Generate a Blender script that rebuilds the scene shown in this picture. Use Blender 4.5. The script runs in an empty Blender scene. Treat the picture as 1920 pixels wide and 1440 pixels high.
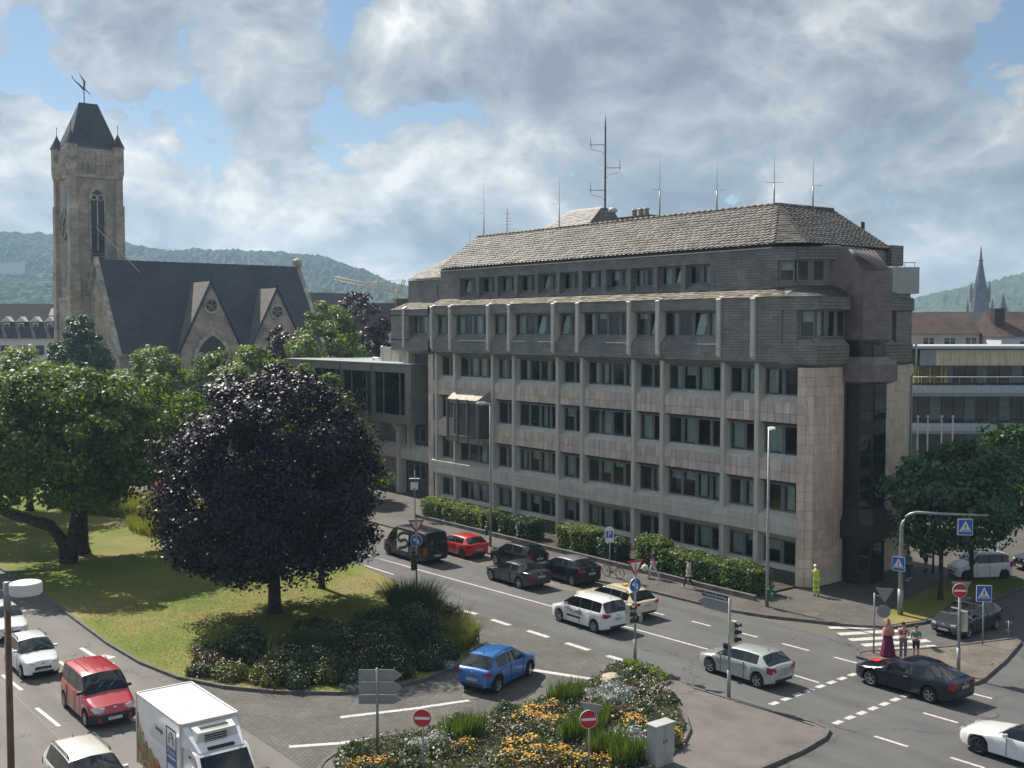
import bpy, bmesh, math, random
import numpy as np
from mathutils import Vector, Matrix
R = math.radians
sc = bpy.context.scene
COL = sc.collection
rng = random.Random(7)
nr = np.random.default_rng(11)

# ------------------------------------------------------------------ camera
cam = bpy.data.cameras.new('camera'); cam_o = bpy.data.objects.new('camera', cam); COL.objects.link(cam_o)
cam.sensor_width = 36.0; cam.lens = 39.0; cam.clip_start = 0.5; cam.clip_end = 20000
cam_o.location = (41.032, -52.858, 15.3)
cam_o.rotation_euler = (R(90 - 2.89), 0, R(52))
sc.camera = cam_o
# ------------------------------------------------------------------ sun, sky
SUN_EL = 45.0
TO_SUN = Vector((-math.cos(R(SUN_EL)), -0.012, math.sin(R(SUN_EL)))).normalized()
sl = bpy.data.lights.new('sun', 'SUN'); sl.energy = 5.0; sl.angle = R(0.6); sl.color = (1.0, 0.93, 0.82)
so = bpy.data.objects.new('sun', sl); COL.objects.link(so); so.location = (0, 0, 80)
so.rotation_euler = TO_SUN.to_track_quat('Z', 'Y').to_euler()
W = bpy.data.worlds.new('World'); sc.world = W; W.use_nodes = True
W.cycles.sampling_method = 'MANUAL'; W.cycles.sample_map_resolution = 512
wt = W.node_tree; wt.nodes.clear()
def N(t, typ, **kw):
    n = t.nodes.new(typ)
    for k, v in kw.items():
        if k == 'ins':
            for a, b in v.items(): n.inputs[a].default_value = b
        else: setattr(n, k, v)
    return n
def math_n(t, op, a, b=None, clamp=False):
    n = t.nodes.new('ShaderNodeMath'); n.operation = op; n.use_clamp = clamp
    for i, v in enumerate((a, b)):
        if v is None: continue
        if isinstance(v, (int, float)): n.inputs[i].default_value = v
        else: t.links.new(v, n.inputs[i])
    return n.outputs[0]
def ramp(t, fac, stops, interp='LINEAR'):
    n = t.nodes.new('ShaderNodeValToRGB'); cr = n.color_ramp; cr.interpolation = interp
    while len(cr.elements) < len(stops): cr.elements.new(0.5)
    for e, (p, c) in zip(cr.elements, stops):
        e.position = p; e.color = (*c, 1) if len(c) == 3 else c
    t.links.new(fac, n.inputs[0]); return n.outputs[0]
sky = N(wt, 'ShaderNodeTexSky', sky_type='NISHITA', sun_disc=False, sun_elevation=R(SUN_EL), sun_rotation=R(-90), altitude=80, air_density=1.0, dust_density=0.25, ozone_density=2.0)
tc = N(wt, 'ShaderNodeTexCoord')
def vmap(loc, scale=(1,1,1.5)):
    m = N(wt, 'ShaderNodeMapping'); m.inputs['Scale'].default_value = scale; m.inputs['Location'].default_value = loc; wt.links.new(tc.outputs['Generated'], m.inputs[0]); return m.outputs[0]
def fbm(vec, scale, detail, rough, dist=0.0):
    n = N(wt, 'ShaderNodeTexNoise', ins={'Scale': scale, 'Detail': detail, 'Roughness': rough, 'Distortion': dist}); wt.links.new(vec, n.inputs['Vector']); return n
def puff(vec):
    """heaped cumulus: billows (rounded lobes with dark creases) over a slow coverage field"""
    w = fbm(vec, 5.0, 2, 0.5); sc2 = N(wt, 'ShaderNodeVectorMath', operation='SCALE'); sc2.inputs['Scale'].default_value = 0.10; wt.links.new(w.outputs['Color'], sc2.inputs[0])
    ad = N(wt, 'ShaderNodeVectorMath', operation='ADD'); wt.links.new(vec, ad.inputs[0]); wt.links.new(sc2.outputs[0], ad.inputs[1]); tot = None
    for s_, a_ in ((5.2, 0.50), (11.5, 0.25), (25.0, 0.16), (54.0, 0.09), (118.0, 0.05)):
        n = fbm(ad.outputs[0], s_, 0, 0.5).outputs['Fac']; bl = math_n(wt, 'MULTIPLY', math_n(wt, 'ABSOLUTE', math_n(wt, 'SUBTRACT', n, 0.5)), 2*a_)
        tot = bl if tot is None else math_n(wt, 'ADD', tot, bl)
    f = fbm(vec, 3.3, 3, 0.5)
    return math_n(wt, 'ADD', math_n(wt, 'MULTIPLY', f.outputs['Fac'], 0.9), math_n(wt, 'MULTIPLY', tot, 0.95))
CO = (0.6, 3.9, 8.8); OFF = (-0.026, -0.002, 0.050)
d1 = puff(vmap(CO)); d2 = puff(vmap(tuple(a+b for a, b in zip(CO, OFF))))
big = fbm(vmap((0.4,5.2,2.2)), 2.2, 3, 0.5).outputs['Fac']
sz = N(wt, 'ShaderNodeSeparateXYZ'); wt.links.new(tc.outputs['Generated'], sz.inputs[0])
low = math_n(wt, 'MULTIPLY', math_n(wt, 'SUBTRACT', 0.17, math_n(wt, 'ABSOLUTE', sz.outputs[2])), 1.6)      # layers close up towards the horizon
cov = math_n(wt, 'ADD', math_n(wt, 'ADD', d1, math_n(wt, 'MAXIMUM', low, 0.0)), math_n(wt, 'MULTIPLY', math_n(wt, 'SUBTRACT', big, 0.5), 0.55))
mask = ramp(wt, cov, [(0.575, (0, 0, 0)), (0.605, (0.75,)*3), (0.67, (1, 1, 1))])
thick = math_n(wt, 'MULTIPLY', math_n(wt, 'SUBTRACT', d1, 0.56), 1.0, True)
lit = math_n(wt, 'ADD', math_n(wt, 'MULTIPLY', math_n(wt, 'SUBTRACT', d1, d2), 2.1), math_n(wt, 'SUBTRACT', 0.62, thick), True)
dt = N(wt, 'ShaderNodeVectorMath', operation='DOT_PRODUCT'); wt.links.new(tc.outputs['Generated'], dt.inputs[0]); dt.inputs[1].default_value = TO_SUN
sunf = math_n(wt, 'ADD', math_n(wt, 'MULTIPLY', math_n(wt, 'POWER', math_n(wt, 'MAXIMUM', dt.outputs['Value'], 0.0), 2.0), 0.36), 0.86)
ccol = ramp(wt, lit, [(0.0, (0.26, 0.30, 0.36)), (0.3, (0.37, 0.42, 0.475)), (0.6, (0.55, 0.595, 0.63)), (0.85, (0.80, 0.82, 0.82)), (1.0, (1.0, 0.99, 0.96))])
cm = N(wt, 'ShaderNodeMix', data_type='RGBA', blend_type='MULTIPLY'); cm.inputs[0].default_value = 1
wt.links.new(ccol, cm.inputs[6])
sfc = N(wt, 'ShaderNodeCombineColor')
for i in range(3): wt.links.new(sunf, sfc.inputs[i])
wt.links.new(sfc.outputs[0], cm.inputs[7])
b1 = N(wt, 'ShaderNodeBackground', ins={'Strength': 0.06}); wt.links.new(sky.outputs[0], b1.inputs[0])
b2 = N(wt, 'ShaderNodeBackground', ins={'Strength': 0.64}); wt.links.new(cm.outputs[2], b2.inputs[0])
mx = N(wt, 'ShaderNodeMixShader'); wt.links.new(mask, mx.inputs[0]); wt.links.new(b1.outputs[0], mx.inputs[1]); wt.links.new(b2.outputs[0], mx.inputs[2])
wo = N(wt, 'ShaderNodeOutputWorld'); wt.links.new(mx.outputs[0], wo.inputs['Surface'])
sc.view_settings.view_transform = 'Standard'; sc.view_settings.look = 'None'; sc.view_settings.exposure = 0.6; sc.view_settings.gamma = 1.0
sc.view_settings.use_curve_mapping = False
sc.cycles.max_bounces = 6; sc.cycles.diffuse_bounces = 3; sc.cycles.glossy_bounces = 3; sc.cycles.transparent_max_bounces = 10
sc.cycles.transmission_bounces = 4; sc.cycles.volume_bounces = 0
sc.cycles.sample_clamp_indirect = 6.0

# ------------------------------------------------------------------ materials
MATS = {}
def mat(name, col, rough=0.6, var=0.12, scale=2.0, bump=0.0, bscale=None, metal=0.0, spec=0.5, coat=0.0, col2=None, detail=5, emit=None):
    """procedural surface: noise-varied colour, optional second colour and fine relief"""
    if name in MATS: return MATS[name]
    m = bpy.data.materials.new(name); m.use_nodes = True; t = m.node_tree; p = t.nodes['Principled BSDF']
    p.inputs['Roughness'].default_value = rough; p.inputs['Metallic'].default_value = metal
    p.inputs['Specular IOR Level'].default_value = spec; p.inputs['Coat Weight'].default_value = coat; p.inputs['Coat Roughness'].default_value = 0.04
    c = N(t, 'ShaderNodeTexCoord'); n = N(t, 'ShaderNodeTexNoise', ins={'Scale': scale, 'Detail': detail, 'Roughness': 0.6}); t.links.new(c.outputs['Object'], n.inputs['Vector'])
    a = col2 if col2 else tuple(max(0, x * (1 - var * 1.6)) for x in col); b = col if col2 else tuple(min(1, x * (1 + var)) for x in col)
    o = ramp(t, n.outputs['Fac'], [(0.36, a), (0.64, b)]); t.links.new(o, p.inputs['Base Color'])
    if bump:
        n2 = N(t, 'ShaderNodeTexNoise', ins={'Scale': bscale or scale * 6, 'Detail': 4}); t.links.new(c.outputs['Object'], n2.inputs['Vector'])
        bp = N(t, 'ShaderNodeBump', ins={'Strength': bump, 'Distance': 0.03}); t.links.new(n2.outputs['Fac'], bp.inputs['Height']); t.links.new(bp.outputs[0], p.inputs['Normal'])
    if emit: p.inputs['Emission Color'].default_value = (*emit[:3], 1); p.inputs['Emission Strength'].default_value = emit[3]
    MATS[name] = m; return m
def paint(name, col, metal=0.0, rough=0.28):
    return mat('paint_' + name, col, rough=rough, var=0.03, scale=1.5, metal=metal, coat=0.8, spec=0.5)
def brick_mat(name, c1, c2, mortar, bw, bh, gap=0.02, rough=0.8, bump=0.4, axes='xz', offs=0.5, var=0.5, spec=0.3, nscale=0.6, dist=0.02):
    """rows of pieces too small to be picked apart: colour varies piece by piece, joints sunk"""
    if name in MATS: return MATS[name]
    m = bpy.data.materials.new(name); m.use_nodes = True; t = m.node_tree; p = t.nodes['Principled BSDF']
    p.inputs['Roughness'].default_value = rough; p.inputs['Specular IOR Level'].default_value = spec
    c = N(t, 'ShaderNodeTexCoord'); s = N(t, 'ShaderNodeSeparateXYZ'); t.links.new(c.outputs['Object'], s.inputs[0])
    cb = N(t, 'ShaderNodeCombineXYZ')
    if axes == 'xz':
        t.links.new(math_n(t, 'ADD', s.outputs[0], s.outputs[1]), cb.inputs[0]); t.links.new(s.outputs[2], cb.inputs[1])
    else:
        t.links.new(s.outputs[0], cb.inputs[0]); t.links.new(s.outputs[1], cb.inputs[1])
    b = N(t, 'ShaderNodeTexBrick', offset=offs, ins={'Scale': 1.0, 'Mortar Size': gap, 'Mortar Smooth': 0.3, 'Bias': 0.0, 'Brick Width': bw, 'Row Height': bh, 'Color1': (*c1, 1), 'Color2': (*c2, 1), 'Mortar': (*mortar, 1)})
    t.links.new(cb.outputs[0], b.inputs['Vector'])
    n = N(t, 'ShaderNodeTexNoise', ins={'Scale': nscale, 'Detail': 6, 'Roughness': 0.65}); t.links.new(c.outputs['Object'], n.inputs['Vector'])
    g = ramp(t, n.outputs['Fac'], [(0.3, (1 - var,) * 3), (0.7, (1 + var * 0.4,) * 3)])
    mm = N(t, 'ShaderNodeMix', data_type='RGBA', blend_type='MULTIPLY'); mm.inputs[0].default_value = 1
    t.links.new(b.outputs['Color'], mm.inputs[6]); t.links.new(g, mm.inputs[7]); t.links.new(mm.outputs[2], p.inputs['Base Color'])
    bp = N(t, 'ShaderNodeBump', invert=True, ins={'Strength': bump, 'Distance': dist}); t.links.new(b.outputs['Fac'], bp.inputs['Height']); t.links.new(bp.outputs[0], p.inputs['Normal'])
    MATS[name] = m; return m
def leaf_mat(name, c1, c2, trans=0.35, rough=0.45, spec=0.5, tcol=None):
    if name in MATS: return MATS[name]
    m = bpy.data.materials.new(name); m.use_nodes = True; t = m.node_tree; p = t.nodes['Principled BSDF']; out = t.nodes['Material Output']
    p.inputs['Roughness'].default_value = rough; p.inputs['Specular IOR Level'].default_value = spec
    g = N(t, 'ShaderNodeNewGeometry'); o = ramp(t, g.outputs['Random Per Island'], [(0.0, c1), (1.0, c2)]); t.links.new(o, p.inputs['Base Color'])
    tr = N(t, 'ShaderNodeBsdfTranslucent')
    mm = N(t, 'ShaderNodeMix', data_type='RGBA', blend_type='MULTIPLY'); mm.inputs[0].default_value = 1; t.links.new(o, mm.inputs[6]); mm.inputs[7].default_value = (*(tcol or (1.5, 1.6, 0.5)), 1)
    t.links.new(mm.outputs[2], tr.inputs[0])
    ms = N(t, 'ShaderNodeMixShader'); ms.inputs[0].default_value = trans; t.links.new(p.outputs[0], ms.inputs[1]); t.links.new(tr.outputs[0], ms.inputs[2]); t.links.new(ms.outputs[0], out.inputs[0])
    MATS[name] = m; return m
def glass_mat(name, tint=(0.62, 0.70, 0.68), refl=1.0, rough=0.01):
    """clear pane: tinted see-through with a mirror reflection that grows at grazing angles"""
    if name in MATS: return MATS[name]
    m = bpy.data.materials.new(name); m.use_nodes = True; t = m.node_tree; t.nodes.clear(); out = N(t, 'ShaderNodeOutputMaterial')
    tr = N(t, 'ShaderNodeBsdfTransparent'); tr.inputs[0].default_value = (*tint, 1)
    gl = N(t, 'ShaderNodeBsdfGlossy'); gl.inputs['Roughness'].default_value = rough; gl.inputs[0].default_value = (0.9 * refl,) * 3 + (1,)
    fr = N(t, 'ShaderNodeFresnel'); fr.inputs[0].default_value = 1.55
    ms = N(t, 'ShaderNodeMixShader'); t.links.new(fr.outputs[0], ms.inputs[0]); t.links.new(tr.outputs[0], ms.inputs[1]); t.links.new(gl.outputs[0], ms.inputs[2]); t.links.new(ms.outputs[0], out.inputs[0])
    MATS[name] = m; return m

# ------------------------------------------------------------------ mesh helpers
class MB:
    def __init__(s): s.V = []; s.F = []; s.M = []; s.S = []
    def add(s, vs, fs, m=0, smooth=False):
        b = len(s.V); s.V.extend([tuple(v) for v in vs])
        for f in fs: s.F.append([b + i for i in f]); s.M.append(m); s.S.append(smooth)
        return s
    def box(s, x0, y0, z0, x1, y1, z1, m=0):
        return s.add([(x0,y0,z0),(x1,y0,z0),(x1,y1,z0),(x0,y1,z0),(x0,y0,z1),(x1,y0,z1),(x1,y1,z1),(x0,y1,z1)],
                     [(0,3,2,1),(4,5,6,7),(0,1,5,4),(1,2,6,5),(2,3,7,6),(3,0,4,7)], m)
    def prism(s, pts, z0, z1, m=0, mtop=None):
        """vertical walls over a counter-clockwise outline"""
        n = len(pts); s.add([(x,y,z0) for x,y in pts] + [(x,y,z1) for x,y in pts], [tuple(range(n-1,-1,-1))] + [(i,(i+1)%n,n+(i+1)%n,n+i) for i in range(n)], m)
        b = len(s.V) - n; s.F.append([b+i for i in range(n)]); s.M.append(m if mtop is None else mtop); s.S.append(False); return s
    def prism_x(s, prof, x0, x1, m=0):
        """(y,z) outline pushed along x"""
        n = len(prof); a = sum(prof[i][0]*prof[(i+1)%n][1]-prof[(i+1)%n][0]*prof[i][1] for i in range(n))
        if a < 0: prof = prof[::-1]
        return s.add([(x0,y,z) for y,z in prof] + [(x1,y,z) for y,z in prof], [tuple(range(n-1,-1,-1)), tuple(range(n,2*n))] + [(i,(i+1)%n,n+(i+1)%n,n+i) for i in range(n)], m)
    def loft(s, rings, m=0, smooth=False, cap=True, closed=True):
        n = len(rings[0]); b = []
        vs = [p for r in rings for p in r]; fs = []
        for k in range(len(rings)-1):
            for i in range(n if closed else n-1):
                j = (i+1) % n; fs.append((k*n+i, k*n+j, (k+1)*n+j, (k+1)*n+i))
        if cap: fs += [tuple(range(n-1,-1,-1)), tuple((len(rings)-1)*n+i for i in range(n))]
        return s.add(vs, fs, m, smooth)
    def tube(s, pts, r, n=8, m=0, smooth=True):
        pts = [Vector(p) for p in pts]; rs = r if isinstance(r, (list, tuple)) else [r]*len(pts); rings = []
        for k, p in enumerate(pts):
            d = (pts[min(k+1,len(pts)-1)] - pts[max(k-1,0)]).normalized()
            a = Vector((0,0,1)) if abs(d.z) < 0.9 else Vector((1,0,0))
            e1 = d.cross(a).normalized(); e2 = d.cross(e1)
            rings.append([tuple(p + (e1*math.cos(2*math.pi*i/n) - e2*math.sin(2*math.pi*i/n))*rs[k]) for i in range(n)])
        return s.loft(rings[::-1], m, smooth)
    def lathe(s, prof, c=(0,0,0), n=16, m=0, smooth=True):
        rings = [[(c[0]+r*math.cos(2*math.pi*i/n), c[1]+r*math.sin(2*math.pi*i/n), c[2]+z) for i in range(n)] for r, z in prof]
        return s.loft(rings, m, smooth)
    def mesh(s, name, mats, angle=None):
        me = bpy.data.meshes.new(name); me.from_pydata(s.V, [], s.F)
        for m in (mats if isinstance(mats, (list, tuple)) else [mats]): me.materials.append(m)
        me.polygons.foreach_set('material_index', s.M); me.polygons.foreach_set('use_smooth', s.S)
        me.update()
        if angle is not None:
            me.polygons.foreach_set('use_smooth', [True]*len(s.F)); me.set_sharp_from_angle(angle=R(angle))
        return me
    def build(s, name, mats, parent=None, loc=(0,0,0), rot=0.0, angle=None):
        return link(name, s.mesh(name, mats, angle), parent, loc, rot)
def link(name, me, parent=None, loc=(0,0,0), rot=0.0):
    o = bpy.data.objects.new(name, me); COL.objects.link(o); o.parent = parent; o.location = loc
    if rot: o.rotation_euler = (0, 0, rot) if not isinstance(rot, tuple) else rot
    return o
def tag(o, label=None, cat=None, group=None, kind=None):
    if label: o['label'] = label
    if cat: o['category'] = cat
    if group: o['group'] = group
    if kind: o['kind'] = kind
    return o
def thing(name, label, cat, loc=(0,0,0), rot=0.0, group=None):
    return tag(link(name, None, None, loc, rot), label, cat, group)
def copy_tree(o, parent=None):
    c = o.copy(); COL.objects.link(c); c.parent = parent
    for ch in list(o.children): copy_tree(ch, c)
    return c
def struct(name, mb, mats, angle=None):
    return tag(mb.build(name, mats, angle=angle), kind='structure')
CX, CY = 41.032, -52.858
def VW(xc, d):
    """metres right of / ahead of the photographer's window -> world x, y"""
    return (CX + xc*0.61566 - d*0.78801, CY + xc*0.78801 + d*0.61566)
UNIT = MB().box(-.5,-.5,-.5,.5,.5,.5)
def round_rect(w, h, r=0.1, n=4):
    pts = []
    for cx, cy, a0 in ((w/2-r,h/2-r,0),(-w/2+r,h/2-r,90),(-w/2+r,-h/2+r,180),(w/2-r,-h/2+r,270)):
        for i in range(n+1):
            a = R(a0 + 90*i/n); pts.append((cx+r*math.cos(a), cy+r*math.sin(a)))
    return pts
# ------------------------------------------------------------------ ground materials
def asphalt(name, c, warm=(1,1,1), sx=0.05):
    m = bpy.data.materials.new(name); m.use_nodes = True; t = m.node_tree; p = t.nodes['Principled BSDF']
    p.inputs['Roughness'].default_value = 0.82; p.inputs['Specular IOR Level'].default_value = 0.35
    c0 = N(t, 'ShaderNodeTexCoord')
    mp = N(t, 'ShaderNodeMapping'); mp.inputs['Scale'].default_value = (sx, 0.75, 1); t.links.new(c0.outputs['Object'], mp.inputs[0])
    n1 = N(t, 'ShaderNodeTexNoise', ins={'Scale': 1.1, 'Detail': 4}); t.links.new(mp.outputs[0], n1.inputs['Vector'])       # wheel tracks
    n2 = N(t, 'ShaderNodeTexNoise', ins={'Scale': 0.35, 'Detail': 7, 'Roughness': 0.7}); t.links.new(c0.outputs['Object'], n2.inputs['Vector'])
    n3 = N(t, 'ShaderNodeTexNoise', ins={'Scale': 45, 'Detail': 2}); t.links.new(c0.outputs['Object'], n3.inputs['Vector'])
    vo = N(t, 'ShaderNodeTexVoronoi', feature='DISTANCE_TO_EDGE', ins={'Scale': 0.085, 'Randomness': 1.0}); 
    n4 = N(t, 'ShaderNodeTexNoise', ins={'Scale': 1.3, 'Detail': 5}); t.links.new(c0.outputs['Object'], n4.inputs['Vector'])
    va = N(t, 'ShaderNodeVectorMath', operation='ADD'); sc_ = N(t, 'ShaderNodeVectorMath', operation='SCALE'); sc_.inputs['Scale'].default_value = 1.6
    t.links.new(n4.outputs['Color'], sc_.inputs[0]); t.links.new(c0.outputs['Object'], va.inputs[0]); t.links.new(sc_.outputs[0], va.inputs[1]); t.links.new(va.outputs[0], vo.inputs['Vector'])
    crack = ramp(t, vo.outputs['Distance'], [(0.0, (0.45,)*3), (0.0035, (1,)*3)])
    s = math_n(t, 'ADD', math_n(t, 'MULTIPLY', n1.outputs['Fac'], 0.5), math_n(t, 'ADD', math_n(t, 'MULTIPLY', n2.outputs['Fac'], 0.5), math_n(t, 'MULTIPLY', math_n(t, 'SUBTRACT', n3.outputs['Fac'], 0.5), 0.35)))
    o = ramp(t, s, [(0.33, tuple(c*w*0.68 for w in warm)), (0.5, tuple(c*w for w in warm)), (0.68, tuple(c*w*1.28 for w in warm))])
    mm = N(t, 'ShaderNodeMix', data_type='RGBA', blend_type='MULTIPLY'); mm.inputs[0].default_value = 1; t.links.new(o, mm.inputs[6]); t.links.new(crack, mm.inputs[7])
    t.links.new(mm.outputs[2], p.inputs['Base Color'])
    bp = N(t, 'ShaderNodeBump', ins={'Strength': 0.25, 'Distance': 0.01}); t.links.new(n3.outputs['Fac'], bp.inputs['Height']); t.links.new(bp.outputs[0], p.inputs['Normal'])
    MATS[name] = m; return m
M_road = asphalt('asphalt_grey', 0.10, (1.0, 1.0, 1.02)); M_near = asphalt('asphalt_warm', 0.135, (1.06, 1.0, 0.93)); M_refuge = asphalt('asphalt_refuge', 0.128, (1.06, 0.98, 0.9), 0.5)
M_paver = brick_mat('pavers_turn_lane', (0.135,0.13,0.122), (0.105,0.102,0.098), (0.065,0.062,0.06), 0.24, 0.16, 0.016, axes='xy', bump=0.25, var=0.38, nscale=0.45)
M_walk = brick_mat('pavers_sidewalk', (0.135,0.125,0.113), (0.10,0.094,0.088), (0.055,0.05,0.045), 0.32, 0.16, 0.014, axes='xy', bump=0.25, var=0.35, nscale=0.35)
M_beige = brick_mat('pavers_parking', (0.21,0.185,0.155), (0.15,0.135,0.12), (0.08,0.07,0.06), 0.22, 0.11, 0.012, axes='xy', bump=0.25, var=0.4)
M_kerb = mat('kerb_concrete', (0.15,0.145,0.135), 0.85, var=0.3, scale=1.3, bump=0.2)
M_soil = mat('bed_soil', (0.05,0.04,0.03), 0.95, var=0.4, scale=3, bump=0.6)
M_white = mat('worn_road_paint', (0.62,0.61,0.58), 0.7, scale=7, col2=(0.36,0.35,0.33), detail=8)
M_iron = mat('cast_iron', (0.13,0.12,0.115), 0.6, var=0.3, scale=12, bump=0.5)
def lawn_mat():
    m = bpy.data.materials.new('lawn_grass'); m.use_nodes = True; t = m.node_tree; p = t.nodes['Principled BSDF']; p.inputs['Roughness'].default_value = 0.9; p.inputs['Specular IOR Level'].default_value = 0.2
    c0 = N(t, 'ShaderNodeTexCoord')
    n1 = N(t, 'ShaderNodeTexNoise', ins={'Scale': 0.16, 'Detail': 6, 'Roughness': 0.62}); t.links.new(c0.outputs['Object'], n1.inputs['Vector'])
    n2 = N(t, 'ShaderNodeTexNoise', ins={'Scale': 6.5, 'Detail': 6, 'Roughness': 0.75}); t.links.new(c0.outputs['Object'], n2.inputs['Vector'])
    s = math_n(t, 'ADD', math_n(t, 'MULTIPLY', n1.outputs['Fac'], 0.75), math_n(t, 'MULTIPLY', n2.outputs['Fac'], 0.25))
    o = ramp(t, s, [(0.34, (0.075,0.115,0.018)), (0.46, (0.13,0.165,0.026)), (0.56, (0.20,0.18,0.055)), (0.66, (0.26,0.21,0.10))]); t.links.new(o, p.inputs['Base Color'])
    bp = N(t, 'ShaderNodeBump', ins={'Strength': 0.7, 'Distance': 0.05}); t.links.new(n2.outputs['Fac'], bp.inputs['Height']); t.links.new(bp.outputs[0], p.inputs['Normal'])
    MATS['lawn'] = m; return m
M_lawn = lawn_mat()
M_dirt = mat('city_ground', (0.10,0.10,0.085), 0.95, var=0.3, scale=0.02, detail=8)
# ------------------------------------------------------------------ ground, roads, pavements
def sheet(name, pts, z, m, kind='structure', parent=None):
    o = MB().add([(x,y,z) for x,y in pts], [tuple(range(len(pts)))]).build(name, m, parent)
    if parent is None: o['kind'] = kind
    return o
sheet('ground', [(-9000,-3000),(3000,-3000),(3000,9000),(-9000,9000)], -0.03, M_dirt)
rect = lambda x0,y0,x1,y1: [(x0,y0),(x1,y0),(x1,y1),(x0,y1)]
road_far = sheet('road', rect(-170,-18.15,130,-7.0), 0.0, M_road)
road_near = sheet('road', rect(-170,-62,130,-35.3), 0.0, M_near)
turn_lane = sheet('paved_lane', rect(-16,-35.3,8,-18.15), 0.0, M_paver)
sheet('road', rect(8,-35.3,130,-18.15), 0.0, M_road)
cross_st = sheet('road', rect(8.0,-7.0,24,90), 0.0, M_road)
sheet('parking_strip', rect(-75,-10.9,-6.6,-8.2), 0.005, M_beige)
KERB = None
def densify(pts, closed):
    out = []
    n = len(pts); seq = range(n if closed else n-1)
    for i in seq:
        a, b = Vector(pts[i]), Vector(pts[(i+1)%n]); L = (b-a).length; k = max(1, round(L/1.0))
        for j in range(k): out.append((a + (b-a)*j/k, a + (b-a)*(j+1)/k))
    return out
ks_me = MB().box(-.5,-.075,-.06,.5,.075,.135).mesh('kerb_stone', M_kerb)
def kerb(parent, pts, closed=False, xr=(-42,26), lift=0.0):
    for a, b in densify(pts, closed):
        c = (a+b)/2
        if not (xr[0] < c.x < xr[1]): continue
        d = b-a; o = link('kerb_stone', ks_me, parent, (c.x, c.y, rng.uniform(-0.006,0.006)+lift), math.atan2(d.y,d.x)); o.scale = (d.length-0.015, 1, 1)
def slab(name, pts, z, m, kerb_pts=None, closed=False, ccw=True):
    mb = MB().prism(pts, -0.02, z, 0); o = struct(name, mb, m)
    if kerb_pts: kerb(o, kerb_pts, closed)
    return o
walk_edge = [(-150,-8.25),(-9.5,-8.25),(-5.0,-7.4),(1.4,-7.2),(3.7,-6.45),(5.6,-5.45),(7.3,-4.65),(9.0,-3.2),(9.45,-1.0),(9.2,4.0),(8.6,10),(8.6,16)]
sidewalk = slab('sidewalk', walk_edge + [(8.6,90),(-170,90),(-170,-8.25)], 0.10, M_walk, walk_edge)
lawn_n = [(-11,-18.25),(-7.9,-18.7),(-3.2,-20.55),(-1.0,-22.2),(0.56,-24.3),(1.26,-26.5),(1.35,-28.6),(0.65,-30.4),(-1.1,-32.4),(-3.1,-33.9),(-5.5,-34.95),(-8.75,-35.5),(-12.8,-35.65),(-24.5,-35.4),(-42,-35.6)]
lawn_n2 = [(-60,-16.8),(-30,-16.8),(-20.8,-17.0),(-16,-17.6),(-11,-18.25)]
lawn = slab('lawn', ([(-170,-16.8)] + lawn_n2 + lawn_n[1:] + [(-170,-35.8)])[::-1], 0.11, M_lawn, lawn_n[::-1])
kerb(lawn, lawn_n2[::-1])
isl = [(6.9,-34.6),(6.0,-33.2),(6.1,-31.6),(6.6,-29.5),(6.7,-26),(6.3,-23.5),(5.9,-20.8),(4.7,-18.9),(5.2,-17.75),(7.3,-17.8),(9.4,-18.35),(11,-18.25),(13.3,-18.1),(15.1,-17.75),(15.8,-17.9),(16.2,-18.7),(16.5,-20.4),(16.65,-22.6),(16.6,-36),(14,-37),(8.5,-36)]
island = slab('traffic_island', isl[::-1], 0.10, M_refuge, isl[::-1], True)
bed = [(7.05,-34.3),(6.2,-33),(6.3,-31.5),(6.8,-29.4),(6.9,-26),(6.5,-23.5),(6.1,-20.9),(4.95,-18.8),(5.35,-17.95),(7.2,-18.05),(8.2,-18.6),(8.3,-19.6),(10,-20.3),(11.5,-21.35),(12.6,-22.3),(13.4,-23.5),(13.8,-24.6),(14.2,-25.6),(14,-28),(12,-34),(9,-35)]
struct('flower_bed', MB().prism(bed[::-1], 0.05, 0.16, 0), M_soil)
edge_o = tag(MB().box(0,0,0,.01,.01,.01).build('bed_edging', M_kerb), kind='structure'); edge_o.location = (9.2,-20.4,0.05)
kb = [(8.25,-18.7),(8.4,-19.6),(10.05,-20.25),(11.6,-21.3),(12.7,-22.25),(13.5,-23.45),(13.95,-24.6),(14.35,-25.6),(14.2,-28)]
kerb(island, kb[::-1], lift=0.08)
tri = [(10.95,-9.0),(10.6,-8.5),(10.62,-8.0),(11.72,-6.2),(12.57,-4.4),(13.35,-2.0),(13.9,-0.35),(14.35,-0.75),(15.4,-4.2),(16.25,-7.7),(16.25,-8.4),(15.9,-8.95)]
tri_i = slab('traffic_island', tri[::-1], 0.10, M_beige, tri[::-1], True)
lawn_r = slab('lawn', [(8.1,-2.75),(8.75,-3.0),(9.25,-1.0),(9.0,4.0),(8.45,10),(7.95,12.2),(6.0,11.4),(4.9,10.3),(5.5,5.6),(6.5,1.5),(7.3,-1.2)], 0.13, M_lawn)
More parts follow.
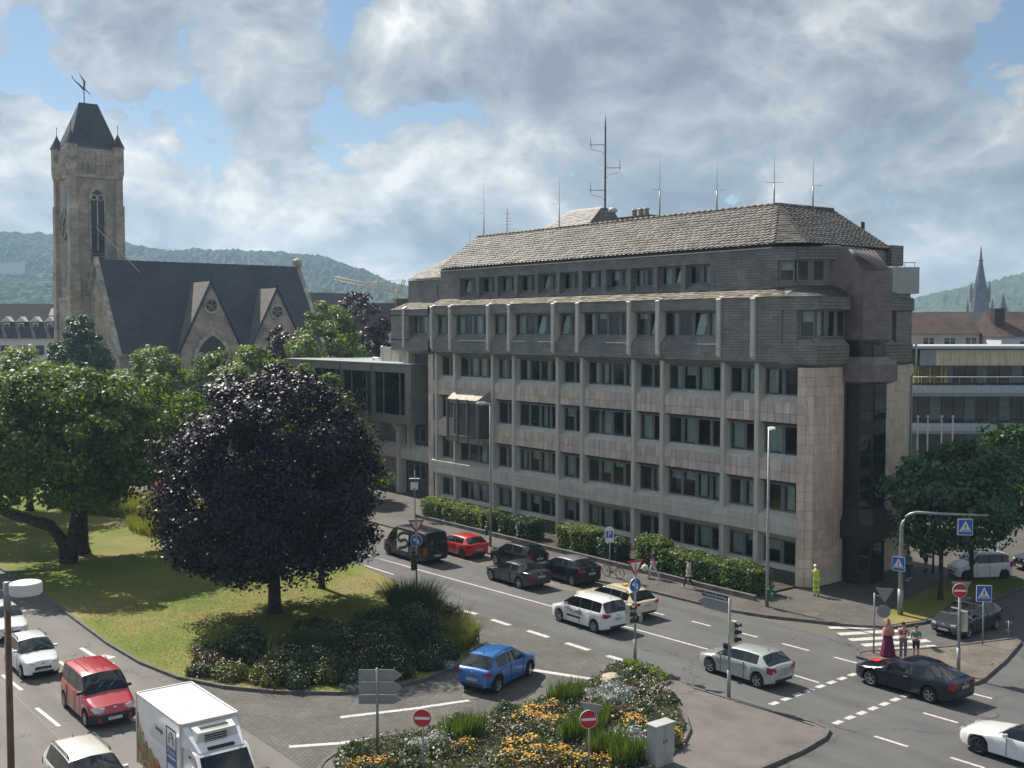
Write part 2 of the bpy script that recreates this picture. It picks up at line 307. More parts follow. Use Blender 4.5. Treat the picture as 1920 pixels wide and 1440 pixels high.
# painted markings
def mark(parent, a, b, w, z=0.006):
    a, b = Vector(a), Vector(b); d = (b-a).normalized(); n = Vector((-d.y, d.x))*w/2
    MB().add([(*(a-n),z),(*(b-n),z),(*(b+n),z),(*(a+n),z)], [(0,1,2,3)]).build('road_marking', M_white, parent)
def pline(parent, pts, w, z=0.006):
    for a, b in zip(pts, pts[1:]): mark(parent, a, b, w, z)
pline(road_far, [(-60,-16.1),(-17.5,-14.68),(-5.17,-13.97),(0.05,-13.68),(5.67,-13.38),(12.0,-13.35)], 0.14)
for a, b, y in ((-7.3,-6.36,-18.3),(-5.0,-3.55,-18.25),(-2.16,-0.6,-18.1),(0.7,2.28,-18.0),(3.46,4.6,-17.85)): mark(road_far if y > -18.1 else turn_lane, (a,y), (b,y+0.06), 0.3, 0.007)
for a, b, y in ((-1.86,-0.05,-10.5),(1.69,2.94,-10.2),(4.63,5.77,-9.92),(7.22,8.77,-9.8),(10.15,11.37,-9.7),(16.67,17.68,-9.48),(-23.06,-20.22,-14.9),(-29,-26.2,-15.1),(-35,-32.2,-15.3),(-20.86,-17.24,-16.7),(-28,-24.4,-16.55),(16.88,18.34,-13.22),(19.9,21.4,-13.1),(22.9,24.4,-13.0),(17.17,18.54,-16.95),(20.05,21.3,-16.62)): mark(road_far, (a,y), (b,y+0.05), 0.15)
for k in range(8): mark(road_far, (12.52-k*0.04,-17.25+k*0.82), (12.50-k*0.04,-16.75+k*0.82), 0.26)
for k in range(7): mark(road_far, (15.45-k*0.03,-17.05+k*0.82), (15.43-k*0.03,-16.55+k*0.82), 0.26)
for (a, b) in (((6.9,-5.65),(8.4,-3.6)),((7.91,-6.25),(9.4,-3.3)),((8.86,-6.68),(10.35,-3.75)),((9.78,-7.05),(11.3,-3.7)),((10.72,-7.2),(12.1,-4.3))):
    va, vb = Vector(a), Vector(b)
    if va.y < -7.0:
        k = (-6.98-va.y)/(vb.y-va.y); va = va + (vb-va)*k
    mark(cross_st, va, vb, 0.48)
pline(turn_lane, [(3.05,-31.75),(3.45,-30.5),(3.95,-29.05),(4.35,-27.4),(4.55,-26.6)], 0.24); pline(turn_lane, [(4.6,-34.75),(5.45,-33.1),(5.75,-32.0)], 0.24); mark(turn_lane, (3.05,-21.95), (5.6,-20.75), 0.32)
for k in range(-8, 8): mark(road_near, (-5.46+5.4*k,-40.87), (-2.74+5.4*k,-40.75), 0.16)
for k in range(-6, 7): mark(road_near, (-11.41+4.0*k*1.05,-38.3), (-9.9+4.0*k*1.05,-38.26), 0.16)
MB().add([(-40,-41.2,.005),(40,-41.1,.005),(40,-41.05,.005),(-40,-41.15,.005)], [(0,1,2,3)]).build('road_joint', M_iron, road_near)
# lane arrow, straight on with a left branch
ar = MB(); z = 0.006
ar.add([(-13.0,-36.95,z),(-9.7,-36.85,z),(-9.7,-36.62,z),(-10.9,-36.66,z),(-13.0,-36.75,z)], [(0,1,2,3,4)]); ar.add([(-9.7,-37.05,z),(-8.2,-36.72,z),(-9.7,-36.38,z)], [(0,1,2)])
ar.add([(-11.3,-36.62,z),(-10.9,-36.62,z),(-10.75,-36.35,z),(-11.0,-36.35,z)], [(0,1,2,3)]); ar.add([(-11.3,-36.4,z),(-10.3,-36.4,z),(-10.5,-36.0,z)], [(0,1,2)])
ar.build('road_marking', M_white, road_near)
mk = MB().add([(10.2,0.9,z),(10.5,0.9,z),(10.6,4.4,z),(10.3,4.4,z)], [(0,1,2,3)]); mk.add([(9.9,0.9,z),(10.35,-0.6,z),(10.85,0.9,z)], [(0,1,2)]); mk.build('road_marking', M_white, cross_st)
for x, y, r, zz, par in ((4.18,-26.18,0.42,0.008,turn_lane),(-5.15,-19.3,0.38,0.008,turn_lane),(4.95,-4.33,0.4,0.108,sidewalk),(18.51,-11.36,0.45,0.008,road_far),(15.0,-5.3,0.45,0.108,tri_i),(13.18,-4.67,0.2,0.108,tri_i)):
    mb = MB().lathe([(r,-0.006),(r,0.0),(r*0.9,0.004),(r*0.85,0.0)], (0,0,0), 20); mb.build('manhole_cover', M_iron, par, (x,y,zz))
bpy.data.objects.remove(edge_o)
# ================================================================== the office building
def island_mat(name, stops, rough=0.75, spec=0.35, nscale=1.0, nvar=0.3):
    if name in MATS: return MATS[name]
    m = bpy.data.materials.new(name); m.use_nodes = True; t = m.node_tree; p = t.nodes['Principled BSDF']; p.inputs['Roughness'].default_value = rough; p.inputs['Specular IOR Level'].default_value = spec
    g = N(t, 'ShaderNodeNewGeometry'); k = len(stops)-1; o = ramp(t, g.outputs['Random Per Island'], [(i/k, c) for i, c in enumerate(stops)])
    c = N(t, 'ShaderNodeTexCoord'); n = N(t, 'ShaderNodeTexNoise', ins={'Scale': nscale, 'Detail': 6, 'Roughness': 0.7}); t.links.new(c.outputs['Object'], n.inputs['Vector'])
    gg = ramp(t, n.outputs['Fac'], [(0.3, (1-nvar,)*3), (0.7, (1+nvar*0.5,)*3)])
    mm = N(t, 'ShaderNodeMix', data_type='RGBA', blend_type='MULTIPLY'); mm.inputs[0].default_value = 1; t.links.new(o, mm.inputs[6]); t.links.new(gg, mm.inputs[7]); t.links.new(mm.outputs[2], p.inputs['Base Color'])
    MATS[name] = m; return m
def panel_mat(name, c, var=0.16):
    """cast panels: each object a shade of its own, faint rain streaks"""
    m = bpy.data.materials.new(name); m.use_nodes = True; t = m.node_tree; p = t.nodes['Principled BSDF']; p.inputs['Roughness'].default_value = 0.78; p.inputs['Specular IOR Level'].default_value = 0.3
    oi = N(t, 'ShaderNodeObjectInfo'); o = ramp(t, oi.outputs['Random'], [(0, tuple(x*(1-var) for x in c)), (1, tuple(min(1, x*(1+var)) for x in c))])
    g = N(t, 'ShaderNodeNewGeometry'); mp = N(t, 'ShaderNodeMapping'); mp.inputs['Scale'].default_value = (2.2,2.2,0.35); t.links.new(g.outputs['Position'], mp.inputs[0])
    n = N(t, 'ShaderNodeTexNoise', ins={'Scale': 1.3, 'Detail': 7, 'Roughness': 0.7}); t.links.new(mp.outputs[0], n.inputs['Vector']); gg = ramp(t, n.outputs['Fac'], [(0.3, (0.74,0.73,0.72)), (0.62, (1.08,)*3)])
    mm = N(t, 'ShaderNodeMix', data_type='RGBA', blend_type='MULTIPLY'); mm.inputs[0].default_value = 1; t.links.new(o, mm.inputs[6]); t.links.new(gg, mm.inputs[7]); t.links.new(mm.outputs[2], p.inputs['Base Color'])
    MATS[name] = m; return m
M_panel = panel_mat('cast_panel', (0.61,0.515,0.45)); M_conc = panel_mat('facade_concrete', (0.57,0.54,0.485), 0.05); M_wallback = mat('joint_grey', (0.10,0.09,0.08), 0.9)
M_tile = panel_mat('corner_tile', (0.66,0.54,0.44), 0.10)
M_tile_i = island_mat('corner_tile_run', [(0.60,0.49,0.40),(0.66,0.54,0.44),(0.70,0.575,0.47)], nvar=0.22)
M_slw = brick_mat('slate_cladding', (0.27,0.265,0.25), (0.205,0.204,0.196), (0.10,0.10,0.098), 0.75, 0.17, 0.012, bump=0.6, var=0.35, spec=0.4, rough=0.65)
M_slt = brick_mat('slate_tile_grid', (0.29,0.26,0.225), (0.215,0.20,0.18), (0.09,0.083,0.075), 0.22, 0.20, 0.022, bump=0.5, var=0.3, offs=0.0, rough=0.7)
M_slr = island_mat('roof_slate', [(0.07,0.064,0.058),(0.105,0.096,0.087),(0.125,0.114,0.103),(0.145,0.132,0.12)], 0.62, 0.45, 0.5, 0.35)
M_slm = island_mat('sun_toned_slate', [(0.11,0.10,0.075),(0.22,0.20,0.16),(0.30,0.28,0.23)], 0.8, 0.3, 0.8, 0.4)  # paler than the roof slate: sunlight on the ledges put into the colour
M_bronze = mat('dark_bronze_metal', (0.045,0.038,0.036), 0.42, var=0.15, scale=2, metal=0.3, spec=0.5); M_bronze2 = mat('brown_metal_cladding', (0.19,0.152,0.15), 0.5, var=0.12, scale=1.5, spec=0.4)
M_frame = mat('window_frame_grey', (0.17,0.178,0.17), 0.5, var=0.08); M_zinc = mat('zinc', (0.42,0.42,0.42), 0.4, var=0.1, metal=0.4); M_zincw = mat('pale_zinc', (0.62,0.61,0.58), 0.5, var=0.08)
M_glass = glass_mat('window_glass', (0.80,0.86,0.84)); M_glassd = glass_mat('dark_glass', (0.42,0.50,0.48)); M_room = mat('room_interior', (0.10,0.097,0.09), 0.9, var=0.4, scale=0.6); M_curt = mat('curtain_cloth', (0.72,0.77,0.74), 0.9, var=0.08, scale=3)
M_bridge = mat('bronze_cladding', (0.21,0.19,0.165), 0.5, var=0.08, scale=0.5)
def shingles(name, A, B, C, D, w, h, m, parent, slant=0.22, th=0.03, kind='stuff', jit=0.012):
    A, B, C, D = map(Vector, (A, B, C, D)); n = max(1, round((D-A).length/h)); nrm = (B-A).cross(D-A).normalized(); vs = []; fs = []
    for i in range(n):
        l, r = A + (D-A)*i/n, B + (C-B)*i/n; L = (r-l).length
        if L < 0.05: continue
        u = (r-l)/L; v = nrm.cross(u); k = max(1, round(L/w)); ww = L/k; off = rng.uniform(0, 0.5)
        for j in range(-1, k+1):
            a0, a1 = max(0, (j+off)*ww), min(L, (j+1+off)*ww)
            if a1-a0 < 0.03: continue
            t = th + rng.uniform(-jit, jit); s = slant*h; d = rng.uniform(-0.06, 0.06)*h; b = len(vs)
            vs += [tuple(l + u*a0 + v*d + nrm*t), tuple(l + u*(a1-0.012) + v*(s+d) + nrm*t), tuple(l + u*(a1-0.012) + v*(h*1.3) + nrm*0.004), tuple(l + u*a0 + v*(h*1.3) + nrm*0.004), tuple(l + u*a0 + v*d - nrm*0.01), tuple(l + u*(a1-0.012) + v*(s+d) - nrm*0.01)]
            fs += [(b,b+1,b+2,b+3), (b+4,b+5,b+1,b)]
    o = MB().add(vs, fs).build(name, m, parent)
    if kind: o['kind'] = kind
    return o
OB = thing('office_building', 'long brown-grey office block with slate upper floors, slate roof and tiled corner', 'building', (0,0,0))
PIL = [-2.55,-5.25,-10.5,-13.2,-18.45,-21.15,-26.4,-29.1,-34.35,-37.05]
# core that closes the rooms
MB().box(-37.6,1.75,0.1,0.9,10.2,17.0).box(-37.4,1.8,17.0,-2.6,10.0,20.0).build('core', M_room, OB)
# pilasters, each with a cap paled to carry the sunlight on top
def pil_mesh(dy=0.0):
    return MB().prism_x([(-.08,4.0),(-.08,13.1),(-.56,13.58),(-.56,17.0),(.5,17.0),(.5,13.0),(.9,12.6),(.9,4.0)], -.15, .15).mesh('pilaster', M_conc)
pm = pil_mesh(); pg = MB().box(-.18,-.06,.1,.18,.9,3.05).mesh('pier', M_conc)
cap = MB().prism_x([(-.60,17.0),(-.60,17.06),(-.2,17.26),(-.2,17.0)], -.17, .17).mesh('pilaster_cap', M_zincw)
for x in PIL:
    p = link('pilaster', pm, OB, (x,0,0)); link('pilaster_cap', cap, p); link('pier', pg, OB, (x,0,0))
    j = MB().box(-.153,-.563,14.0,.153,-.55,14.02).build('joint_line', M_wallback, p)
bays = []
edges = [1.0] + PIL + [-37.75]
XL, XR = -37.7, 0.62
sp = MB()
for prof in ([(.13,.1),(.13,.94),(.54,1.13),(1.76,1.13),(1.76,.1)],
             [(.13,6.2),(.13,7.41),(.54,7.74),(1.76,7.74),(1.76,5.99),(.54,5.99)],
             [(.13,9.68),(.13,10.85),(.54,11.28),(1.76,11.28),(1.76,9.51),(.54,9.51)]):
    sp.prism_x(prof, XL, XR)
sp.build('spandrel_wall', M_wallback, OB)
MB().prism_x([(-.10,3.04),(-.10,4.06),(.54,4.32),(1.76,4.32),(1.76,2.64),(.54,2.64)], XL, XR, 0).build('stone_band', M_conc, OB)
sl = MB()
sl.prism_x([(-.4,13.3),(-.4,14.28),(.1,14.75),(1.76,14.75),(1.76,12.91),(.4,12.91)], XL, -0.5)
sl.prism_x([(-.4,16.42),(-.4,17.12),(.95,17.66),(1.76,17.66),(1.76,16.36),(.1,16.36)], XL, -0.5)
sl.box(-37.75,-.4,13.3,-37.26,.9,17.1); sl.box(-5.25,-.38,14.2,-0.5,.9,16.5)
sl.build('slate_band', M_slw, OB)
shingles('ledge_slates', (XL,-.46,17.12), (-.5,-.46,17.12), (-2.4,.9,17.72), (XL,.9,17.72), 0.42, 0.29, M_slm, OB, 0.05, 0.035)
# sloping sill slabs and spandrel panels
pn = [0]; PANEL_ME = UNIT.mesh('wall_panel', M_panel); TILE_ME = UNIT.mesh('wall_tile', M_tile); BAND_ME = UNIT.mesh('band_panel', M_conc)
def panel(me, name, x0, y0, z0, x1, y1, z1, parent=OB):
    pn[0] += 1; o = link(name, me, parent, ((x0+x1)/2,(y0+y1)/2,(z0+z1)/2)); o.scale = (abs(x1-x0),abs(y1-y0),abs(z1-z0)); return o
segs = []
for a, b in zip(edges, edges[1:]):
    x1, x0 = a-(0.15 if a in PIL else 0.0), b+(0.15 if b in PIL else 0.0); segs.append((x0, x1))
for x0, x1 in segs:
    W_ = x1-x0
    if W_ < 0.3: continue
    k = max(1, round(W_/0.53))
    for z0, z1 in ((6.22,6.78),(6.80,7.40),(9.70,10.22),(10.24,10.84)):
        for j in range(k):
            panel(PANEL_ME, 'wall_panel', x0+W_*j/k+.014, .06+rng.uniform(0,.006), z0, x0+W_*(j+1)/k-.014, .135, z1)
    for zc, zs in ((7.41,7.74),(10.85,11.28),(.94,1.13)):
        k2 = max(1, round(W_/1.9)); s = MB()
        for j in range(k2):
            s.prism_x([(.09,zc-.02),(.09,zc+.03),(.54,zs+.035),(.54,zs-.02)], x0+W_*j/k2+.006, x0+W_*(j+1)/k2-.006)
        s.build('sill', M_conc, OB)
x = XL
while x < 0.4:
    w = min(2.62, 0.62-x)
    for z0, z1 in ((3.06,3.55),(3.565,4.05)): panel(BAND_ME, 'band_panel', x+.008, -.15, z0, x+w-.008, -.09, z1)
    x += w
# ---- windows: a frame with its panes, curtains behind
CURT = {}
def curtain_mesh(w, h):
    k = (round(w,2), round(h,2))
    if k not in CURT:
        n = max(6, int(w/0.045)); rings = [[(-w/2 + w*i/n, 0.03*math.sin(i*1.9)+0.012*math.sin(i*0.7), z) for i in range(n+1)] for z in (-h/2, h/2)]
        CURT[k] = MB().loft(rings, 0, True, False, False).mesh('curtain', M_curt)
    return CURT[k]
PANE = {}
def window(parent, x0, x1, y, z0, z1, n, mull=0.26, tilt=(), curt=0.5, frame=M_frame, name='window', glass=M_glass, back=None, fw=0.09):
    """face towards -y; n lights between broad mullions"""
    cx, cz = (x0+x1)/2, (z0+z1)/2; W_, H_ = x1-x0, z1-z0; f = MB()
    f.box(-W_/2,-.06,-H_/2,W_/2,.06,-H_/2+fw); f.box(-W_/2,-.06,H_/2-fw,W_/2,.06,H_/2); f.box(-W_/2,-.06,-H_/2+fw,-W_/2+fw,.06,H_/2-fw); f.box(W_/2-fw,-.06,-H_/2+fw,W_/2,.06,H_/2-fw)
    iw = W_-2*fw; pw = (iw-(n-1)*mull)/n; hh = H_-2*fw
    for i in range(1, n):
        xm = -W_/2+fw+i*pw+(i-1)*mull; f.box(xm,-.05,-hh/2,xm+mull,.05,hh/2); f.box(xm+mull*.42,-.075,-hh/2,xm+mull*.58,-.05,hh/2)
    wo_ = f.build(name, frame, parent, (cx,y,cz))
    key = (round(pw,2), round(hh,2), glass.name)
    if key not in PANE: PANE[key] = MB().add([(-pw/2,0,0),(pw/2,0,0),(pw/2,0,hh),(-pw/2,0,hh)], [(0,1,2,3)]).mesh('pane', glass)
    for i in range(n):
        px = -W_/2+fw+i*(pw+mull)+pw/2
        o = link('pane', PANE[key], wo_, (px, 0, -hh/2), (R(-8),0,0) if i in tilt else (R(rng.uniform(-.25,.25)),0,R(rng.uniform(-.3,.3))))
        r = rng.random()
        if i in tilt: link('pane_glint', MB().add([(-pw/2+.04,.02,.04),(pw/2-.25,.02,.04),(pw/2-.04,.02,hh-.04),(-pw/2+.3,.02,hh-.04)], [(0,1,2,3)]).mesh('pane_glint', M_curt), o)  # white quad stands in for the bright reflection in a tilted pane
        elif r < curt:
            cw = pw*rng.choice((0.45,0.6,0.98,0.98)); link('curtain', curtain_mesh(cw, hh*0.97), wo_, (px+rng.choice((-1,1))*(pw-cw)/2, 0.22, 0))
        elif r < curt+0.12:
            link('roller_blind', MB().box(-pw/2,.2,hh*rng.uniform(-.1,.3),pw/2,.21,hh/2).mesh('roller_blind', M_curt), wo_, (px,0,0))
    return wo_
rows = [(1.13,2.64,.57,.42),(4.32,5.99,.57,.5),(7.74,9.51,.57,.3),(11.28,12.91,.57,.65),(14.75,16.36,.14,.5)]
for r_i, (z0, z1, y, cp) in enumerate(rows):
    for b_i, (x0, x1) in enumerate(segs):
        W_ = x1-x0
        if W_ < 1 or (r_i == 4 and x0 > -5.2): continue
        if b_i == 0: x0, x1 = x0, 0.45; W_ = x1-x0
        tilt = (rng.randrange(2),) if (r_i == 4 and W_ < 3 and rng.random() < .8) else ((2,) if r_i == 4 and rng.random() < .3 else ())
        window(OB, x0+.02, x1-.02, y, z0, z1, 4 if W_ > 4 else 2, tilt=tilt, curt=cp)
# pale strips standing in for sunlight grazing the slate band's sill edge
for x0, x1 in ((-33.1,-29.4),(-22.9,-21.4),(-15.5,-13.5),(-7.0,-5.5),(-26.0,-24.5)): MB().box(x0,-.47,14.26,x1,-.40,14.32).build('sill_glint', M_zincw, OB)
# ---- attic storey
at = MB()
at.box(XL,.9,19.42,-2.4,1.6,20.1); at.box(XL,.9,17.5,-34.86,1.6,19.42); at.box(-7.03,.9,17.5,-2.4,1.6,19.42); at.prism_x([(.9,17.5),(.9,17.78),(1.35,18.12),(1.6,18.12),(1.6,17.5)], -34.86, -7.03)
at.build('attic_wall', M_slw, OB)
for k in range(12):
    xf = -34.86 + k*2.53
    if 0 < k: MB().box(xf-.19,.88,17.72,xf+.19,1.6,19.43).build('attic_fin', M_slw, OB)
    if k < 11: window(OB, xf+(.19 if k else 0), xf+2.34, 1.38, 18.12, 19.42, 2, mull=.34, tilt=((k*7)%2,) if k in (0,4,9) else (), curt=.55, fw=.12)
# eaves: pale coping, dark strip standing in for the shaded gap, roof planes
MB().box(XL,.78,20.10,-2.3,1.6,20.17).build('eaves_coping', M_zincw, OB)
MB().box(XL,.95,20.17,-2.0,1.6,20.34).build('eaves_shade_strip', M_bronze, OB)
RF = thing('x','x','x'); bpy.data.objects.remove(RF)
A_, B_, C_, D_ = (-37.4,.55,20.36), (-2.0,.55,20.36), (-4.6,4.2,23.15), (-36.9,4.2,23.15)
hipE = [(-2.0,.55,20.36),(-0.35,1.9,20.36),(-0.35,10.6,20.36),(-2.2,11.6,20.36)]
roof = MB(); V = [A_, B_, hipE[1], hipE[2], hipE[3], (-37.4,11.6,20.36), D_, C_, (-4.4,9.8,23.15), (-36.9,9.8,23.15)]
roof.add(V, [(0,1,7,6),(1,2,7),(2,3,8,7),(3,4,8),(4,5,9,8),(5,0,6,9),(6,7,8,9),(5,4,3,2,1,0)])
roof_o = roof.build('roof', M_bronze, OB)
shingles('roof_slates', A_, B_, C_, D_, 0.44, 0.31, M_slr, roof_o, 0.55, 0.05)
shingles('hip_slates', B_, hipE[1], (-4.55,4.25,23.15), C_, 0.45, 0.3, M_slr, roof_o, 0.2)
shingles('end_slates', hipE[1], hipE[2], (-4.4,9.8,23.15), (-4.55,4.25,23.15), 0.44, 0.31, M_slr, roof_o, 0.6, 0.05)
for a, b in ((C_, D_), (C_, (-4.4,9.8,23.15))):
    n = 60 if b is D_ else 12; va, vb = Vector(a), Vector(b)
    m_ = MB()
    for i in range(n): 
        p, q = va+(vb-va)*i/n, va+(vb-va)*(i+.93)/n; m_.tube([p+Vector((0,0,.02+rng.uniform(-.01,.01))), q+Vector((0,0,.045))], .11, 6)
    m_.build('ridge_tiles', M_slm, roof_o)
# snow-guard brackets catching the sun
for x_ in (-36.0,-35.5,-8.5,-6.2): MB().box(-.12,-.02,0,.12,.02,.09).build('snow_guard', M_zincw, roof_o, (x_,.75,20.55))
# ---- roof cupola with mast, chimney, antennas
cup = MB(); cup.add([(-29.6,5.2,23.1),(-23.9,5.2,23.1),(-23.9,9.5,23.1),(-29.6,9.5,23.1),(-27.6,6.8,24.75),(-23.9,6.8,24.75),(-23.9,8.0,24.75),(-27.6,8.0,24.75)], [(0,1,5,4),(1,2,6,5),(2,3,7,6),(3,0,4,7),(4,5,6,7)])
cup_o = cup.build('roof_cupola', M_slw, roof_o)
shingles('cupola_slates', (-29.6,5.2,23.1), (-23.9,5.2,23.1), (-23.9,6.8,24.75), (-27.6,6.8,24.75), 0.36, 0.26, M_slr, cup_o, 0.35)
ch = MB().box(-22.0,7.0,23.0,-19.0,8.6,23.75).box(-22.15,6.9,23.75,-18.85,8.7,23.85); ch.build('chimney_stack', M_bronze2, roof_o)
for x_ in (-21.2,-20.5,-19.9): MB().lathe([(.2,0),(.2,.5),(.24,.52),(.24,.6),(.12,.6)], (x_,7.8,23.85), 12).build('flue', M_zinc, roof_o)
M_mast = mat('antenna_metal', (0.16,0.165,0.17), 0.5, metal=0.3)
ms = thing('radio_mast', 'tall dark radio mast with side arms on the roof cupola', 'antenna', (-23.9,7.2,24.6))
MB().tube([(0,0,0),(0,0,6.4),(0,0,7.6)], [.075,.065,.02], 8).build('pole', M_mast, ms)
rung = MB()
for k in range(19): s = 1 if k % 2 else -1; rung.tube([(0,0,.5+k*.33),(.17*s*.6,.17*s*.5,.5+k*.33)], .014, 5)
rung.build('step_irons', M_mast, ms)
for z0, s in ((1.55,-1),(3.3,1),(5.1,-1)):
    a = MB(); d = Vector((0.616,0.788,0))*s; e = d*1.15
    a.tube([(0,0,z0),(e.x,e.y,z0)], .03, 6); a.tube([(e.x,e.y,z0-.1),(e.x,e.y,z0+.7)], [.035,.012], 6)
    a.tube([(e.x,e.y,z0-.05),(e.x*.97,e.y*.97,z0-.3),(e.x*.75,e.y*.75,z0-.45),(e.x*.3,e.y*.3,z0-.5),(0.02,0,z0-.9)], .018, 5)
    a.build('side_arm', M_mast, ms)
sr = thing('siren', 'pale drum-shaped siren on a short arm beside the mast', 'siren', (-23.3,6.9,24.3))
MB().tube([(-.5,.0,0.1),(.1,0,.12)], .03, 6).build('bracket', M_mast, sr); MB().tube([(.1,0,.14),(.2,.1,.16),(.5,.3,.18),(.68,.42,.18)], [.1,.24,.25,.08], 12).build('horn', M_zincw, sr)
ANT = [(-42.5,7.5,21.6,3.3,-1,'thin whip antenna over the set-back left roof'),(-37.0,5,23.1,4.8,-1,'thin whip antenna at the left end of the main ridge'),(-26.9,5,23.1,4.6,-1,'thin whip antenna just left of the roof cupola'),
       (-15.75,5,23.1,4.7,-1,'thin whip antenna right of the chimney stack'),(-10.35,5,23.1,3.5,1,'faint whip antenna on the right half of the ridge'),(-5.0,4.4,23.1,3.3,0,'whip antenna with crossed rods at the hip corner of the roof'),(-4.4,7.6,23.1,3.3,1,'whip antenna on the far end of the roof ridge')]
for x_, y_, z_, h_, s, lb in ANT:
    t_ = thing('whip_antenna', lb, 'antenna', (x_,y_,z_), 0, 'whip antennas on the office roof')
    MB().tube([(0,0,0),(0,0,h_*.44)], .05, 6).build('pole', M_zinc, t_); MB().tube([(0,0,h_*.44),(0,0,h_)], [.02,.008], 5).build('whip', M_mast, t_)
    r_ = MB()
    for q in ((s,) if s else (-1,1)): r_.tube([(0,0,h_*.45),(.37*q,.47*q,h_*.46)], .012, 4)
    r_.build('radial_rod', M_mast, t_)
ya = thing('aerial', 'small television aerial with several crossbars on the ridge', 'antenna', (-33.7,5,23.05)); MB().tube([(0,0,0),(0,0,2.4)], .03, 6).build('pole', M_mast, ya)
yb = MB()
for z_, w_ in ((1.0,.5),(1.25,.45),(1.5,.4),(1.9,.3)): yb.tube([(-w_*.62,-w_*.79,z_),(w_*.62,w_*.79,z_+.05)], .014, 4)
yb.build('crossbars', M_mast, ya)
pa = thing('panel_antenna', 'short panel antenna on the sloping far edge of the roof', 'antenna', (-2.6,10.4,21.6)); MB().box(-.02,-.02,-.5,.02,.02,.7).build('pole', M_mast, pa); MB().box(.03,-.12,0,.15,.12,.65).build('panel', M_bronze, pa)

# ---- corner and end wall: tiles row by row
def tile_run(A, B, z0, z1, rows_, n, proud=.035, limit=True):
    """tiles over a vertical wall from A to B (outside on the right of A->B)"""
    A, B = Vector(A), Vector(B); d = (B-A); L = d.length; d /= L; nn = Vector((d.y,-d.x)); ang = math.atan2(d.y,d.x); h = (z1-z0)/rows_; w = L/n; rest = MB()
    for r in range(rows_):
        for j in range(n):
            c = A + d*w*(j+.5) + nn*(proud/2 + rng.uniform(-.003,.003)); zc = z0+h*(r+.5)
            if pn[0] < 690 and limit:
                o = link('wall_tile', TILE_ME, OB, (c.x,c.y,zc), ang); o.scale = (w-.014, proud, h-.014); pn[0] += 1
            else:
                b = [c - d*(w/2-.007) - nn*proud/2, c + d*(w/2-.007) - nn*proud/2, c + d*(w/2-.007) + nn*proud/2, c - d*(w/2-.007) + nn*proud/2]
                b = [b[3], b[2], b[1], b[0]]; rest.prism([(v.x,v.y) for v in b], zc-h/2+.007, zc+h/2-.007)
    if rest.F: tag(rest.build('wall_tiles', M_tile_i, OB), kind='stuff')
low = [(0.5,-.12),(1.3,.42),(1.3,9.9),(0.5,10.6),(-37.6,10.6),(-37.6,1.7),(0.5,1.7)]
MB().prism(low, 0.1, 13.05).build('corner_wall', M_wallback, OB)
sk = OB
tile_run((0.5,-.12), (1.3,.42), .15, 13.0, 23, 2); tile_run((1.3,.42), (1.3,3.2), .15, 13.0, 23, 6); tile_run((1.3,6.4), (1.3,9.9), .15, 13.0, 23, 7, limit=False)
tile_run((1.3,9.9), (0.5,10.6), .15, 13.0, 23, 2, limit=False)
# slate storey over the corner, with wrap-around windows
sf = [(-.5,-.4),(1.55,.28),(1.55,3.3),(.4,3.3),(.4,6.5),(1.55,6.5),(1.55,9.9),(-.5,10.9),(-3,10.9),(-3,1.0),(-.5,1.0)]
e1 = [(-.5,-.4),(1.55,.28)]; 
sb = MB(); sb.prism(sf, 13.2, 14.3, 0); sb.prism([(x_*1.0+(0.05 if x_>1 else 0),y_) for x_,y_ in sf], 16.36, 17.12, 0)
ins = [(-.5,-.1),(1.2,.5),(1.2,3.3),(.4,3.3),(.4,6.5),(1.2,6.5),(1.2,9.7),(-.5,10.5),(-3,10.5),(-3,1.0)]
sb.prism([(-1.2,-.15),(-.35,-.35),(.35,-.12),(.35,1.5),(-1.2,1.5)], 14.3, 16.36); sb.prism([(.4,8.2),(1.5,8.2),(1.5,9.9),(.4,10.3)], 14.3, 16.36)
sb.build('slate_corner', M_slw, OB)
for xa_, ya_, yb_, za_, zb_ in ((1.55,.3,3.28,13.22,14.28),(1.6,.3,3.28,16.4,17.1),(1.55,6.52,9.9,13.22,14.28),(1.6,6.52,9.9,16.4,17.1)): MB().box(xa_,ya_,za_,xa_+.055,yb_,zb_).build('slate_tile_facing', M_slt, OB)
so_ = MB()
for pa_, pb_ in (((-.5,-.4),(1.55,.28)),((1.55,.28),(1.55,3.3)),((1.55,6.5),(1.55,9.9))):   # sloping slate sill and soffit
    a, b = Vector(pa_), Vector(pb_); d = (b-a).normalized(); q = Vector((-d.y,d.x))*.42
    so_.add([(a.x,a.y,14.3),(b.x,b.y,14.3),(b.x+q.x,b.y+q.y,14.78),(a.x+q.x,a.y+q.y,14.78)], [(0,1,2,3)])
    so_.add([(a.x,a.y,13.2),(a.x+q.x*.8,a.y+q.y*.8,12.98),(b.x+q.x*.8,b.y+q.y*.8,12.98),(b.x,b.y,13.2)], [(0,1,2,3)])
so_.build('sloping_sill', M_slw, OB)
shingles('ledge_slates', (-.5,-.46,17.12), (1.65,.26,17.12), (-.9,1.9,17.85), (-2.4,.9,17.72), 0.4, 0.27, M_slr, OB, 0.05, 0.03)
shingles('ledge_slates', (1.65,.26,17.12), (1.65,3.5,17.12), (.35,3.6,17.85), (-.9,1.9,17.85), 0.4, 0.27, M_slr, OB, 0.05, 0.03)
shingles('ledge_slates', (1.65,6.4,17.12), (1.65,9.9,17.12), (-.3,9.0,17.85), (-.3,6.4,17.85), 0.4, 0.27, M_slr, OB, 0.05, 0.03)
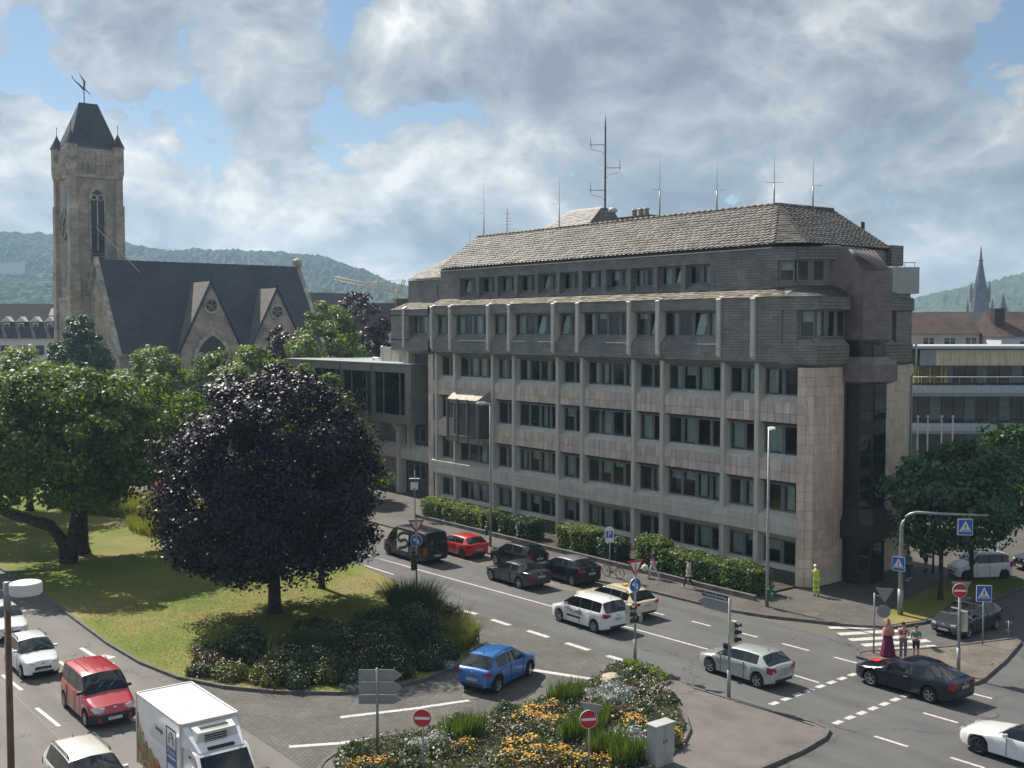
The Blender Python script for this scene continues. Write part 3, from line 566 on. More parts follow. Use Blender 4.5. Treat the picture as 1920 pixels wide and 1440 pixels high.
def rot_window(A, B, z0, z1, n, name='window', **kw):
    A, B = Vector(A), Vector(B); L = (B-A).length; e = thing('t','t','t'); ang = math.atan2(B.y-A.y, B.x-A.x)
    w_ = window(OB, -L/2, L/2, 0, z0, z1, n, **kw); w_.location = ((A.x+B.x)/2,(A.y+B.y)/2,(z0+z1)/2); w_.rotation_euler = (0,0,ang); bpy.data.objects.remove(e); return w_
rot_window((.35,.22), (1.2,.52), 14.75, 16.36, 1, curt=0); rot_window((1.2,.56), (1.2,3.25), 14.75, 16.36, 3, mull=.34, curt=.3); rot_window((1.2,6.55), (1.2,8.2), 14.75, 16.36, 2, curt=.8)
# attic over the corner
ac = [(-2.4,.9),(-1.1,1.7),(.5,3.9),(.5,6.0),(-.6,10.2),(-2.4,11.2),(-6,11.2),(-6,2.0)]
am = MB(); am.prism(ac, 19.4, 20.2); am.prism(ac, 17.5, 18.1); am.prism([(-2.4,.9),(-2.05,1.14),(-2.05,2.2),(-2.4,2.2)], 18.1, 19.4); am.prism([(.1,6.4),(-.6,10.2),(-2.4,11.2),(-3,7.0)], 18.1, 19.4); am.box(-5.5,3.0,18.0,-2.4,9,19.5)
am.build('attic_corner', M_slw, OB); MB().prism([(-1.08,1.66),(-1.04,1.62),(.54,3.80),(.5,3.84)], 19.42, 20.15).build('attic_tile_facing', M_slt, OB)
rot_window((-2.02,1.26), (-1.25,1.76), 18.1, 19.4, 1, curt=0, glass=M_glass); rot_window((-1.22,1.86), (.36,4.0), 18.1, 19.4, 3, mull=.36, curt=.2)
MB().add([(-2.45,.82,20.2),(-1.02,1.62,20.2),(.58,3.8,20.2),(.3,3.9,20.24),(-1.25,1.85,20.24),(-2.5,1.05,20.24)], [(0,1,4,5),(1,2,3,4)]).build('eaves_coping', M_zinc, OB)
MB().prism([(-.9,10.2),(-.2,10.2),(-.2,11.5),(-.9,11.9)], 19.3, 20.6).build('eaves_corner_box', M_slt, OB)
# ---- stair tower and entrance: dark faceted shaft
def oct_ring(x0, xf, xc, y0, y1, c, z): return [(x0,y0,z),(xc,y0,z),(xf,y0+c,z),(xf,y1-c,z),(xc,y1,z),(x0,y1,z)]
YC = 4.75
def facet(parts, name, m):
    MB().loft([oct_ring(*p) for p in parts], 0, False).build(name, m, OB)
sh = lambda z, g=0.0: (0.6, 2.75+g, 2.2+g, YC-1.3-g, YC+1.3+g, .62, z)
facet([sh(.1),sh(3.0)], 'entrance_core', M_bronze)
facet([sh(2.75,.0),sh(2.8,.5),sh(3.75,.5),sh(4.55,.02)], 'entrance_canopy', M_bronze)
facet([sh(4.5,-.02),sh(12.1,-.02)], 'stair_shaft', M_bronze)
facet([sh(12.0,.05),sh(12.15,.42),sh(13.15,.42),sh(13.6,.05)], 'shaft_collar', M_bronze2)
facet([sh(13.5,-.15),sh(14.6,-.15)], 'shaft_neck', M_bronze)
UT = lambda z, g=0.0: (-.2, 3.0+g, 2.3+g, YC-1.2-g, YC+1.38+g, .7, z)
facet([UT(14.4,-.25),UT(14.62,0),UT(18.6,0)], 'upper_tower', M_bronze2)
r0 = oct_ring(*UT(18.6)); top = [(-.2,r0[0][1],20.0),(1.25,r0[1][1],19.95),(1.3,YC-1.1,19.95),(1.3,YC+1.2,19.95),(1.25,r0[4][1],19.95),(-.2,r0[5][1],20.0)]
rt = MB().loft([r0, top], 0, False); rt.build('tower_roof', M_bronze2, OB)
seam = MB()
for k in range(7):
    f_ = k/6; a = Vector(r0[2])+(Vector(r0[3])-Vector(r0[2]))*f_; b = Vector(top[2])+(Vector(top[3])-Vector(top[2]))*f_; seam.tube([a+Vector((.02,0,.03)), b+Vector((.02,0,.03))], .02, 4)
for k in range(6):
    f_ = k/5; a = Vector(r0[1])+(Vector(r0[2])-Vector(r0[1]))*f_; b = Vector(top[1])+(Vector(top[2])-Vector(top[1]))*f_; seam.tube([a+Vector((.02,-.02,.03)), b+Vector((.02,-.02,.03))], .02, 4)
seam.build('roof_seams', M_bronze, OB)
def facade_pane(A, B, z0, z1, m, name='stair_window', off=.03, inset=.12):
    A, B = Vector(A), Vector(B); d = (B-A).normalized(); nn = Vector((d.y,-d.x)); a = A+d*inset+nn*off; b = B-d*inset+nn*off
    mb = MB().add([(a.x,a.y,z0),(b.x,b.y,z0),(b.x,b.y,z1),(a.x,a.y,z1)], [(0,1,2,3)]); fr = MB()
    for q, r in ((a,b),):
        for zz in (z0-.04, z1): fr.add([(q.x,q.y,zz),(r.x,r.y,zz),(r.x+nn.x*.03,r.y+nn.y*.03,zz),(q.x+nn.x*.03,q.y+nn.y*.03,zz),(q.x,q.y,zz+.04),(r.x,r.y,zz+.04),(r.x+nn.x*.03,r.y+nn.y*.03,zz+.04),(q.x+nn.x*.03,q.y+nn.y*.03,zz+.04)], [(0,1,2,3),(4,7,6,5),(3,2,6,7),(0,3,7,4),(1,5,6,2)])
    w_ = fr.build(name, M_bronze, OB); mb.build('pane', m, w_)
M_pane = mat('opaque_dark_glass', (0.012,0.016,0.018), 0.03, var=0.02, spec=0.9)
s_ = oct_ring(*sh(0,-.02))
for a, b in ((s_[1],s_[2]),(s_[2],s_[3]),(s_[3],s_[4])):
    for z0, z1 in ((4.75,5.9),(6.0,6.5),(7.1,7.7),(7.85,9.0),(9.9,10.4),(10.5,11.3),(11.4,11.95)): facade_pane(a[:2], b[:2], z0, z1, M_pane)
    facade_pane(a[:2], b[:2], 13.65, 14.3, M_pane, off=-.1)
s_ = oct_ring(*sh(0)); facade_pane(s_[1][:2], s_[2][:2], .95, 2.4, M_pane, 'entrance_window'); facade_pane(s_[2][:2], s_[3][:2], .2, 2.5, M_pane, 'entrance_door')
u_ = oct_ring(*UT(0)); cl = MB()
for k in range(1, 14):
    z_ = 14.6+k*.28
    for a, b in ((u_[2],u_[3]),): cl.box(a[0]+.002,a[1],z_,a[0]+.014,b[1],z_+.012)
cl.build('cladding_seams', M_bronze, OB)
# street-side sign plate on the end wall
sg = thing('wall_sign', 'small grey letter sign on a bracket beside the right-hand tree', 'sign', (1.5,8.6,4.2)); MB().box(0,-.03,-.03,.5,.03,.03).build('bracket', M_zinc, sg); MB().box(.3,-.04,-.55,1.2,.04,.45).build('board', M_zincw, sg); MB().box(.42,-.05,-.45,1.08,-.04,.35).build('border', M_bronze, sg)
# rear wing wall seen past the corner: downpipe and side pilasters
MB().prism([(.4,9.95),(1.1,10.3),(1.1,10.75),(.4,10.75)], .1, 13.0).build('side_pilaster', M_conc, OB)
dp = MB().tube([(1.7,10.1,14.3),(1.7,10.1,12.6),(1.35,10.2,12.2),(1.35,10.2,.1)], .07, 8); dp.build('downpipe', M_zinc, OB)
# ---- set-back left section
LX0, LX1 = -46.7, -37.7
ls = MB(); ls.prism_x([(1.5,13.3),(1.5,14.28),(2.1,14.75),(4,14.75),(4,12.91),(2.2,12.91)], LX0, LX1); ls.prism_x([(1.5,16.42),(1.5,16.95),(3.0,17.55),(4,17.55),(4,16.36),(2.1,16.36)], LX0, LX1); ls.box(LX0,1.5,14.2,-43.7,3.5,16.5); ls.box(LX0,2.6,14.2,LX1,12,16.9)
ls.build('slate_band', M_slw, OB)
ls2 = MB().box(-45.9,2.9,17.3,LX1,12,19.6); ls2.build('attic_wall', M_slw, OB)
shingles('ledge_slates', (LX0,1.42,16.95), (LX1,1.42,16.95), (LX1,2.9,17.6), (-45.9,2.9,17.6), 0.42, 0.29, M_slm, OB, 0.05, 0.03)
lr = MB().add([(-45.6,2.7,19.75),(-36.5,2.7,19.75),(-36.5,6.3,22.2),(-42.6,6.3,22.2),(-42.6,10,22.2),(-36.5,10,22.2),(-45.6,12,19.75)], [(0,1,2,3),(0,3,4,6),(3,2,5,4)]); lr.build('roof', M_bronze, OB)
shingles('roof_slates', (-45.6,2.7,19.77), (-37.2,2.7,19.77), (-37.2,6.3,22.22), (-42.6,6.3,22.22), 0.40, 0.27, M_slr, OB, 0.35)
MB().box(-45.9,2.82,19.6,LX1,3.2,19.68).build('eaves_coping', M_zincw, OB)
window(OB, -43.7, -41.3, 2.15, 14.75, 16.36, 2, curt=.9); window(OB, -41.2, -38.8, 2.88, 18.0, 19.2, 2, curt=.6, fw=.12, tilt=(1,))
window(OB, -41.9, -38.2, 2.5, 11.28, 12.91, 2, curt=.5)
p = link('pilaster', pm, OB, (-44.5,1.95,0)); link('pilaster_cap', cap, p)
lw = MB().box(LX0+.3,2.6,.1,LX1,12,13.3); lw.build('spandrel_wall', M_wallback, OB)
for j in range(3):
    for r in range(5): panel(PANEL_ME, 'wall_panel', -46.3+j*.55, 2.5, 10.6+r*.48, -45.77+j*.55, 2.61, 11.06+r*.48)
for k in range(2):
    for zc in (1.5, 4.9): window(OB, -45.4+k*4.3, -42.4+k*4.3, 2.55, zc, zc+1.35, 3, curt=.6)
MB().prism_x([(1.9,3.3),(1.9,4.1),(2.5,4.6),(2.7,4.6),(2.7,3.0)], -52, LX1-.02).build('stone_band', M_conc, OB)
for k in range(9): panel(BAND_ME, 'band_panel', -51.9+k*1.58, 1.84, 3.32, -50.36+k*1.58, 1.91, 4.08)
# the end pier of the main block, tiled
MB().box(-38.3,.05,.1,-37.55,1.7,13.05).build('end_pier', M_wallback, OB)
for r in range(23): 
    for j in range(2): panel(PANEL_ME, 'wall_panel', -38.29+j*.375, .0, .15+r*.56, -37.925+j*.375, .06, .70+r*.56)
# bay window hung on the facade: mono-pitch roof, three glazed faces
BWX0, BWX1 = -34.1, -29.35
bw = MB().prism_x([(-.75,8.0),(-.75,9.35),(.15,9.35),(.15,7.2),(-.4,7.2)], BWX0, BWX1)
bw = MB().box(BWX0,-.85,6.0,BWX1,.2,6.5).box(BWX0,-.85,9.15,BWX1,.2,9.5); bw.build('bay_window_box', M_bridge, OB)
MB().add([(BWX0,-.95,9.5),(BWX1-.6,-.95,9.5),(BWX1,.3,10.5),(BWX0,.3,10.5)], [(0,1,2,3)]).build('bay_window_roof', mat('bay_roof_beige',(0.42,0.36,0.29),.7,var=.15), OB); MB().add([(BWX1-.6,-.95,9.5),(BWX1,.2,9.5),(BWX1,.3,10.5)], [(0,1,2)]).build('bay_roof_cheek', M_bridge, OB)
for k in range(3): facade_pane((BWX0+k*1.4,-.84), (BWX0+(k+1)*1.4,-.84), 6.5, 9.15, M_glassd, 'bay_window', inset=.1)
facade_pane((BWX1-.55,-.84), (BWX1,.15), 6.5, 9.15, M_glassd, 'bay_window', inset=.06)
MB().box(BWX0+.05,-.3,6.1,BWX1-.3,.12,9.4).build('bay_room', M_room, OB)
for k in range(4): MB().box(BWX0+k*1.4-.07,-1.0,6.1,BWX0+k*1.4+.07,-.82,9.55).build('bay_mullion', M_frame, OB)
# ---- glazed bridge wing to the left
BR = thing('glazed_bridge', 'bronze-clad glazed wing on angled stilts, left of the office block', 'building', (-54,1,0))
bx0, bx1 = -13, 11.4
g = MB(); g.box(bx0,0,11.25,bx1,9,12.0); g.box(bx0,0,6.6,bx1,9,7.35); g.box(bx1-1.0,0,7.35,bx1,9,11.25); g.box(bx0,3.5,7.35,bx1-1.0,9,11.25); g.build('shell', M_bridge, BR)
MB().box(bx0-.1,-.15,12.0,bx1+.1,9.1,12.08).build('roof_edge', M_zinc, BR)
for k in range(4):
    x0 = 10.4-5.9*(k+1)+.35; MB().box(x0-.35,-.06,7.35,x0,.4,11.25).build('pier', M_bridge, BR); MB().box(x0-.26,-.09,6.7,x0-.18,-.055,11.9).build('shadow_joint', M_bronze, BR)
    for q, (a, b) in enumerate(((0,.27),(.27,.78),(.78,1))):
        pw = 5.55; o = MB().box(x0+pw*a+.03,.28,7.4,x0+pw*b-.03,.30,11.2).build('pane', M_glassd, BR); 
        if q: MB().box(x0+pw*a-.03,.22,7.35,x0+pw*a+.03,.34,11.25).build('glazing_bar', M_zinc, BR)
for k in range(4):
    x0 = 7.9-4.6*k; MB().prism_x([(1.4,.1),(1.4,6.6),(.0,6.6),(.6,5.7),(.6,.1)], x0, x0+.5).build('stilt', M_conc, BR)
MB().box(bx0,2.6,.1,bx1-4,9,6.6).build('lower_wall', M_panel, BR)
ac_ = thing('rooftop_unit', 'pale ventilation cabinet with two doors on the glazed wing roof', 'ventilation unit', (-50.6,4.5,12.08))
MB().box(-1.4,-.6,0,1.4,.6,1.35).build('casing', mat('cabinet_cream',(0.5,0.47,0.4),0.6,var=.06), ac_); MB().box(.0,-.62,.08,.03,-.6,1.27).build('door_gap', M_bronze, ac_); MB().lathe([(.32,0),(.32,1.4),(.28,1.45)], (-2.3,0,.0), 12).build('duct', M_zinc, ac_); MB().tube([(-2.3,0,.2),(-4.3,0,.25),(-4.3,0,0)], .1, 8).build('pipe', M_zinc, ac_)
# ================================================================== church
M_stone = brick_mat('church_sandstone', (0.58,0.49,0.40), (0.45,0.385,0.315), (0.33,0.29,0.245), 0.9, 0.42, 0.02, bump=0.5, var=0.55, nscale=0.35, rough=0.9)
M_stone2 = mat('carved_sandstone', (0.46,0.40,0.32), 0.9, var=0.3, scale=0.8, bump=0.4)
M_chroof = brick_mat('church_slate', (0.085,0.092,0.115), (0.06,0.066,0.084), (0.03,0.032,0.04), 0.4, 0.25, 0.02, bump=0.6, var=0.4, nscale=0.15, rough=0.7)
M_chroof2 = brick_mat('sun_toned_church_slate', (0.26,0.235,0.205), (0.2,0.185,0.165), (0.08,0.075,0.07), 0.5, 0.3, 0.03, bump=0.5, var=0.3)  # lit copy of the church slate, sunlight put into its colour
CH = thing('church', 'sandstone church with dark slate roof, two gables and a tall square tower', 'church', (-127,0,0))
hw, ez, rz, L = 9.2, 12.0, 25.5, 33.0
nv = MB(); nv.box(-hw+.4,.5,0,hw-.4,L-.3,ez)
nv.add([(hw-.4,.5,ez),(-hw+.4,.5,ez),(0,.5,rz-.5)], [(0,1,2)]); nv.build('nave_wall', M_stone, CH)
rf = MB().add([(hw+.3,.2,ez-.4),(hw+.3,L,ez-.4),(0,L,rz),(0,.2,rz),(-hw-.3,.2,ez-.4),(-hw-.3,L,ez-.4)], [(0,1,2,3),(5,4,3,2)]); ro = rf.build('nave_roof', M_chroof, CH)
vg = MB()                                                     # stone verges at both gable ends
for y0, y1 in ((-.1,.55),(L-.2,L+.5)):
    for s in (1,-1):
        vg.add([(s*(hw+.6),y0,ez-.6),(s*(hw+.6),y1,ez-.6),(0,y1,rz+.3),(0,y0,rz+.3),(s*(hw+.6),y0,ez-1.1),(s*(hw+.6),y1,ez-1.1),(0,y1,rz-.4),(0,y0,rz-.4)], [(0,1,2,3),(4,7,6,5),(0,4,5,1),(0,3,7,4),(1,5,6,2)])
vg.build('verge', M_stone2, CH)
MB().box(-.6,L-.4,rz-.2,.6,L+.6,rz+1.0).add([(-.7,L-.5,rz+1),(.7,L-.5,rz+1),(.7,L+.7,rz+1),(-.7,L+.7,rz+1),(0,L+.1,rz+1.5)], [(0,1,4),(1,2,4),(2,3,4),(3,0,4)]).build('gable_finial', M_stone2, CH)
MB().box(hw-.3,.4,ez-.75,hw+.45,L,ez-.45).build('eaves_cornice', M_stone2, CH)
def arch_pts(w, h, n=8):
    """pointed window outline in (y,z), base at z=0"""
    pts = [(-w/2,0),(w/2,0),(w/2,h-w*.75)]
    for i in range(1,n+1):
        a = R(65)*i/n; r = w*1.0; pts.append((w/2-r+r*math.cos(a), h-w*.75+r*math.sin(a)*.86) if i < n else (0, h))
    pts += [(-y,z) for y, z in pts[2:-1][::-1]]
    return pts
M_chglass = mat('leaded_glass', (0.022,0.026,0.036), 0.25, var=0.3, scale=3)
def arch_window(parent, x, yc, z0, w, h, lights=3, name='arched_window'):
    o = thing('t','t','t'); bpy.data.objects.remove(o)
    pts = arch_pts(w, h); m_ = MB().add([(x+.03,yc+y,z0+z) for y, z in pts], [tuple(range(len(pts)))]); po = None
    out = arch_pts(w*1.22, h*1.09); ring = MB(); n = len(pts)
    for i in range(n):
        j = (i+1) % n; a, b, c, d = pts[i], pts[j], out[j], out[i]
        ring.add([(x+.25,yc+a[0],z0+a[1]),(x+.25,yc+b[0],z0+b[1]),(x+.25,yc+c[0],z0+c[1]),(x+.25,yc+d[0],z0+d[1]),(x,yc+a[0],z0+a[1]),(x,yc+b[0],z0+b[1]),(x,yc+c[0],z0+c[1]),(x,yc+d[0],z0+d[1])], [(0,1,2,3),(4,5,1,0),(3,2,6,7)])
    for k in range(1, lights): ring.box(x+.04,yc-w/2+w*k/lights-.09,z0,x+.2,yc-w/2+w*k/lights+.09,z0+h-w*.6)
    for k in range(lights): ring.add([(x+.2, yc-w/2+w*(k+.5)/lights + w/lights*.5*math.cos(a), z0+h-w*.62+w/lights*.5*math.sin(a)) for a in np.linspace(0,2*math.pi,10,endpoint=False)] + [(x+.2, yc-w/2+w*(k+.5)/lights + w/lights*.34*math.cos(a), z0+h-w*.62+w/lights*.34*math.sin(a)) for a in np.linspace(0,2*math.pi,10,endpoint=False)], [(i,(i+1)%10,10+(i+1)%10,10+i) for i in range(10)])
    wo_ = ring.build(name, M_stone2, parent); m_.build('pane', M_chglass, wo_)
for gi, (ya, za, y0, y1) in enumerate(((13.9,22.3,9.2,18.6),(24.6,21.5,20.2,29.2))):
    X = hw+.5; g = MB(); zb = ez
    g.add([(X,y0,0),(X,y1,0),(X,y1,zb),(X,ya,za-.3),(X,y0,zb)], [(0,1,2,3,4)]); g.add([(X,y0,0),(X,y0,zb),(X-3,y0,zb),(X-3,y0,0),(X,y1,0),(X,y1,zb),(X-3,y1,zb),(X-3,y1,0)], [(0,1,2,3),(4,7,6,5)])
    go = g.build('gable_wall', M_stone, CH)
    xr = (rz-za)/(rz-ez+.4)*(hw+.3)                          # where the gable ridge meets the nave slope
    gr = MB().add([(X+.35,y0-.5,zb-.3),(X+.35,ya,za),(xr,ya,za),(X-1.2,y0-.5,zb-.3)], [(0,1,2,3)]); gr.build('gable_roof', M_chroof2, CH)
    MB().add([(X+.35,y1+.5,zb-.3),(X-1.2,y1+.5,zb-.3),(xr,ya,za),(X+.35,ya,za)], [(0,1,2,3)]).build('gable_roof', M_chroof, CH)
    e = MB()
    for yy in (y0-.5, y1+.5): e.tube([(X+.3,yy,zb-.4),(X+.3,ya,za+.02)], .2, 4, smooth=False)
    e.build('gable_verge', M_chroof, CH); MB().tube([(X+.2,ya,za),(X+.2,ya,za+1.4)], [.16,.05], 6).box(X+.15,ya-.4,za+.95,X+.25,ya+.4,za+1.07).build('gable_cross', M_chroof, CH)
    rw = MB(); n = 20
    c = (X, ya, za-3.7); rings = [[(c[0]+dx, c[1]+r*math.cos(2*math.pi*i/n), c[2]+r*math.sin(2*math.pi*i/n)) for i in range(n)] for r, dx in ((1.25,.0),(1.2,.2),(.9,.2),(.85,.02))]
    rw.loft(rings, 0, False, False); 
    for k in range(5): a = 2*math.pi*k/5+.3; rw.tube([(X+.12,c[1],c[2]),(X+.12,c[1]+.85*math.cos(a),c[2]+.85*math.sin(a))], .07, 4)
    w_ = rw.build('rose_window', M_stone2, CH); MB().add([(X+.04,c[1]+.86*math.cos(2*math.pi*i/n),c[2]+.86*math.sin(2*math.pi*i/n)) for i in range(n)], [tuple(range(n))]).build('pane', M_chglass, w_)
    arch_window(CH, X, ya+.1, 5.2, 5.0, 9.0, 4)
MB().prism([(hw-1,3.0),(hw+3.2,3.0),(hw+3.2,8.4),(hw-1,8.4)], 0, 7.5).build('side_porch', M_stone, CH); MB().add([(hw-1,2.7,11.2),(hw-1,8.6,11.2),(hw+3.6,8.6,7.2),(hw+3.6,2.7,7.2)], [(0,3,2,1)]).build('porch_roof', M_chroof, CH)
# tower
tx1, tx0, ty0, ty1, tz = -4.4, -11.6, -1.75, 5.2, 40.2
def tower_box(g, z0, z1, name, m): return MB().box(tx0-g,ty0-g,z0,tx1+g,ty1+g,z1).build(name, m, CH)
tower_box(.0, 0, tz, 'tower_shaft', M_stone); tower_box(.45, 0, 19.5, 'tower_base', M_stone); tower_box(.6, 19.4, 20.0, 'tower_string_course', M_stone2); tower_box(.25, 38.0, 38.5, 'tower_cornice', M_stone2); tower_box(.12, tz-.2, tz+2.4, 'belfry_parapet', M_stone)
for sx, sy in ((tx1,ty0),(tx1,ty1),(tx0,ty0),(tx0,ty1)):
    b = MB(); q = .8
    for z0, z1, g in ((0,24,.75),(24,34,.5),(34,tz+.2,.2)): b.box(sx-q*.5-g*.5,sy-q*.5-g*.5,z0,sx+q*.5+g*.5,sy+q*.5+g*.5,z1)
    b.build('buttress', M_stone, CH)
    t = MB().lathe([(.72,tz-2.2),(.9,tz-1.2),(.9,tz+2.4),(1.0,tz+2.6)], (sx,sy,0), 8, 0, False); to = t.build('corner_turret', M_stone2, CH)
    MB().lathe([(1.08,tz+2.6),(.1,tz+4.6),(.05,tz+4.8)], (sx,sy,0), 8, 0, False).build('turret_roof', M_chroof, to); MB().tube([(sx,sy,tz+4.6),(sx,sy,tz+5.8),(sx,sy,tz+5.95)], [.04,.04,.12], 6).build('turret_finial', M_bronze, to)
yr = (.6,3.4); mid = (tx0+tx1)/2
hip = MB().add([(tx1+.2,ty0-.2,tz+2.2),(tx1+.2,ty1+.2,tz+2.2),(tx0-.2,ty1+.2,tz+2.2),(tx0-.2,ty0-.2,tz+2.2),(mid,yr[0],tz+9.6),(mid,yr[1],tz+9.6)], [(0,1,5,4),(1,2,5),(2,3,4,5),(3,0,4)]); hip.build('tower_roof', M_chroof, CH)
st = MB()
for yy in (.2,1.0,1.8,2.6,3.4): st.box(tx1+.05,yy-.05,tz-2.6,tx1+.2,yy+.05,tz+2.2)
st.build('belfry_fins', M_stone2, CH)
for k in range(3): MB().add([(tx1+.04,1.0+k*.85-.16,tz-5.4),(tx1+.04,1.0+k*.85+.16,tz-5.4),(tx1+.04,1.0+k*.85+.16,tz-4.6),(tx1+.04,1.0+k*.85,tz-4.35),(tx1+.04,1.0+k*.85-.16,tz-4.6)], [(0,1,2,3,4)]).build('slit_window', M_chglass, CH)
arch_window(CH, tx1+.02, 1.9, 27.0, 2.0, 9.3, 2, 'belfry_window')
lv = MB()
for k in range(14): lv.add([(tx1+.02,.95,24.0+k*.42),(tx1+.02,2.85,24.0+k*.42),(tx1+.22,2.85,23.75+k*.42),(tx1+.22,.95,23.75+k*.42)], [(0,1,2,3)])
lv.build('belfry_louvres', M_bronze, CH)
MB().box(tx0+3.0,ty0-.05,22,tx0+4.2,ty0+.02,37).build('lancet', M_chglass, CH)
clk = MB().add([(mid+2.3*math.cos(a), ty0-.3, 31+2.3*math.sin(a)) for a in np.linspace(0,2*math.pi,24,endpoint=False)][::-1], [tuple(range(24))]); clk.build('clock_face', M_bronze, CH)
ck = MB()
for k in range(12): a = 2*math.pi*k/12; ck.box(mid+2.0*math.cos(a)-.13,ty0-.4,31+2.0*math.sin(a)-.3,mid+2.0*math.cos(a)+.13,ty0-.31,31+2.0*math.sin(a)+.3)
ck.tube([(mid,ty0-.38,31),(mid+.8,ty0-.38,32.2)], .09, 4).tube([(mid,ty0-.38,31),(mid-.2,ty0-.38,29.2)], .07, 4); ck.build('clock_numerals', mat('gilding',(0.6,0.45,0.16),0.4,metal=.5), CH)
wv = MB().tube([(mid,1.4,tz+9.5),(mid,1.4,tz+11.6)], .08, 6); wv.tube([(mid,1.4,tz+11.6),(mid,.9,tz+12.1),(mid,-.2,tz+13.0),(mid,-.35,tz+13.4)], [.16,.14,.05,.1], 5); wv.tube([(mid,1.4,tz+11.7),(mid,1.5,tz+12.8),(mid,.7,tz+14.0)], [.14,.16,.03], 5); wv.tube([(mid,1.3,tz+11.9),(mid,2.4,tz+10.9)], [.12,.05], 5)
wv.build('weathervane', M_bronze, CH)
MB().tube([(tx1+.3,1.6,30.6),(1.6,6.2,rz-1.9)], .07, 5).build('roof_stay_pole', M_zincw, CH)
# annex roof right of the nave
MB().box(-2,L+.5,0,5,L+9,17.5).add([(-2.3,L+.5,17.5),(5.3,L+.5,17.5),(5.3,L+9.2,17.5),(-2.3,L+9.2,17.5),(1.5,L+.5,21.2),(1.5,L+9.2,21.2)], [(0,1,4),(1,2,5,4),(2,3,5),(3,0,4,5)]).build('choir', M_chroof, CH)
# ================================================================== houses and far things
M_render = mat('white_render', (0.62,0.62,0.63), 0.85, var=0.08, scale=0.3); M_cream = mat('cream_render', (0.55,0.5,0.42), 0.85, var=0.08, scale=0.3); M_rooft = brick_mat('brown_roof_tiles', (0.15,0.10,0.085), (0.115,0.08,0.07), (0.05,0.04,0.035), 0.3, 0.33, 0.03, bump=0.5, var=0.4, nscale=0.4); M_roofd = brick_mat('dark_roof_tiles', (0.075,0.065,0.062), (0.055,0.05,0.05), (0.025,0.022,0.02), 0.3, 0.33, 0.03, bump=0.5, var=0.3)
M_pvc = mat('white_window_frame', (0.66,0.66,0.65), 0.5)
YAW = R(52)
def wall_window(parent, x, y, z, w, h, bars=1, frame=M_pvc):
    f = MB().box(x-w/2-.1,y-.07,z-.1,x+w/2+.1,y-.02,z); f.box(x-w/2-.1,y-.07,z+h,x+w/2+.1,y-.02,z+h+.1); f.box(x-w/2-.1,y-.07,z,x-w/2,y-.02,z+h); f.box(x+w/2,y-.07,z,x+w/2+.1,y-.02,z+h)
    for k in range(bars): xm = x-w/2+w*(k+1)/(bars+1); f.box(xm-.05,y-.07,z,xm+.05,y-.02,z+h)
    o = f.build('window', frame, parent); MB().add([(x-w/2,y-.015,z),(x+w/2,y-.015,z),(x+w/2,y-.015,z+h),(x-w/2,y-.015,z+h)], [(0,1,2,3)]).build('pane', M_pane, o)
def gable_house(name, label, xc, d, w, dep, ez, rz, wallm, roofm, rot=0.0, wins=(), cat='house', hipx=0.0, group=None):
    x, y = VW(xc, d); h = thing(name, label, cat, (x,y,0), YAW+rot, group)
    MB().box(-w/2,0,0,w/2,dep,ez).build('wall', wallm, h)
    MB().add([(-w/2-.3,-.4,ez-.1),(w/2+.3,-.4,ez-.1),(w/2+.3,dep+.4,ez-.1),(-w/2-.3,dep+.4,ez-.1),(-w/2-.3+hipx,dep/2,rz),(w/2+.3-hipx,dep/2,rz)], [(0,1,5,4),(1,2,5),(2,3,4,5),(3,0,4),(3,2,1,0)]).build('roof', roofm, h)
    for a in wins: wall_window(h, *a)
    return h
wh = gable_house('apartment_house', 'white rendered apartment house with dark dormered roof left of the church', -88, 192, 34, 11, 13.6, 19.6, M_render, M_roofd, 0, [(-15+k*3.05,0,z,1.5,1.7 if z>9 else 2.2,1 if z<9 else 0) for k in range(11) for z in (10.6,6.6,2.8)], 'building')
for k in range(8):
    xd = -12.5+k*2.5+7.5; dm = MB().box(xd-.65,1.6,14.6,xd+.65,4.5,16.5).build('dormer', M_roofd, wh); MB().add([(xd-.95,1.3,16.4),(xd+.95,1.3,16.4),(xd,1.3,17.3),(xd-.95,5.5,16.4),(xd+.95,5.5,16.4),(xd,5.5,17.3)], [(0,1,2),(1,4,5,2),(0,2,5,3)]).build('dormer_roof', M_zincw, dm); MB().box(xd-.5,1.52,14.7,xd+.5,1.6,16.2).build('dormer_window', M_pvc, dm); MB().box(xd-.38,1.49,14.85,xd+.38,1.53,16.0).build('pane', M_pane, dm)
MB().add([(-1.2+8,2.7,17.5),(.2+8,2.7,17.5),(.2+8,3.9,18.75),(-1.2+8,3.9,18.75)], [(0,1,2,3)]).build('skylight', M_zinc, wh)
gh = gable_house('town_house', 'grey slate-roofed town house behind the dark purple tree', -22.5, 205, 11, 9, 15.0, 20.0, M_cream, M_roofd, .35, [(-2,0,12.2,1.2,1.6,1),(1.5,0,12.2,1.2,1.6,1)]); MB().box(2.0,3.5,17.5,4.6,5.0,20.8).build('chimney', M_rooft, gh); MB().box(-4.2,4,18,-3.4,5,21).build('chimney', M_bronze2, gh)
gable_house('town_house', 'low slate-roofed house just left of the office block', -19.5, 150, 8, 9, 10.0, 14.8, M_cream, M_roofd, -.5, [(0,0,10.6,1.0,1.3,1)])
gable_house('town_house', 'brown-roofed house behind the crane foot', -33, 230, 12, 9, 16.5, 20.2, M_cream, M_rooft, .1)
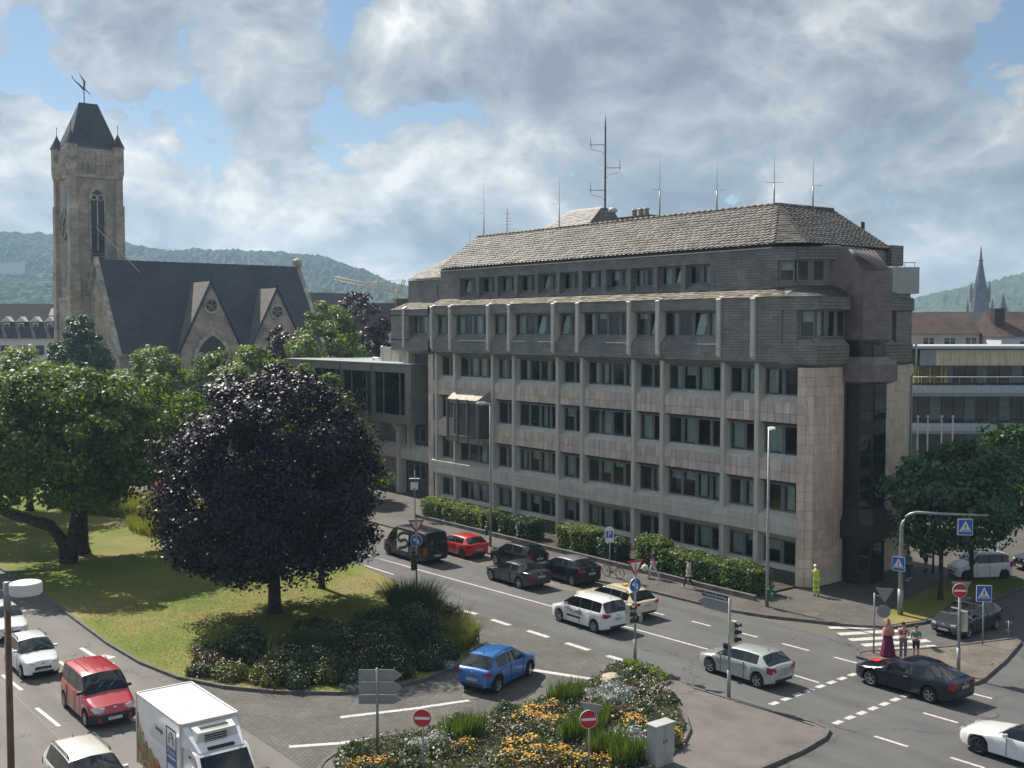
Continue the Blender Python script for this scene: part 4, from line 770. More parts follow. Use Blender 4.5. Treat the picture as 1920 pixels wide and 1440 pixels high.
# modern glass building on the right
mx_, my_ = VW(47, 124); MD = thing('glass_office', 'modern glass office with golden top panels and balcony decks behind the right-hand tree', 'building', (mx_,my_,0), YAW)
M_gold = panel_mat('golden_panel', (0.66,0.57,0.40), 0.05); M_greyp = mat('grey_fascia', (0.26,0.29,0.32), 0.45, var=0.05); M_pale = mat('pale_parapet', (0.42,0.47,0.50), 0.5, var=.06)
MB().box(-2.5,1.2,0,30,12,12.9).build('core', M_room, MD); MB().box(-3.2,-.6,13.0,30,13,13.3).build('roof_slab', M_pale, MD)
gp = UNIT.mesh('facade_panel', M_gold); gpd = UNIT.mesh('facade_panel', M_greyp)
for k in range(22):
    o = link('facade_panel', gpd if k < 2 else gp, MD, (-1.0+k*.87+.0, -.1, 12.0)); o.scale = (.84 if k else .84, .12, 1.75)
for z0, z1 in ((7.75,9.0),(3.6,4.8)):
    MB().box(-3.4,-1.6,z0,30,1.2,z1-.55).build('balcony_slab', M_greyp, MD)
    for k in range(26): o = link('parapet_panel', UNIT.mesh('parapet_panel', M_pale) if k == 0 else bpy.data.meshes['parapet_panel'], MD, (-3.0+k*1.05,-1.62,z1-.45)); o.scale = (1.02,.06,.85)
for z0, z1 in ((9.1,11.1),(4.9,7.7),(.3,3.6)):
    for k in range(20):
        MB().box(-2.4+k*1.3,1.0,z0,-2.4+k*1.3+1.22,1.05,z1).build('window_pane', M_pane if (k+int(z0)) % 3 else mat('teal_glass', (0.12,0.17,0.17), 0.06, spec=.8), MD)
MB().box(-2.0,1.0,9.1,2.0,1.1,11.0).build('yellow_wall', mat('yellow_render', (0.75,0.60,0.22), 0.8), MD)
MB().tube([(-3.2,-1.7,9.9),(29,-1.7,9.9)], .05, 5).build('handrail', M_zincw, MD); rl = MB()
for k in range(22): rl.tube([(-3.2+k*1.4,-1.7,9.0),(-3.2+k*1.4,-1.7,9.9)], .03, 4)
rl.build('rail_posts', M_zinc, MD)
for k, (px, lb) in enumerate(((1663.2+60,'pale flagpole nearest the office corner'),(1742,'second pale flagpole from the office corner'),(1768,'third pale flagpole from the office corner'),(1789,'pale flagpole farthest from the office corner'))):
    x, y = VW((px-960)/2080*96, 96); fp = thing('flagpole', lb, 'flagpole', (x,y,.1), 0, 'flagpoles behind the right-hand tree'); MB().tube([(0,0,0),(0,0,7.4)], [.09,.06], 8).build('pole', M_zincw, fp); MB().lathe([(.06,7.4),(.13,7.45),(.1,7.6),(.0,7.65)], (0,0,0), 8).build('cap', M_zincw, fp)
# penthouse box and scaffold-like stair behind the office end
x, y = VW(34.3, 97); pb = thing('lift_house', 'pale grey rooftop box with railing behind the office end', 'building', (x,y,0), YAW)
MB().box(-4.5,0,18.3,1.2,6,20.6).build('box', mat('pale_green_sheet', (0.40,0.43,0.40), 0.5, var=.04), pb); MB().box(-4.2,.4,0,.6,6,18.3).build('shaft', mat('green_grey_sheet', (0.22,0.24,0.215), 0.6), pb)
rl = MB().tube([(-4.3,.1,21.0),(.9,.1,21.0)], .03, 4)
for k in range(7): rl.tube([(-4.2+k*.83,.1,20.6),(-4.2+k*.83,.1,21.0)], .025, 4)
rl.build('railing', M_mast, pb)
x, y = VW(38.0, 108); lf = thing('steel_rack', 'light steel lattice stair tower on a tall post', 'structure', (x,y,0), YAW); MB().tube([(.5,0,5),(.5,0,17.2)], .07, 6).build('post', M_zinc, lf); gr_ = MB()
for k in range(6): gr_.tube([(-1.2+k*.4,0,15.5),(-1.2+k*.4,0,17.6)], .025, 4)
for k in range(4): gr_.tube([(-1.2,0,15.5+k*.7),(.9,0,15.5+k*.7)], .03, 4)
gr_.build('lattice', M_mast, lf); MB().box(-1.3,-.1,16.3,.6,.1,16.5).build('platform', M_bronze, lf)
gable_house('row_house', 'brown-roofed row house with pale walls behind the glass office', 61.5, 158, 10, 9, 14.6, 17.6, M_cream, M_rooft, 0, [(-2.2+k*3.0,0,12.6,1.6,1.3,1) for k in range(3)])
r2 = gable_house('row_house', 'weathered brown-roofed row house with white walls at the right edge', 74.5, 152, 15, 10, 14.2, 17.6, M_render, M_rooft, 0, [(-4.0+k*3.6,0,12.2,1.9,1.3,2) for k in range(4)]); MB().box(-7.6,2,15,-6.2,3.4,18).build('chimney', M_bronze, r2)
for q in range(3): MB().box(-3+q*3.2,2.2,15.9,-2.5+q*3.2,2.5,16.3).build('roof_vent', M_zincw, r2)
# far church spire
x, y = VW(252.5, 600); SP = thing('church_spire', 'dark gothic church spire rising far off on the right', 'church', (x,y,0), YAW)
M_far = mat('dark_spire_stone', (0.09,0.09,0.095), 0.85, var=.3, scale=.2); s = MB(); s.box(-4.6,-4.6,0,4.6,4.6,26); s.lathe([(5.0,26),(4.4,33),(4.0,37)], (0,0,0), 8, 0, False); s.build('tower', M_far, SP); MB().lathe([(3.6,36.5),(.9,51),(1.5,51.4),(.8,52.4),(.12,59.5)], (0,0,0), 8, 0, False).build('spire', M_chroof, SP)
pk = MB()
for sx in (-1,1):
    for sy in (-1,1):
        for zz, r_ in ((26,4.7),(35,3.5)): pk.lathe([(.7,zz-6),(.7,zz+1),(.05,zz+5.5)], (sx*r_,sy*r_,0), 6, 0, False)
pk.build('pinnacle', M_far, SP)
fn = MB()
for k in (-1.6,0,1.6): fn.box(k-.4,-4.75,12,k+.4,-4.6,23)
fn.build('lancet', M_chglass, SP)
x, y = VW(265, 600); s2 = thing('turret', 'small pointed turret beside the far gothic spire', 'church', (x,y,0)); MB().box(-1.6,-1.6,0,1.6,1.6,26).build('base', M_far, s2); MB().lathe([(1.9,26),(.1,34)], (0,0,0), 8, 0, False).build('cap', M_chroof, s2)
for i, (xc, d, w, ez_, rz_, rm, lb) in enumerate(((215,520,40,17,23,M_roofd,'dark long roof at the foot of the far spire'),(262,480,36,16,21.5,M_rooft,'brown roof right of the far spire'),(205,430,34,13,19,M_roofd,'grey roof nearest the office end in the far town'))): gable_house('far_house', lb, xc, d, w, 14, ez_, rz_, M_cream, rm)
# tower crane
x, y = VW(-33.5, 330); CRN = thing('tower_crane', 'yellow tower crane with long jib against the wooded hill', 'crane', (x,y,0), YAW); M_yel = mat('crane_yellow', (0.55,0.42,0.18), 0.6)
def truss(mb, a, b, s, n):
    a, b = Vector(a), Vector(b); d = (b-a).normalized(); e1 = d.cross(Vector((0,1,0))).normalized()*s; e2 = Vector((0,1,0))*s
    cs = [(a+q, b+q) for q in (e1+e2, e1-e2, -e1)]
    for p, q in cs: mb.tube([p,q], .13, 4)
    for k in range(n):
        for (p, q), (r, t_) in ((cs[0],cs[2]),(cs[1],cs[2]),(cs[0],cs[1])): mb.tube([p+(q-p)*k/n, r+(t_-r)*(k+1)/n], .07, 4)
tw = MB(); truss(tw, (0,0,0), (0,0,27), .7, 16); tw.build('mast', M_yel, CRN); jb = MB(); truss(jb, (.6,0,26.0), (-19,0,30.0), .5, 18); jb.build('jib', M_yel, CRN); tp = MB(); truss(tp, (0,0,26), (1.6,0,29.6), .4, 4); tp.tube([(1.6,0,29.6),(-9,0,28.9)], .06, 4); tp.tube([(-6.0,0,28),(-6.2,0,31)], .15, 4); tp.build('tower_head', M_yel, CRN)
x, y = VW(-60, 900); fb = thing('tower_block', 'pale far tower block below the wooded hill', 'building', (*VW(-118,880),0), YAW); MB().box(-9,0,0,9,12,40).build('wall', mat('far_concrete',(0.45,0.47,0.5),0.8), fb)
for k in range(3): MB().box(-7+k*5,-.1,8,-4.5+k*5,0,40).build('window_strip', M_greyp, fb)
for lb, xc, d, z_, w in (('long white-roofed house on the wooded slope at far left', -576, 1270, 90, 34),('small white house among trees on the wooded slope', -447, 1060, 60, 11),('pale villa low on the wooded slope beside the tower', -437, 1045, 53, 12)):
    x, y = VW(xc, d); h = thing('hillside_house', lb, 'house', (x,y,z_-6), YAW); MB().box(-w/2,0,-8,w/2,9,5).build('wall', M_render, h); MB().box(-w/2-.6,-.8,5,w/2+.6,10,5.9).build('roof', M_zincw, h)
# ================================================================== wooded hills
M_forest = mat('forest_canopy', (0.07,0.10,0.04), 0.95, scale=0.09, col2=(0.02,0.036,0.018), detail=6, spec=0.1)
def hill(name, prof, dr, d0, d1, xr, nx, nd, seed):
    g = np.random.default_rng(seed); xs = np.linspace(*xr, nx); ds = np.linspace(d0, d1, nd); Xg, Dg = np.meshgrid(xs, ds)
    px = 960+2080*Xg/dr; py = np.interp(px, [p[0] for p in prof], [p[1] for p in prof]); top = np.maximum(15.3+(615-py)*dr/2080, -5)
    u = np.clip((Dg-d0)/(dr-d0), 0, 1); f = np.where(Dg <= dr, 0.12*u + 0.88*(u*u*(3-2*u)), 1-0.6*((Dg-dr)/(d1-dr))**2)
    def vn(s):
        a = g.random((int(nd/s)+3, int(nx/s)+3)); yy = np.arange(nd)/s; xx = np.arange(nx)/s; y0 = yy.astype(int); x0 = xx.astype(int); fy = (yy-y0)[:,None]; fx = (xx-x0)[None,:]; fy = fy*fy*(3-2*fy); fx = fx*fx*(3-2*fx)
        return (a[np.ix_(y0,x0)]*(1-fy)*(1-fx)+a[np.ix_(y0,x0+1)]*(1-fy)*fx+a[np.ix_(y0+1,x0)]*fy*(1-fx)+a[np.ix_(y0+1,x0+1)]*fy*fx)
    Z = top*f + (vn(40)-.5)*17*u*(top > 5) + (vn(9)-.5)*6*u + (vn(2.2)-.5)*5 + (g.random((nd,nx))-.5)*4.5 - 5
    wx = CX+Xg*0.61566-Dg*0.78801; wy = CY+Xg*0.78801+Dg*0.61566
    V = np.stack([wx,wy,Z], -1).reshape(-1,3); idx = np.arange(nd*nx).reshape(nd,nx); F = np.stack([idx[:-1,:-1],idx[:-1,1:],idx[1:,1:],idx[1:,:-1]], -1).reshape(-1,4)
    me = bpy.data.meshes.new(name); me.from_pydata(V.tolist(), [], F.tolist()); me.materials.append(M_forest); return tag(link(name, me), kind='structure')
hill('hill', [(-700,405),(-300,425),(0,435),(100,440),(240,456),(400,466),(530,478),(640,490),(700,503),(770,528),(830,560),(900,612),(1000,640)], 1560, 900, 1850, (-1000,90), 420, 150, 3)
hill('hill', [(-400,520),(0,530),(240,522),(420,520),(560,530),(640,538),(740,548),(860,570),(960,640)], 1100, 820, 1250, (-780,40), 220, 60, 5)
hill('hill', [(1500,640),(1650,596),(1700,570),(1735,547),(1800,534),(1850,525),(1920,509),(2050,482),(2300,460),(2600,480)], 1650, 1050, 1900, (300,1250), 220, 100, 9)
# ================================================================== vegetation
def unit(v): return v/np.maximum(np.linalg.norm(v, axis=-1, keepdims=True), 1e-9)
def leaf_quads(g, P, Nn, size, asp=0.7, fold=0.12):
    n = len(P); Nn = unit(Nn); a = unit(np.cross(Nn, unit(g.normal(size=(n,3))))); b = np.cross(Nn, a); s = np.asarray(size).reshape(-1,1)
    return np.stack([P-a*s*.5, P+b*s*asp*.5+Nn*s*fold, P+a*s*.5, P-b*s*asp*.5+Nn*s*fold], 1)
def quad_mesh(name, sets):
    """sets: list of (quads (n,4,3), material)"""
    V = np.concatenate([q.reshape(-1,3) for q, m in sets]); n = len(V)//4; me = bpy.data.meshes.new(name)
    me.vertices.add(len(V)); me.vertices.foreach_set('co', V.astype(np.float32).ravel()); me.loops.add(4*n); me.loops.foreach_set('vertex_index', np.arange(4*n, dtype=np.int32)); me.polygons.add(n); me.polygons.foreach_set('loop_start', np.arange(0,4*n,4,dtype=np.int32)); me.polygons.foreach_set('loop_total', np.full(n,4,dtype=np.int32))
    mi = np.concatenate([np.full(len(q), i, dtype=np.int32) for i, (q, m) in enumerate(sets)])
    for q, m in sets: me.materials.append(m)
    me.polygons.foreach_set('material_index', mi); me.update(calc_edges=True); return me
M_bark = mat('bark', (0.055,0.045,0.036), 0.9, var=0.4, scale=4, bump=0.8)
L_copper = leaf_mat('copper_leaf', (0.006,0.005,0.011), (0.026,0.017,0.031), 0.08, 0.45, 0.3, (1.8,0.8,0.8)); L_green = leaf_mat('green_leaf', (0.03,0.065,0.018), (0.15,0.205,0.055), 0.4, 0.5, 0.35, (1.7,1.7,.5)); L_light = leaf_mat('light_leaf', (0.055,0.10,0.022), (0.21,0.26,0.07), 0.42, 0.5, 0.35, (1.5,1.5,.5)); L_dark = leaf_mat('dark_leaf', (0.022,0.052,0.022), (0.06,0.105,0.036), 0.28, 0.5, 0.4); L_plum = leaf_mat('plum_leaf', (0.022,0.013,0.018), (0.055,0.036,0.036), 0.2, 0.4, 0.5, (1.6,.9,.7)); L_lime = leaf_mat('lime_leaf', (0.11,0.16,0.02), (0.22,0.27,0.035), 0.3); L_blue = leaf_mat('acacia_leaf', (0.024,0.065,0.04), (0.11,0.18,0.09), 0.35, 0.5, 0.35); L_olive = leaf_mat('olive_leaf', (0.06,0.07,0.025), (0.12,0.12,0.05), 0.3)
def tree(name, label, loc, prof, nclump, nleaf, size, m, seed, trunk_h, tr=0.28, lean=(0,0), group=None, off=(0,0), spread=(1,1), clump=0.2, bare=None, shell=0.55, limbs=9, stems=None, hang=0.0):
    g = np.random.default_rng(seed); t = thing(name, label, 'tree', (loc[0],loc[1],0.1), 0, group)
    zs = np.array([p[0] for p in prof], float); rs = np.array([p[1] for p in prof], float); R_ = rs.max()
    zz = np.linspace(zs[0], zs[-1], 200); rr = np.interp(zz, zs, rs); w = rr**1.3+.05; w /= w.sum()
    cz = g.choice(zz, nclump, p=w); ca = g.uniform(0, 2*np.pi, nclump); cr = np.interp(cz, zs, rs)*np.sqrt(g.uniform(shell**2, 1, nclump))*g.uniform(.86,1.07,nclump)
    C = np.stack([np.cos(ca)*cr*spread[0]+off[0], np.sin(ca)*cr*spread[1]+off[1], cz], 1); rad = R_*clump*g.uniform(.6,1.3,nclump)
    k = g.integers(0, nclump, nleaf); d = unit(g.normal(size=(nleaf,3))); r = rad[k]*g.uniform(.25,1,nleaf)**.6
    P = C[k]+d*r[:,None]*np.array([1,1,.72]); P[:,2] -= hang*r*g.random(nleaf)
    ctr = np.array([off[0],off[1],(zs[0]+zs[-1])/2]); out = unit(P-ctr); Nn = d*.5+out*.5+g.normal(size=(nleaf,3))*.45+np.array([0,0,.35])
    me = quad_mesh('crown', [(leaf_quads(g, P, Nn, size*g.uniform(.6,1.35,nleaf)), m)]); link('crown', me, t)
    tb = MB(); top = Vector((lean[0],lean[1],trunk_h))
    if stems is None:
        pts = [Vector((0,0,-.1)), Vector((lean[0]*.15,lean[1]*.15,trunk_h*.12)), Vector((lean[0]*.5,lean[1]*.5,trunk_h*.55)), top]; tb.tube(pts, [tr*1.5,tr*1.08,tr*.95,tr*.8], 10)
        ends = [(top, tr*.7)]
    else:
        ends = []
        for pts, r0 in stems:
            tb.tube(pts, [r0*(1.25-.75*i/(len(pts)-1)) for i in range(len(pts))], 9); ends.append((Vector(pts[-1]), r0*.5))
    order = np.argsort(-np.linalg.norm(C-ctr, axis=1)); 
    for i in range(limbs):
        c = Vector(C[g.integers(0, nclump)]); e, r0 = ends[i % len(ends)]; s = e + Vector((0,0,-trunk_h*.1*(i%3))) if stems is None else e; mid = s + (c-s)*.5 + Vector((0,0,.12*(c-s).length)); tb.tube([s, mid, c], [r0*.8, r0*.45, .04], 6)
    tb.build('trunk', M_bark, t); return t
tree('copper_maple', 'large dark purple copper maple standing on the lawn', (-12.99,-26.76), [(2.5,3.6),(3.4,5.5),(5.4,6.2),(7.5,6.0),(9.6,5.3),(11.3,4.0),(12.5,2.5),(13.1,.8)], 420, 95000, .2, L_copper, 1, 3.2, .33, clump=.17, shell=.42, limbs=12, hang=.18)
tree('park_tree', 'green tree with forked dark trunk at left, nearest the road', (-32.85,-31.7), [(4.2,4.2),(6.5,6.6),(9,6.4),(11.2,4.4),(12.7,1.6)], 190, 34000, .30, L_green, 2, 3, .5, off=(-.6,-.4), stems=[([(0,0,-.1),(-.1,-.1,1.2),(-.6,-.8,2.4),(-2.2,-3.0,3.3),(-3.6,-4.6,4.0),(-4.2,-5.2,5.4)],.42),([(0.1,.2,-.1),(.3,.3,1.8),(.4,.5,3.2),(.2,.4,5.0),(.6,.8,7)],.36)], clump=.2, shell=.5, limbs=10)
tree('park_tree', 'green tree with single trunk just behind the forked tree', (-35.4,-30.0), [(4.0,3.6),(6.5,5.8),(9,5.6),(11.2,3.6),(12.4,1.2)], 130, 22000, .30, L_green, 3, 4.5, .42, off=(1.8,2.6), clump=.21, shell=.5)
tree('park_tree', 'slim-trunked light green tree behind the copper maple', (-16.4,-22.1), [(4.2,2.2),(6,3.6),(8.5,3.3),(10.6,1.4)], 80, 12000, .2, L_light, 4, 3.6, .17, clump=.24)
for i, (x, y, top, r, m, lb, sd) in enumerate(((-66,-4.2,12.8,4.4,L_light,'light green street tree left of the maple crown',5),(-86,-21,13.0,4.8,L_light,'light green tree far back between park and road',6),(-56,-28,12.3,5.4,L_green,'mid green tree deep in the park at far left',7),(-80,-28,12.8,5.2,L_light,'light green tree in front of the white apartment house',8),(-61,-5,13.4,4.4,L_light,'light green street tree left of the glazed wing roof',9),(-69,-6.5,13.0,4.4,L_green,'green street tree below the first church gable',10),(-55,-4.6,12.2,3.6,L_green,'green street tree in front of the glazed wing',12),(-78,-9,13.2,4.8,L_light,'light green street tree below the church eaves',13),(-47,-33,11.6,4.4,L_green,'green tree cut by the left picture edge',14),(-48,-4.4,10.6,3.0,L_light,'small light green tree under the glazed wing',15))):
    tree('park_tree', lb, (x,y), [(3.6,r*.55),(top*.5,r),(top*.72,r*.92),(top*.9,r*.5),(top,r*.15)], 100, 15000, .33, m, sd, top*.35, .26, clump=.24, group='green trees of the park and street')
tree('round_tree', 'dense round dark green tree in front of the church tower', (-113,-6.5), [(3,2.5),(6.5,3.9),(11,4.2),(14.5,3.0),(16.6,.8)], 130, 24000, .36, L_dark, 21, 4, .3, clump=.24, shell=.6)
tree('lime_tree', 'bright green broad tree between church and office block', (-70.4,7.6), [(6,4.0),(9.5,4.9),(13.5,4.2),(16.4,2.4),(18,.7)], 110, 14000, .36, L_light, 22, 6, .3, clump=.22)
tree('plum_tree', 'dark purple tree beside the bright green one near the church', (-81,18), [(6,3.5),(11,4.5),(15.5,4.2),(18.4,2.2),(19.6,.6)], 110, 13000, .38, L_plum, 23, 6, .3, clump=.22)
tree('plum_tree', 'purple tree touching the end of the church roof', (-86,11), [(7,2.4),(11,3.2),(14.5,2.6),(16.4,.7)], 60, 7000, .38, L_plum, 24, 6, .25, clump=.25)
tree('young_tree', 'thin olive-leaved tree by the left office wall', (-63,14), [(5,1.6),(9,2.4),(12,1.8),(13.6,.4)], 40, 5000, .32, L_olive, 25, 5, .15, clump=.28)
tree('street_tree', 'pale green tree peeking over the white apartment roof', (*VW(-80,212),), [(8,4),(14,6),(18,5),(20.6,1.5)], 70, 7000, .5, L_light, 26, 8, .3, clump=.24)
tree('street_tree', 'dark green tree above the town house roofs', (*VW(-32,190),), [(8,3),(14,4.2),(18,3.4),(20,1.0)], 60, 7000, .45, L_green, 27, 8, .3, clump=.24)
tree('acacia', 'feathery blue-green tree on the corner lawn, front trunk', (7.4,3.85), [(3.2,2.2),(4.6,3.7),(6.4,4.2),(8.0,3.0),(9.0,1.0)], 120, 13000, .28, L_blue, 31, 3.4, .13, off=(.4,.6), clump=.19, hang=.4, shell=.4)
tree('acacia', 'feathery blue-green tree behind the parked white car', (5.8,9.9), [(3.4,2.4),(5,3.8),(7,4.0),(8.8,2.4),(9.6,.8)], 110, 12000, .28, L_blue, 32, 3.6, .13, off=(1.2,1.5), clump=.2, hang=.4, shell=.4)
tree('acacia', 'lighter green feathery tree at the right picture edge', (9.5,16.5), [(2.6,2.0),(5,3.6),(7.2,3.2),(8.6,1.0)], 80, 9000, .24, L_light, 33, 3.2, .14, clump=.22, hang=.3, shell=.4)
sap = thing('sapling', 'thin bare sapling trunk between the corner trees', 'tree', (3.5,9.5,.1)); MB().tube([(0,0,0),(.05,0,2.5),(.02,.05,5)], [.07,.06,.03], 7).build('trunk', M_bark, sap)
# ---- hedges along the facade
def hedge(label, x0, x1, y0, y1, h, m, seed, dens=150, size=.15, lump=.12):
    g = np.random.default_rng(seed); cx, cy = (x0+x1)/2, (y0+y1)/2; t = thing('hedge', label, 'hedge', (cx,cy,.1), 0, 'hedges along the office facade'); w, d = x1-x0, y1-y0
    n = int(dens*(w*d+2*(w+d)*h)); P = g.uniform(-1,1,(n,3)); 
    ax = g.choice(3, n, p=np.array([d*h*2,w*h*2,w*d])/(d*h*2+w*h*2+w*d)); sg = np.sign(g.normal(size=n)); Q = P.copy(); idx = np.arange(n); Q[idx,ax] = np.where(ax==2, 1, sg)
    Nn = np.zeros((n,3)); Nn[idx,ax] = Q[idx,ax]; Q = np.sign(Q)*np.abs(Q)**1.0; pos = np.stack([Q[:,0]*w/2, Q[:,1]*d/2, (Q[:,2]+1)/2*h], 1)
    wob = lump*np.sin(pos[:,0]*2.1+seed)+lump*.7*np.sin(pos[:,0]*4.3+pos[:,1]*3+seed*2)+lump*.5*np.sin(pos[:,2]*5+pos[:,0]*3); corner = np.linalg.norm(np.clip(np.abs(Q)-.75,0,1), axis=1); pos += Nn*wob[:,None]-unit(pos-np.array([0,0,h*.4]))*corner[:,None]*.45; pos += g.normal(size=(n,3))*.05; pos[:,2] = np.maximum(pos[:,2], .03)
    link('foliage', quad_mesh('foliage', [(leaf_quads(g, pos, Nn*.8+g.normal(size=(n,3))*.5+np.array([0,0,.4]), size*g.uniform(.6,1.4,n)), m)]), t)
    MB().box(-w/2+.3,-d/2+.3,0,w/2-.3,d/2-.3,h*.8).build('inner_shade', mat('hedge_shade', (0.012,0.016,0.008), 1.0), t)  # dark box stands in for the shade between the leaves
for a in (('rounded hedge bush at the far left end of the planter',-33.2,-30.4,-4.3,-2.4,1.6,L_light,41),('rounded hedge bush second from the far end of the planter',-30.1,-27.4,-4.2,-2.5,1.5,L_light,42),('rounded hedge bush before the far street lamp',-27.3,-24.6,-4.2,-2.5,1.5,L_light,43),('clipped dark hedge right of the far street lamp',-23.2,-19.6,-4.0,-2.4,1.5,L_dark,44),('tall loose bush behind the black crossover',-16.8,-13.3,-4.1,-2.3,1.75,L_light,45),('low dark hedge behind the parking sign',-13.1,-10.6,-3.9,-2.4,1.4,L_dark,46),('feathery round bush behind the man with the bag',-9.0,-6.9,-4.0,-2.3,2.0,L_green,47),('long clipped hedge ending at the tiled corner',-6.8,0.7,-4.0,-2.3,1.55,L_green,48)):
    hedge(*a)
MB_pl = MB()
for k in range(23):
    if k == 0: pl_me = MB().box(-.74,-.12,0,.74,.12,.28).mesh('planter_stone', M_kerb)
pw_ = thing('planter_wall', 'low stone edging wall of the hedge planter', 'wall', (-16.5,-4.45,.1))
for k in range(23): link('planter_stone', pl_me, pw_, (-16.1+k*1.5,0,rng.uniform(-.01,.01)))
struct('planter_soil', MB().box(-33,-4.35,.05,.6,-.1,.2), M_soil)
# ---- perennials: domes of leaves with flower heads, and grass tufts
FL = {k: mat('petal_'+k, c, 0.7, var=.15, scale=30) for k, c in {'yellow': (0.66,0.36,0.03), 'orange': (0.58,0.20,0.02), 'white': (0.75,0.72,0.66), 'pink': (0.70,0.50,0.48), 'cream': (0.62,0.58,0.36)}.items()}
L_silver = leaf_mat('silver_leaf', (0.26,0.29,0.27), (0.45,0.48,0.45), 0.15, .7, .3, (1,1,1)); L_grey = leaf_mat('greygreen_leaf', (0.055,0.08,0.045), (0.11,0.14,0.075), 0.25); L_reed = leaf_mat('reed_leaf', (0.04,0.085,0.02), (0.13,0.17,0.04), 0.3); L_hay = leaf_mat('hay_blade', (0.13,0.14,0.04), (0.30,0.28,0.11), 0.35); L_brown = leaf_mat('brown_leaf', (0.05,0.04,0.02), (0.12,0.085,0.04), 0.2); L_deep = leaf_mat('deep_green_leaf', (0.022,0.045,0.022), (0.06,0.09,0.04), 0.25)
def dome(g, n, rx, ry, h, inner=.5):
    d = unit(g.normal(size=(n,3))); d[:,2] = np.abs(d[:,2]); lob = unit(np.concatenate([g.normal(size=(6,2)), g.uniform(.1,1.2,(6,1))],1)); r = g.uniform(inner,1.06,n)**.7*(.62+.52*np.max(np.clip(d@lob.T,0,1)**5,axis=1)); return d*np.stack([r*rx,r*ry,r*h],1), d
def blades(g, n, rx, ry, h, w=.03, lean=.25):
    a = g.uniform(0,2*np.pi,n); r = np.sqrt(g.random(n)); B = np.stack([np.cos(a)*r*rx,np.sin(a)*r*ry,np.zeros(n)],1); hh = h*g.uniform(.6,1.1,n); ln = np.stack([np.cos(a)*r+g.normal(size=n)*.4,np.sin(a)*r+g.normal(size=n)*.4],1)*lean*hh[:,None]
    T = B+np.concatenate([ln,hh[:,None]],1); sd = unit(np.concatenate([g.normal(size=(n,2)),np.zeros((n,1))],1))*w/2; M_ = B+(T-B)*.55-np.concatenate([ln*.15,np.zeros((n,1))],1)
    return np.concatenate([np.stack([B-sd,B+sd,M_+sd*.9,M_-sd*.9],1), np.stack([M_-sd*.9,M_+sd*.9,T+sd*.12,T-sd*.12],1)])
PM = {}
def perennial(kind, seed, rx, ry, h):
    key = (kind, seed % 3, round(rx,1), round(h,1))
    if key in PM: return PM[key]
    g = np.random.default_rng(seed*7+len(kind)); n = int(260*rx*ry/.25) if kind not in ('reed','grass','hay') else 0; S = []
    base = {'yellow': L_grey, 'orange': L_deep, 'silver': L_silver, 'gaura': L_grey, 'lime': L_lime, 'grey': L_grey, 'shrub': L_deep, 'daisy': L_deep, 'cream': L_olive, 'brown': L_brown, 'green': L_green}.get(kind)
    if base:
        P, d = dome(g, int(n*2.0), rx, ry, h*1.0); S.append((leaf_quads(g, P, d+g.normal(size=P.shape)*.6, (.13 if kind != 'shrub' else .17)*g.uniform(.6,1.3,len(P))), base))
    fl = {'yellow': ('yellow',.9,.075), 'orange': ('orange',.8,.09), 'gaura': ('pink',.5,.05), 'daisy': ('white',.22,.05), 'cream': ('cream',.5,.06), 'silver': ('white',.15,.05), 'brown': ('pink',.12,.05)}.get(kind)
    if fl:
        nf = int(n*fl[1]*.55); P, d = dome(g, nf, rx*1.04, ry*1.04, h*1.08, .85); P[:,2] += g.uniform(0,.1,nf) + (g.uniform(0,.3,nf) if kind == 'gaura' else 0); S.append((leaf_quads(g, P, np.array([0,0,1.])+g.normal(size=P.shape)*.45, fl[2]*g.uniform(.7,1.3,nf), 1.0, 0), FL[fl[0]]))
    if kind == 'yellow':
        nf = n//9; P, d = dome(g, nf, rx, ry, h*1.08, .85); S.append((leaf_quads(g, P, np.array([0,0,1.])+g.normal(size=P.shape)*.4, .08*g.uniform(.7,1.3,nf), 1.0, 0), FL['orange']))
    if kind in ('gaura','daisy'): S.append((blades(g, int(60*rx), rx, ry, h*1.2, .012, .3), base))
    if kind in ('daisy','cream','brown','shrub','green'): S.append((blades(g, int(60*rx), rx*.9, ry*.9, h*1.06, .03, .3), base))
    if kind == 'reed': S.append((blades(g, int(300*rx*ry/.25), rx, ry, h, .035, .2), L_reed))
    if kind == 'grass': S.append((blades(g, int(420*rx*ry/.25), rx, ry, h, .03, .5), L_deep)); S.append((blades(g, int(160*rx*ry/.25), rx, ry, h*1.1, .02, .5), L_grey))
    if kind == 'hay': S.append((blades(g, int(350*rx*ry/.25), rx, ry, h, .03, .35), L_hay)); S.append((blades(g, int(200*rx*ry/.25), rx, ry, h*.9, .03, .4), L_light))
    PM[key] = quad_mesh('foliage', S); return PM[key]
KN = {'yellow': ('flower_clump','clump of orange-yellow flowers in the island bed'), 'silver': ('silver_shrub','silvery-white leaved cushion plant in the island bed'), 'gaura': ('flower_clump','airy clump of tiny pink-white flowers in the island bed'), 'reed': ('reed_grass','upright bright green reed-like tuft in the island bed'), 'grey': ('low_shrub','grey-green low shrub in the island bed'), 'brown': ('low_shrub','brownish faded low plant in the island bed'), 'lime': ('cushion_plant','bright lime-green cushion plant at the tip of the island bed')}
def plant(kind, x, y, rx, ry, h, seed, name=None, label=None, group=None, cat='plant', z=.14):
    nm, lb = KN.get(kind, ('shrub', '')); t = thing(name or nm, label or lb, cat, (x,y,z), rng.uniform(0,6.28) if abs(rx-ry) < .05 else 0, group or 'planting of the island bed: '+kind); link('foliage', perennial(kind, seed, rx, ry, h), t); return t
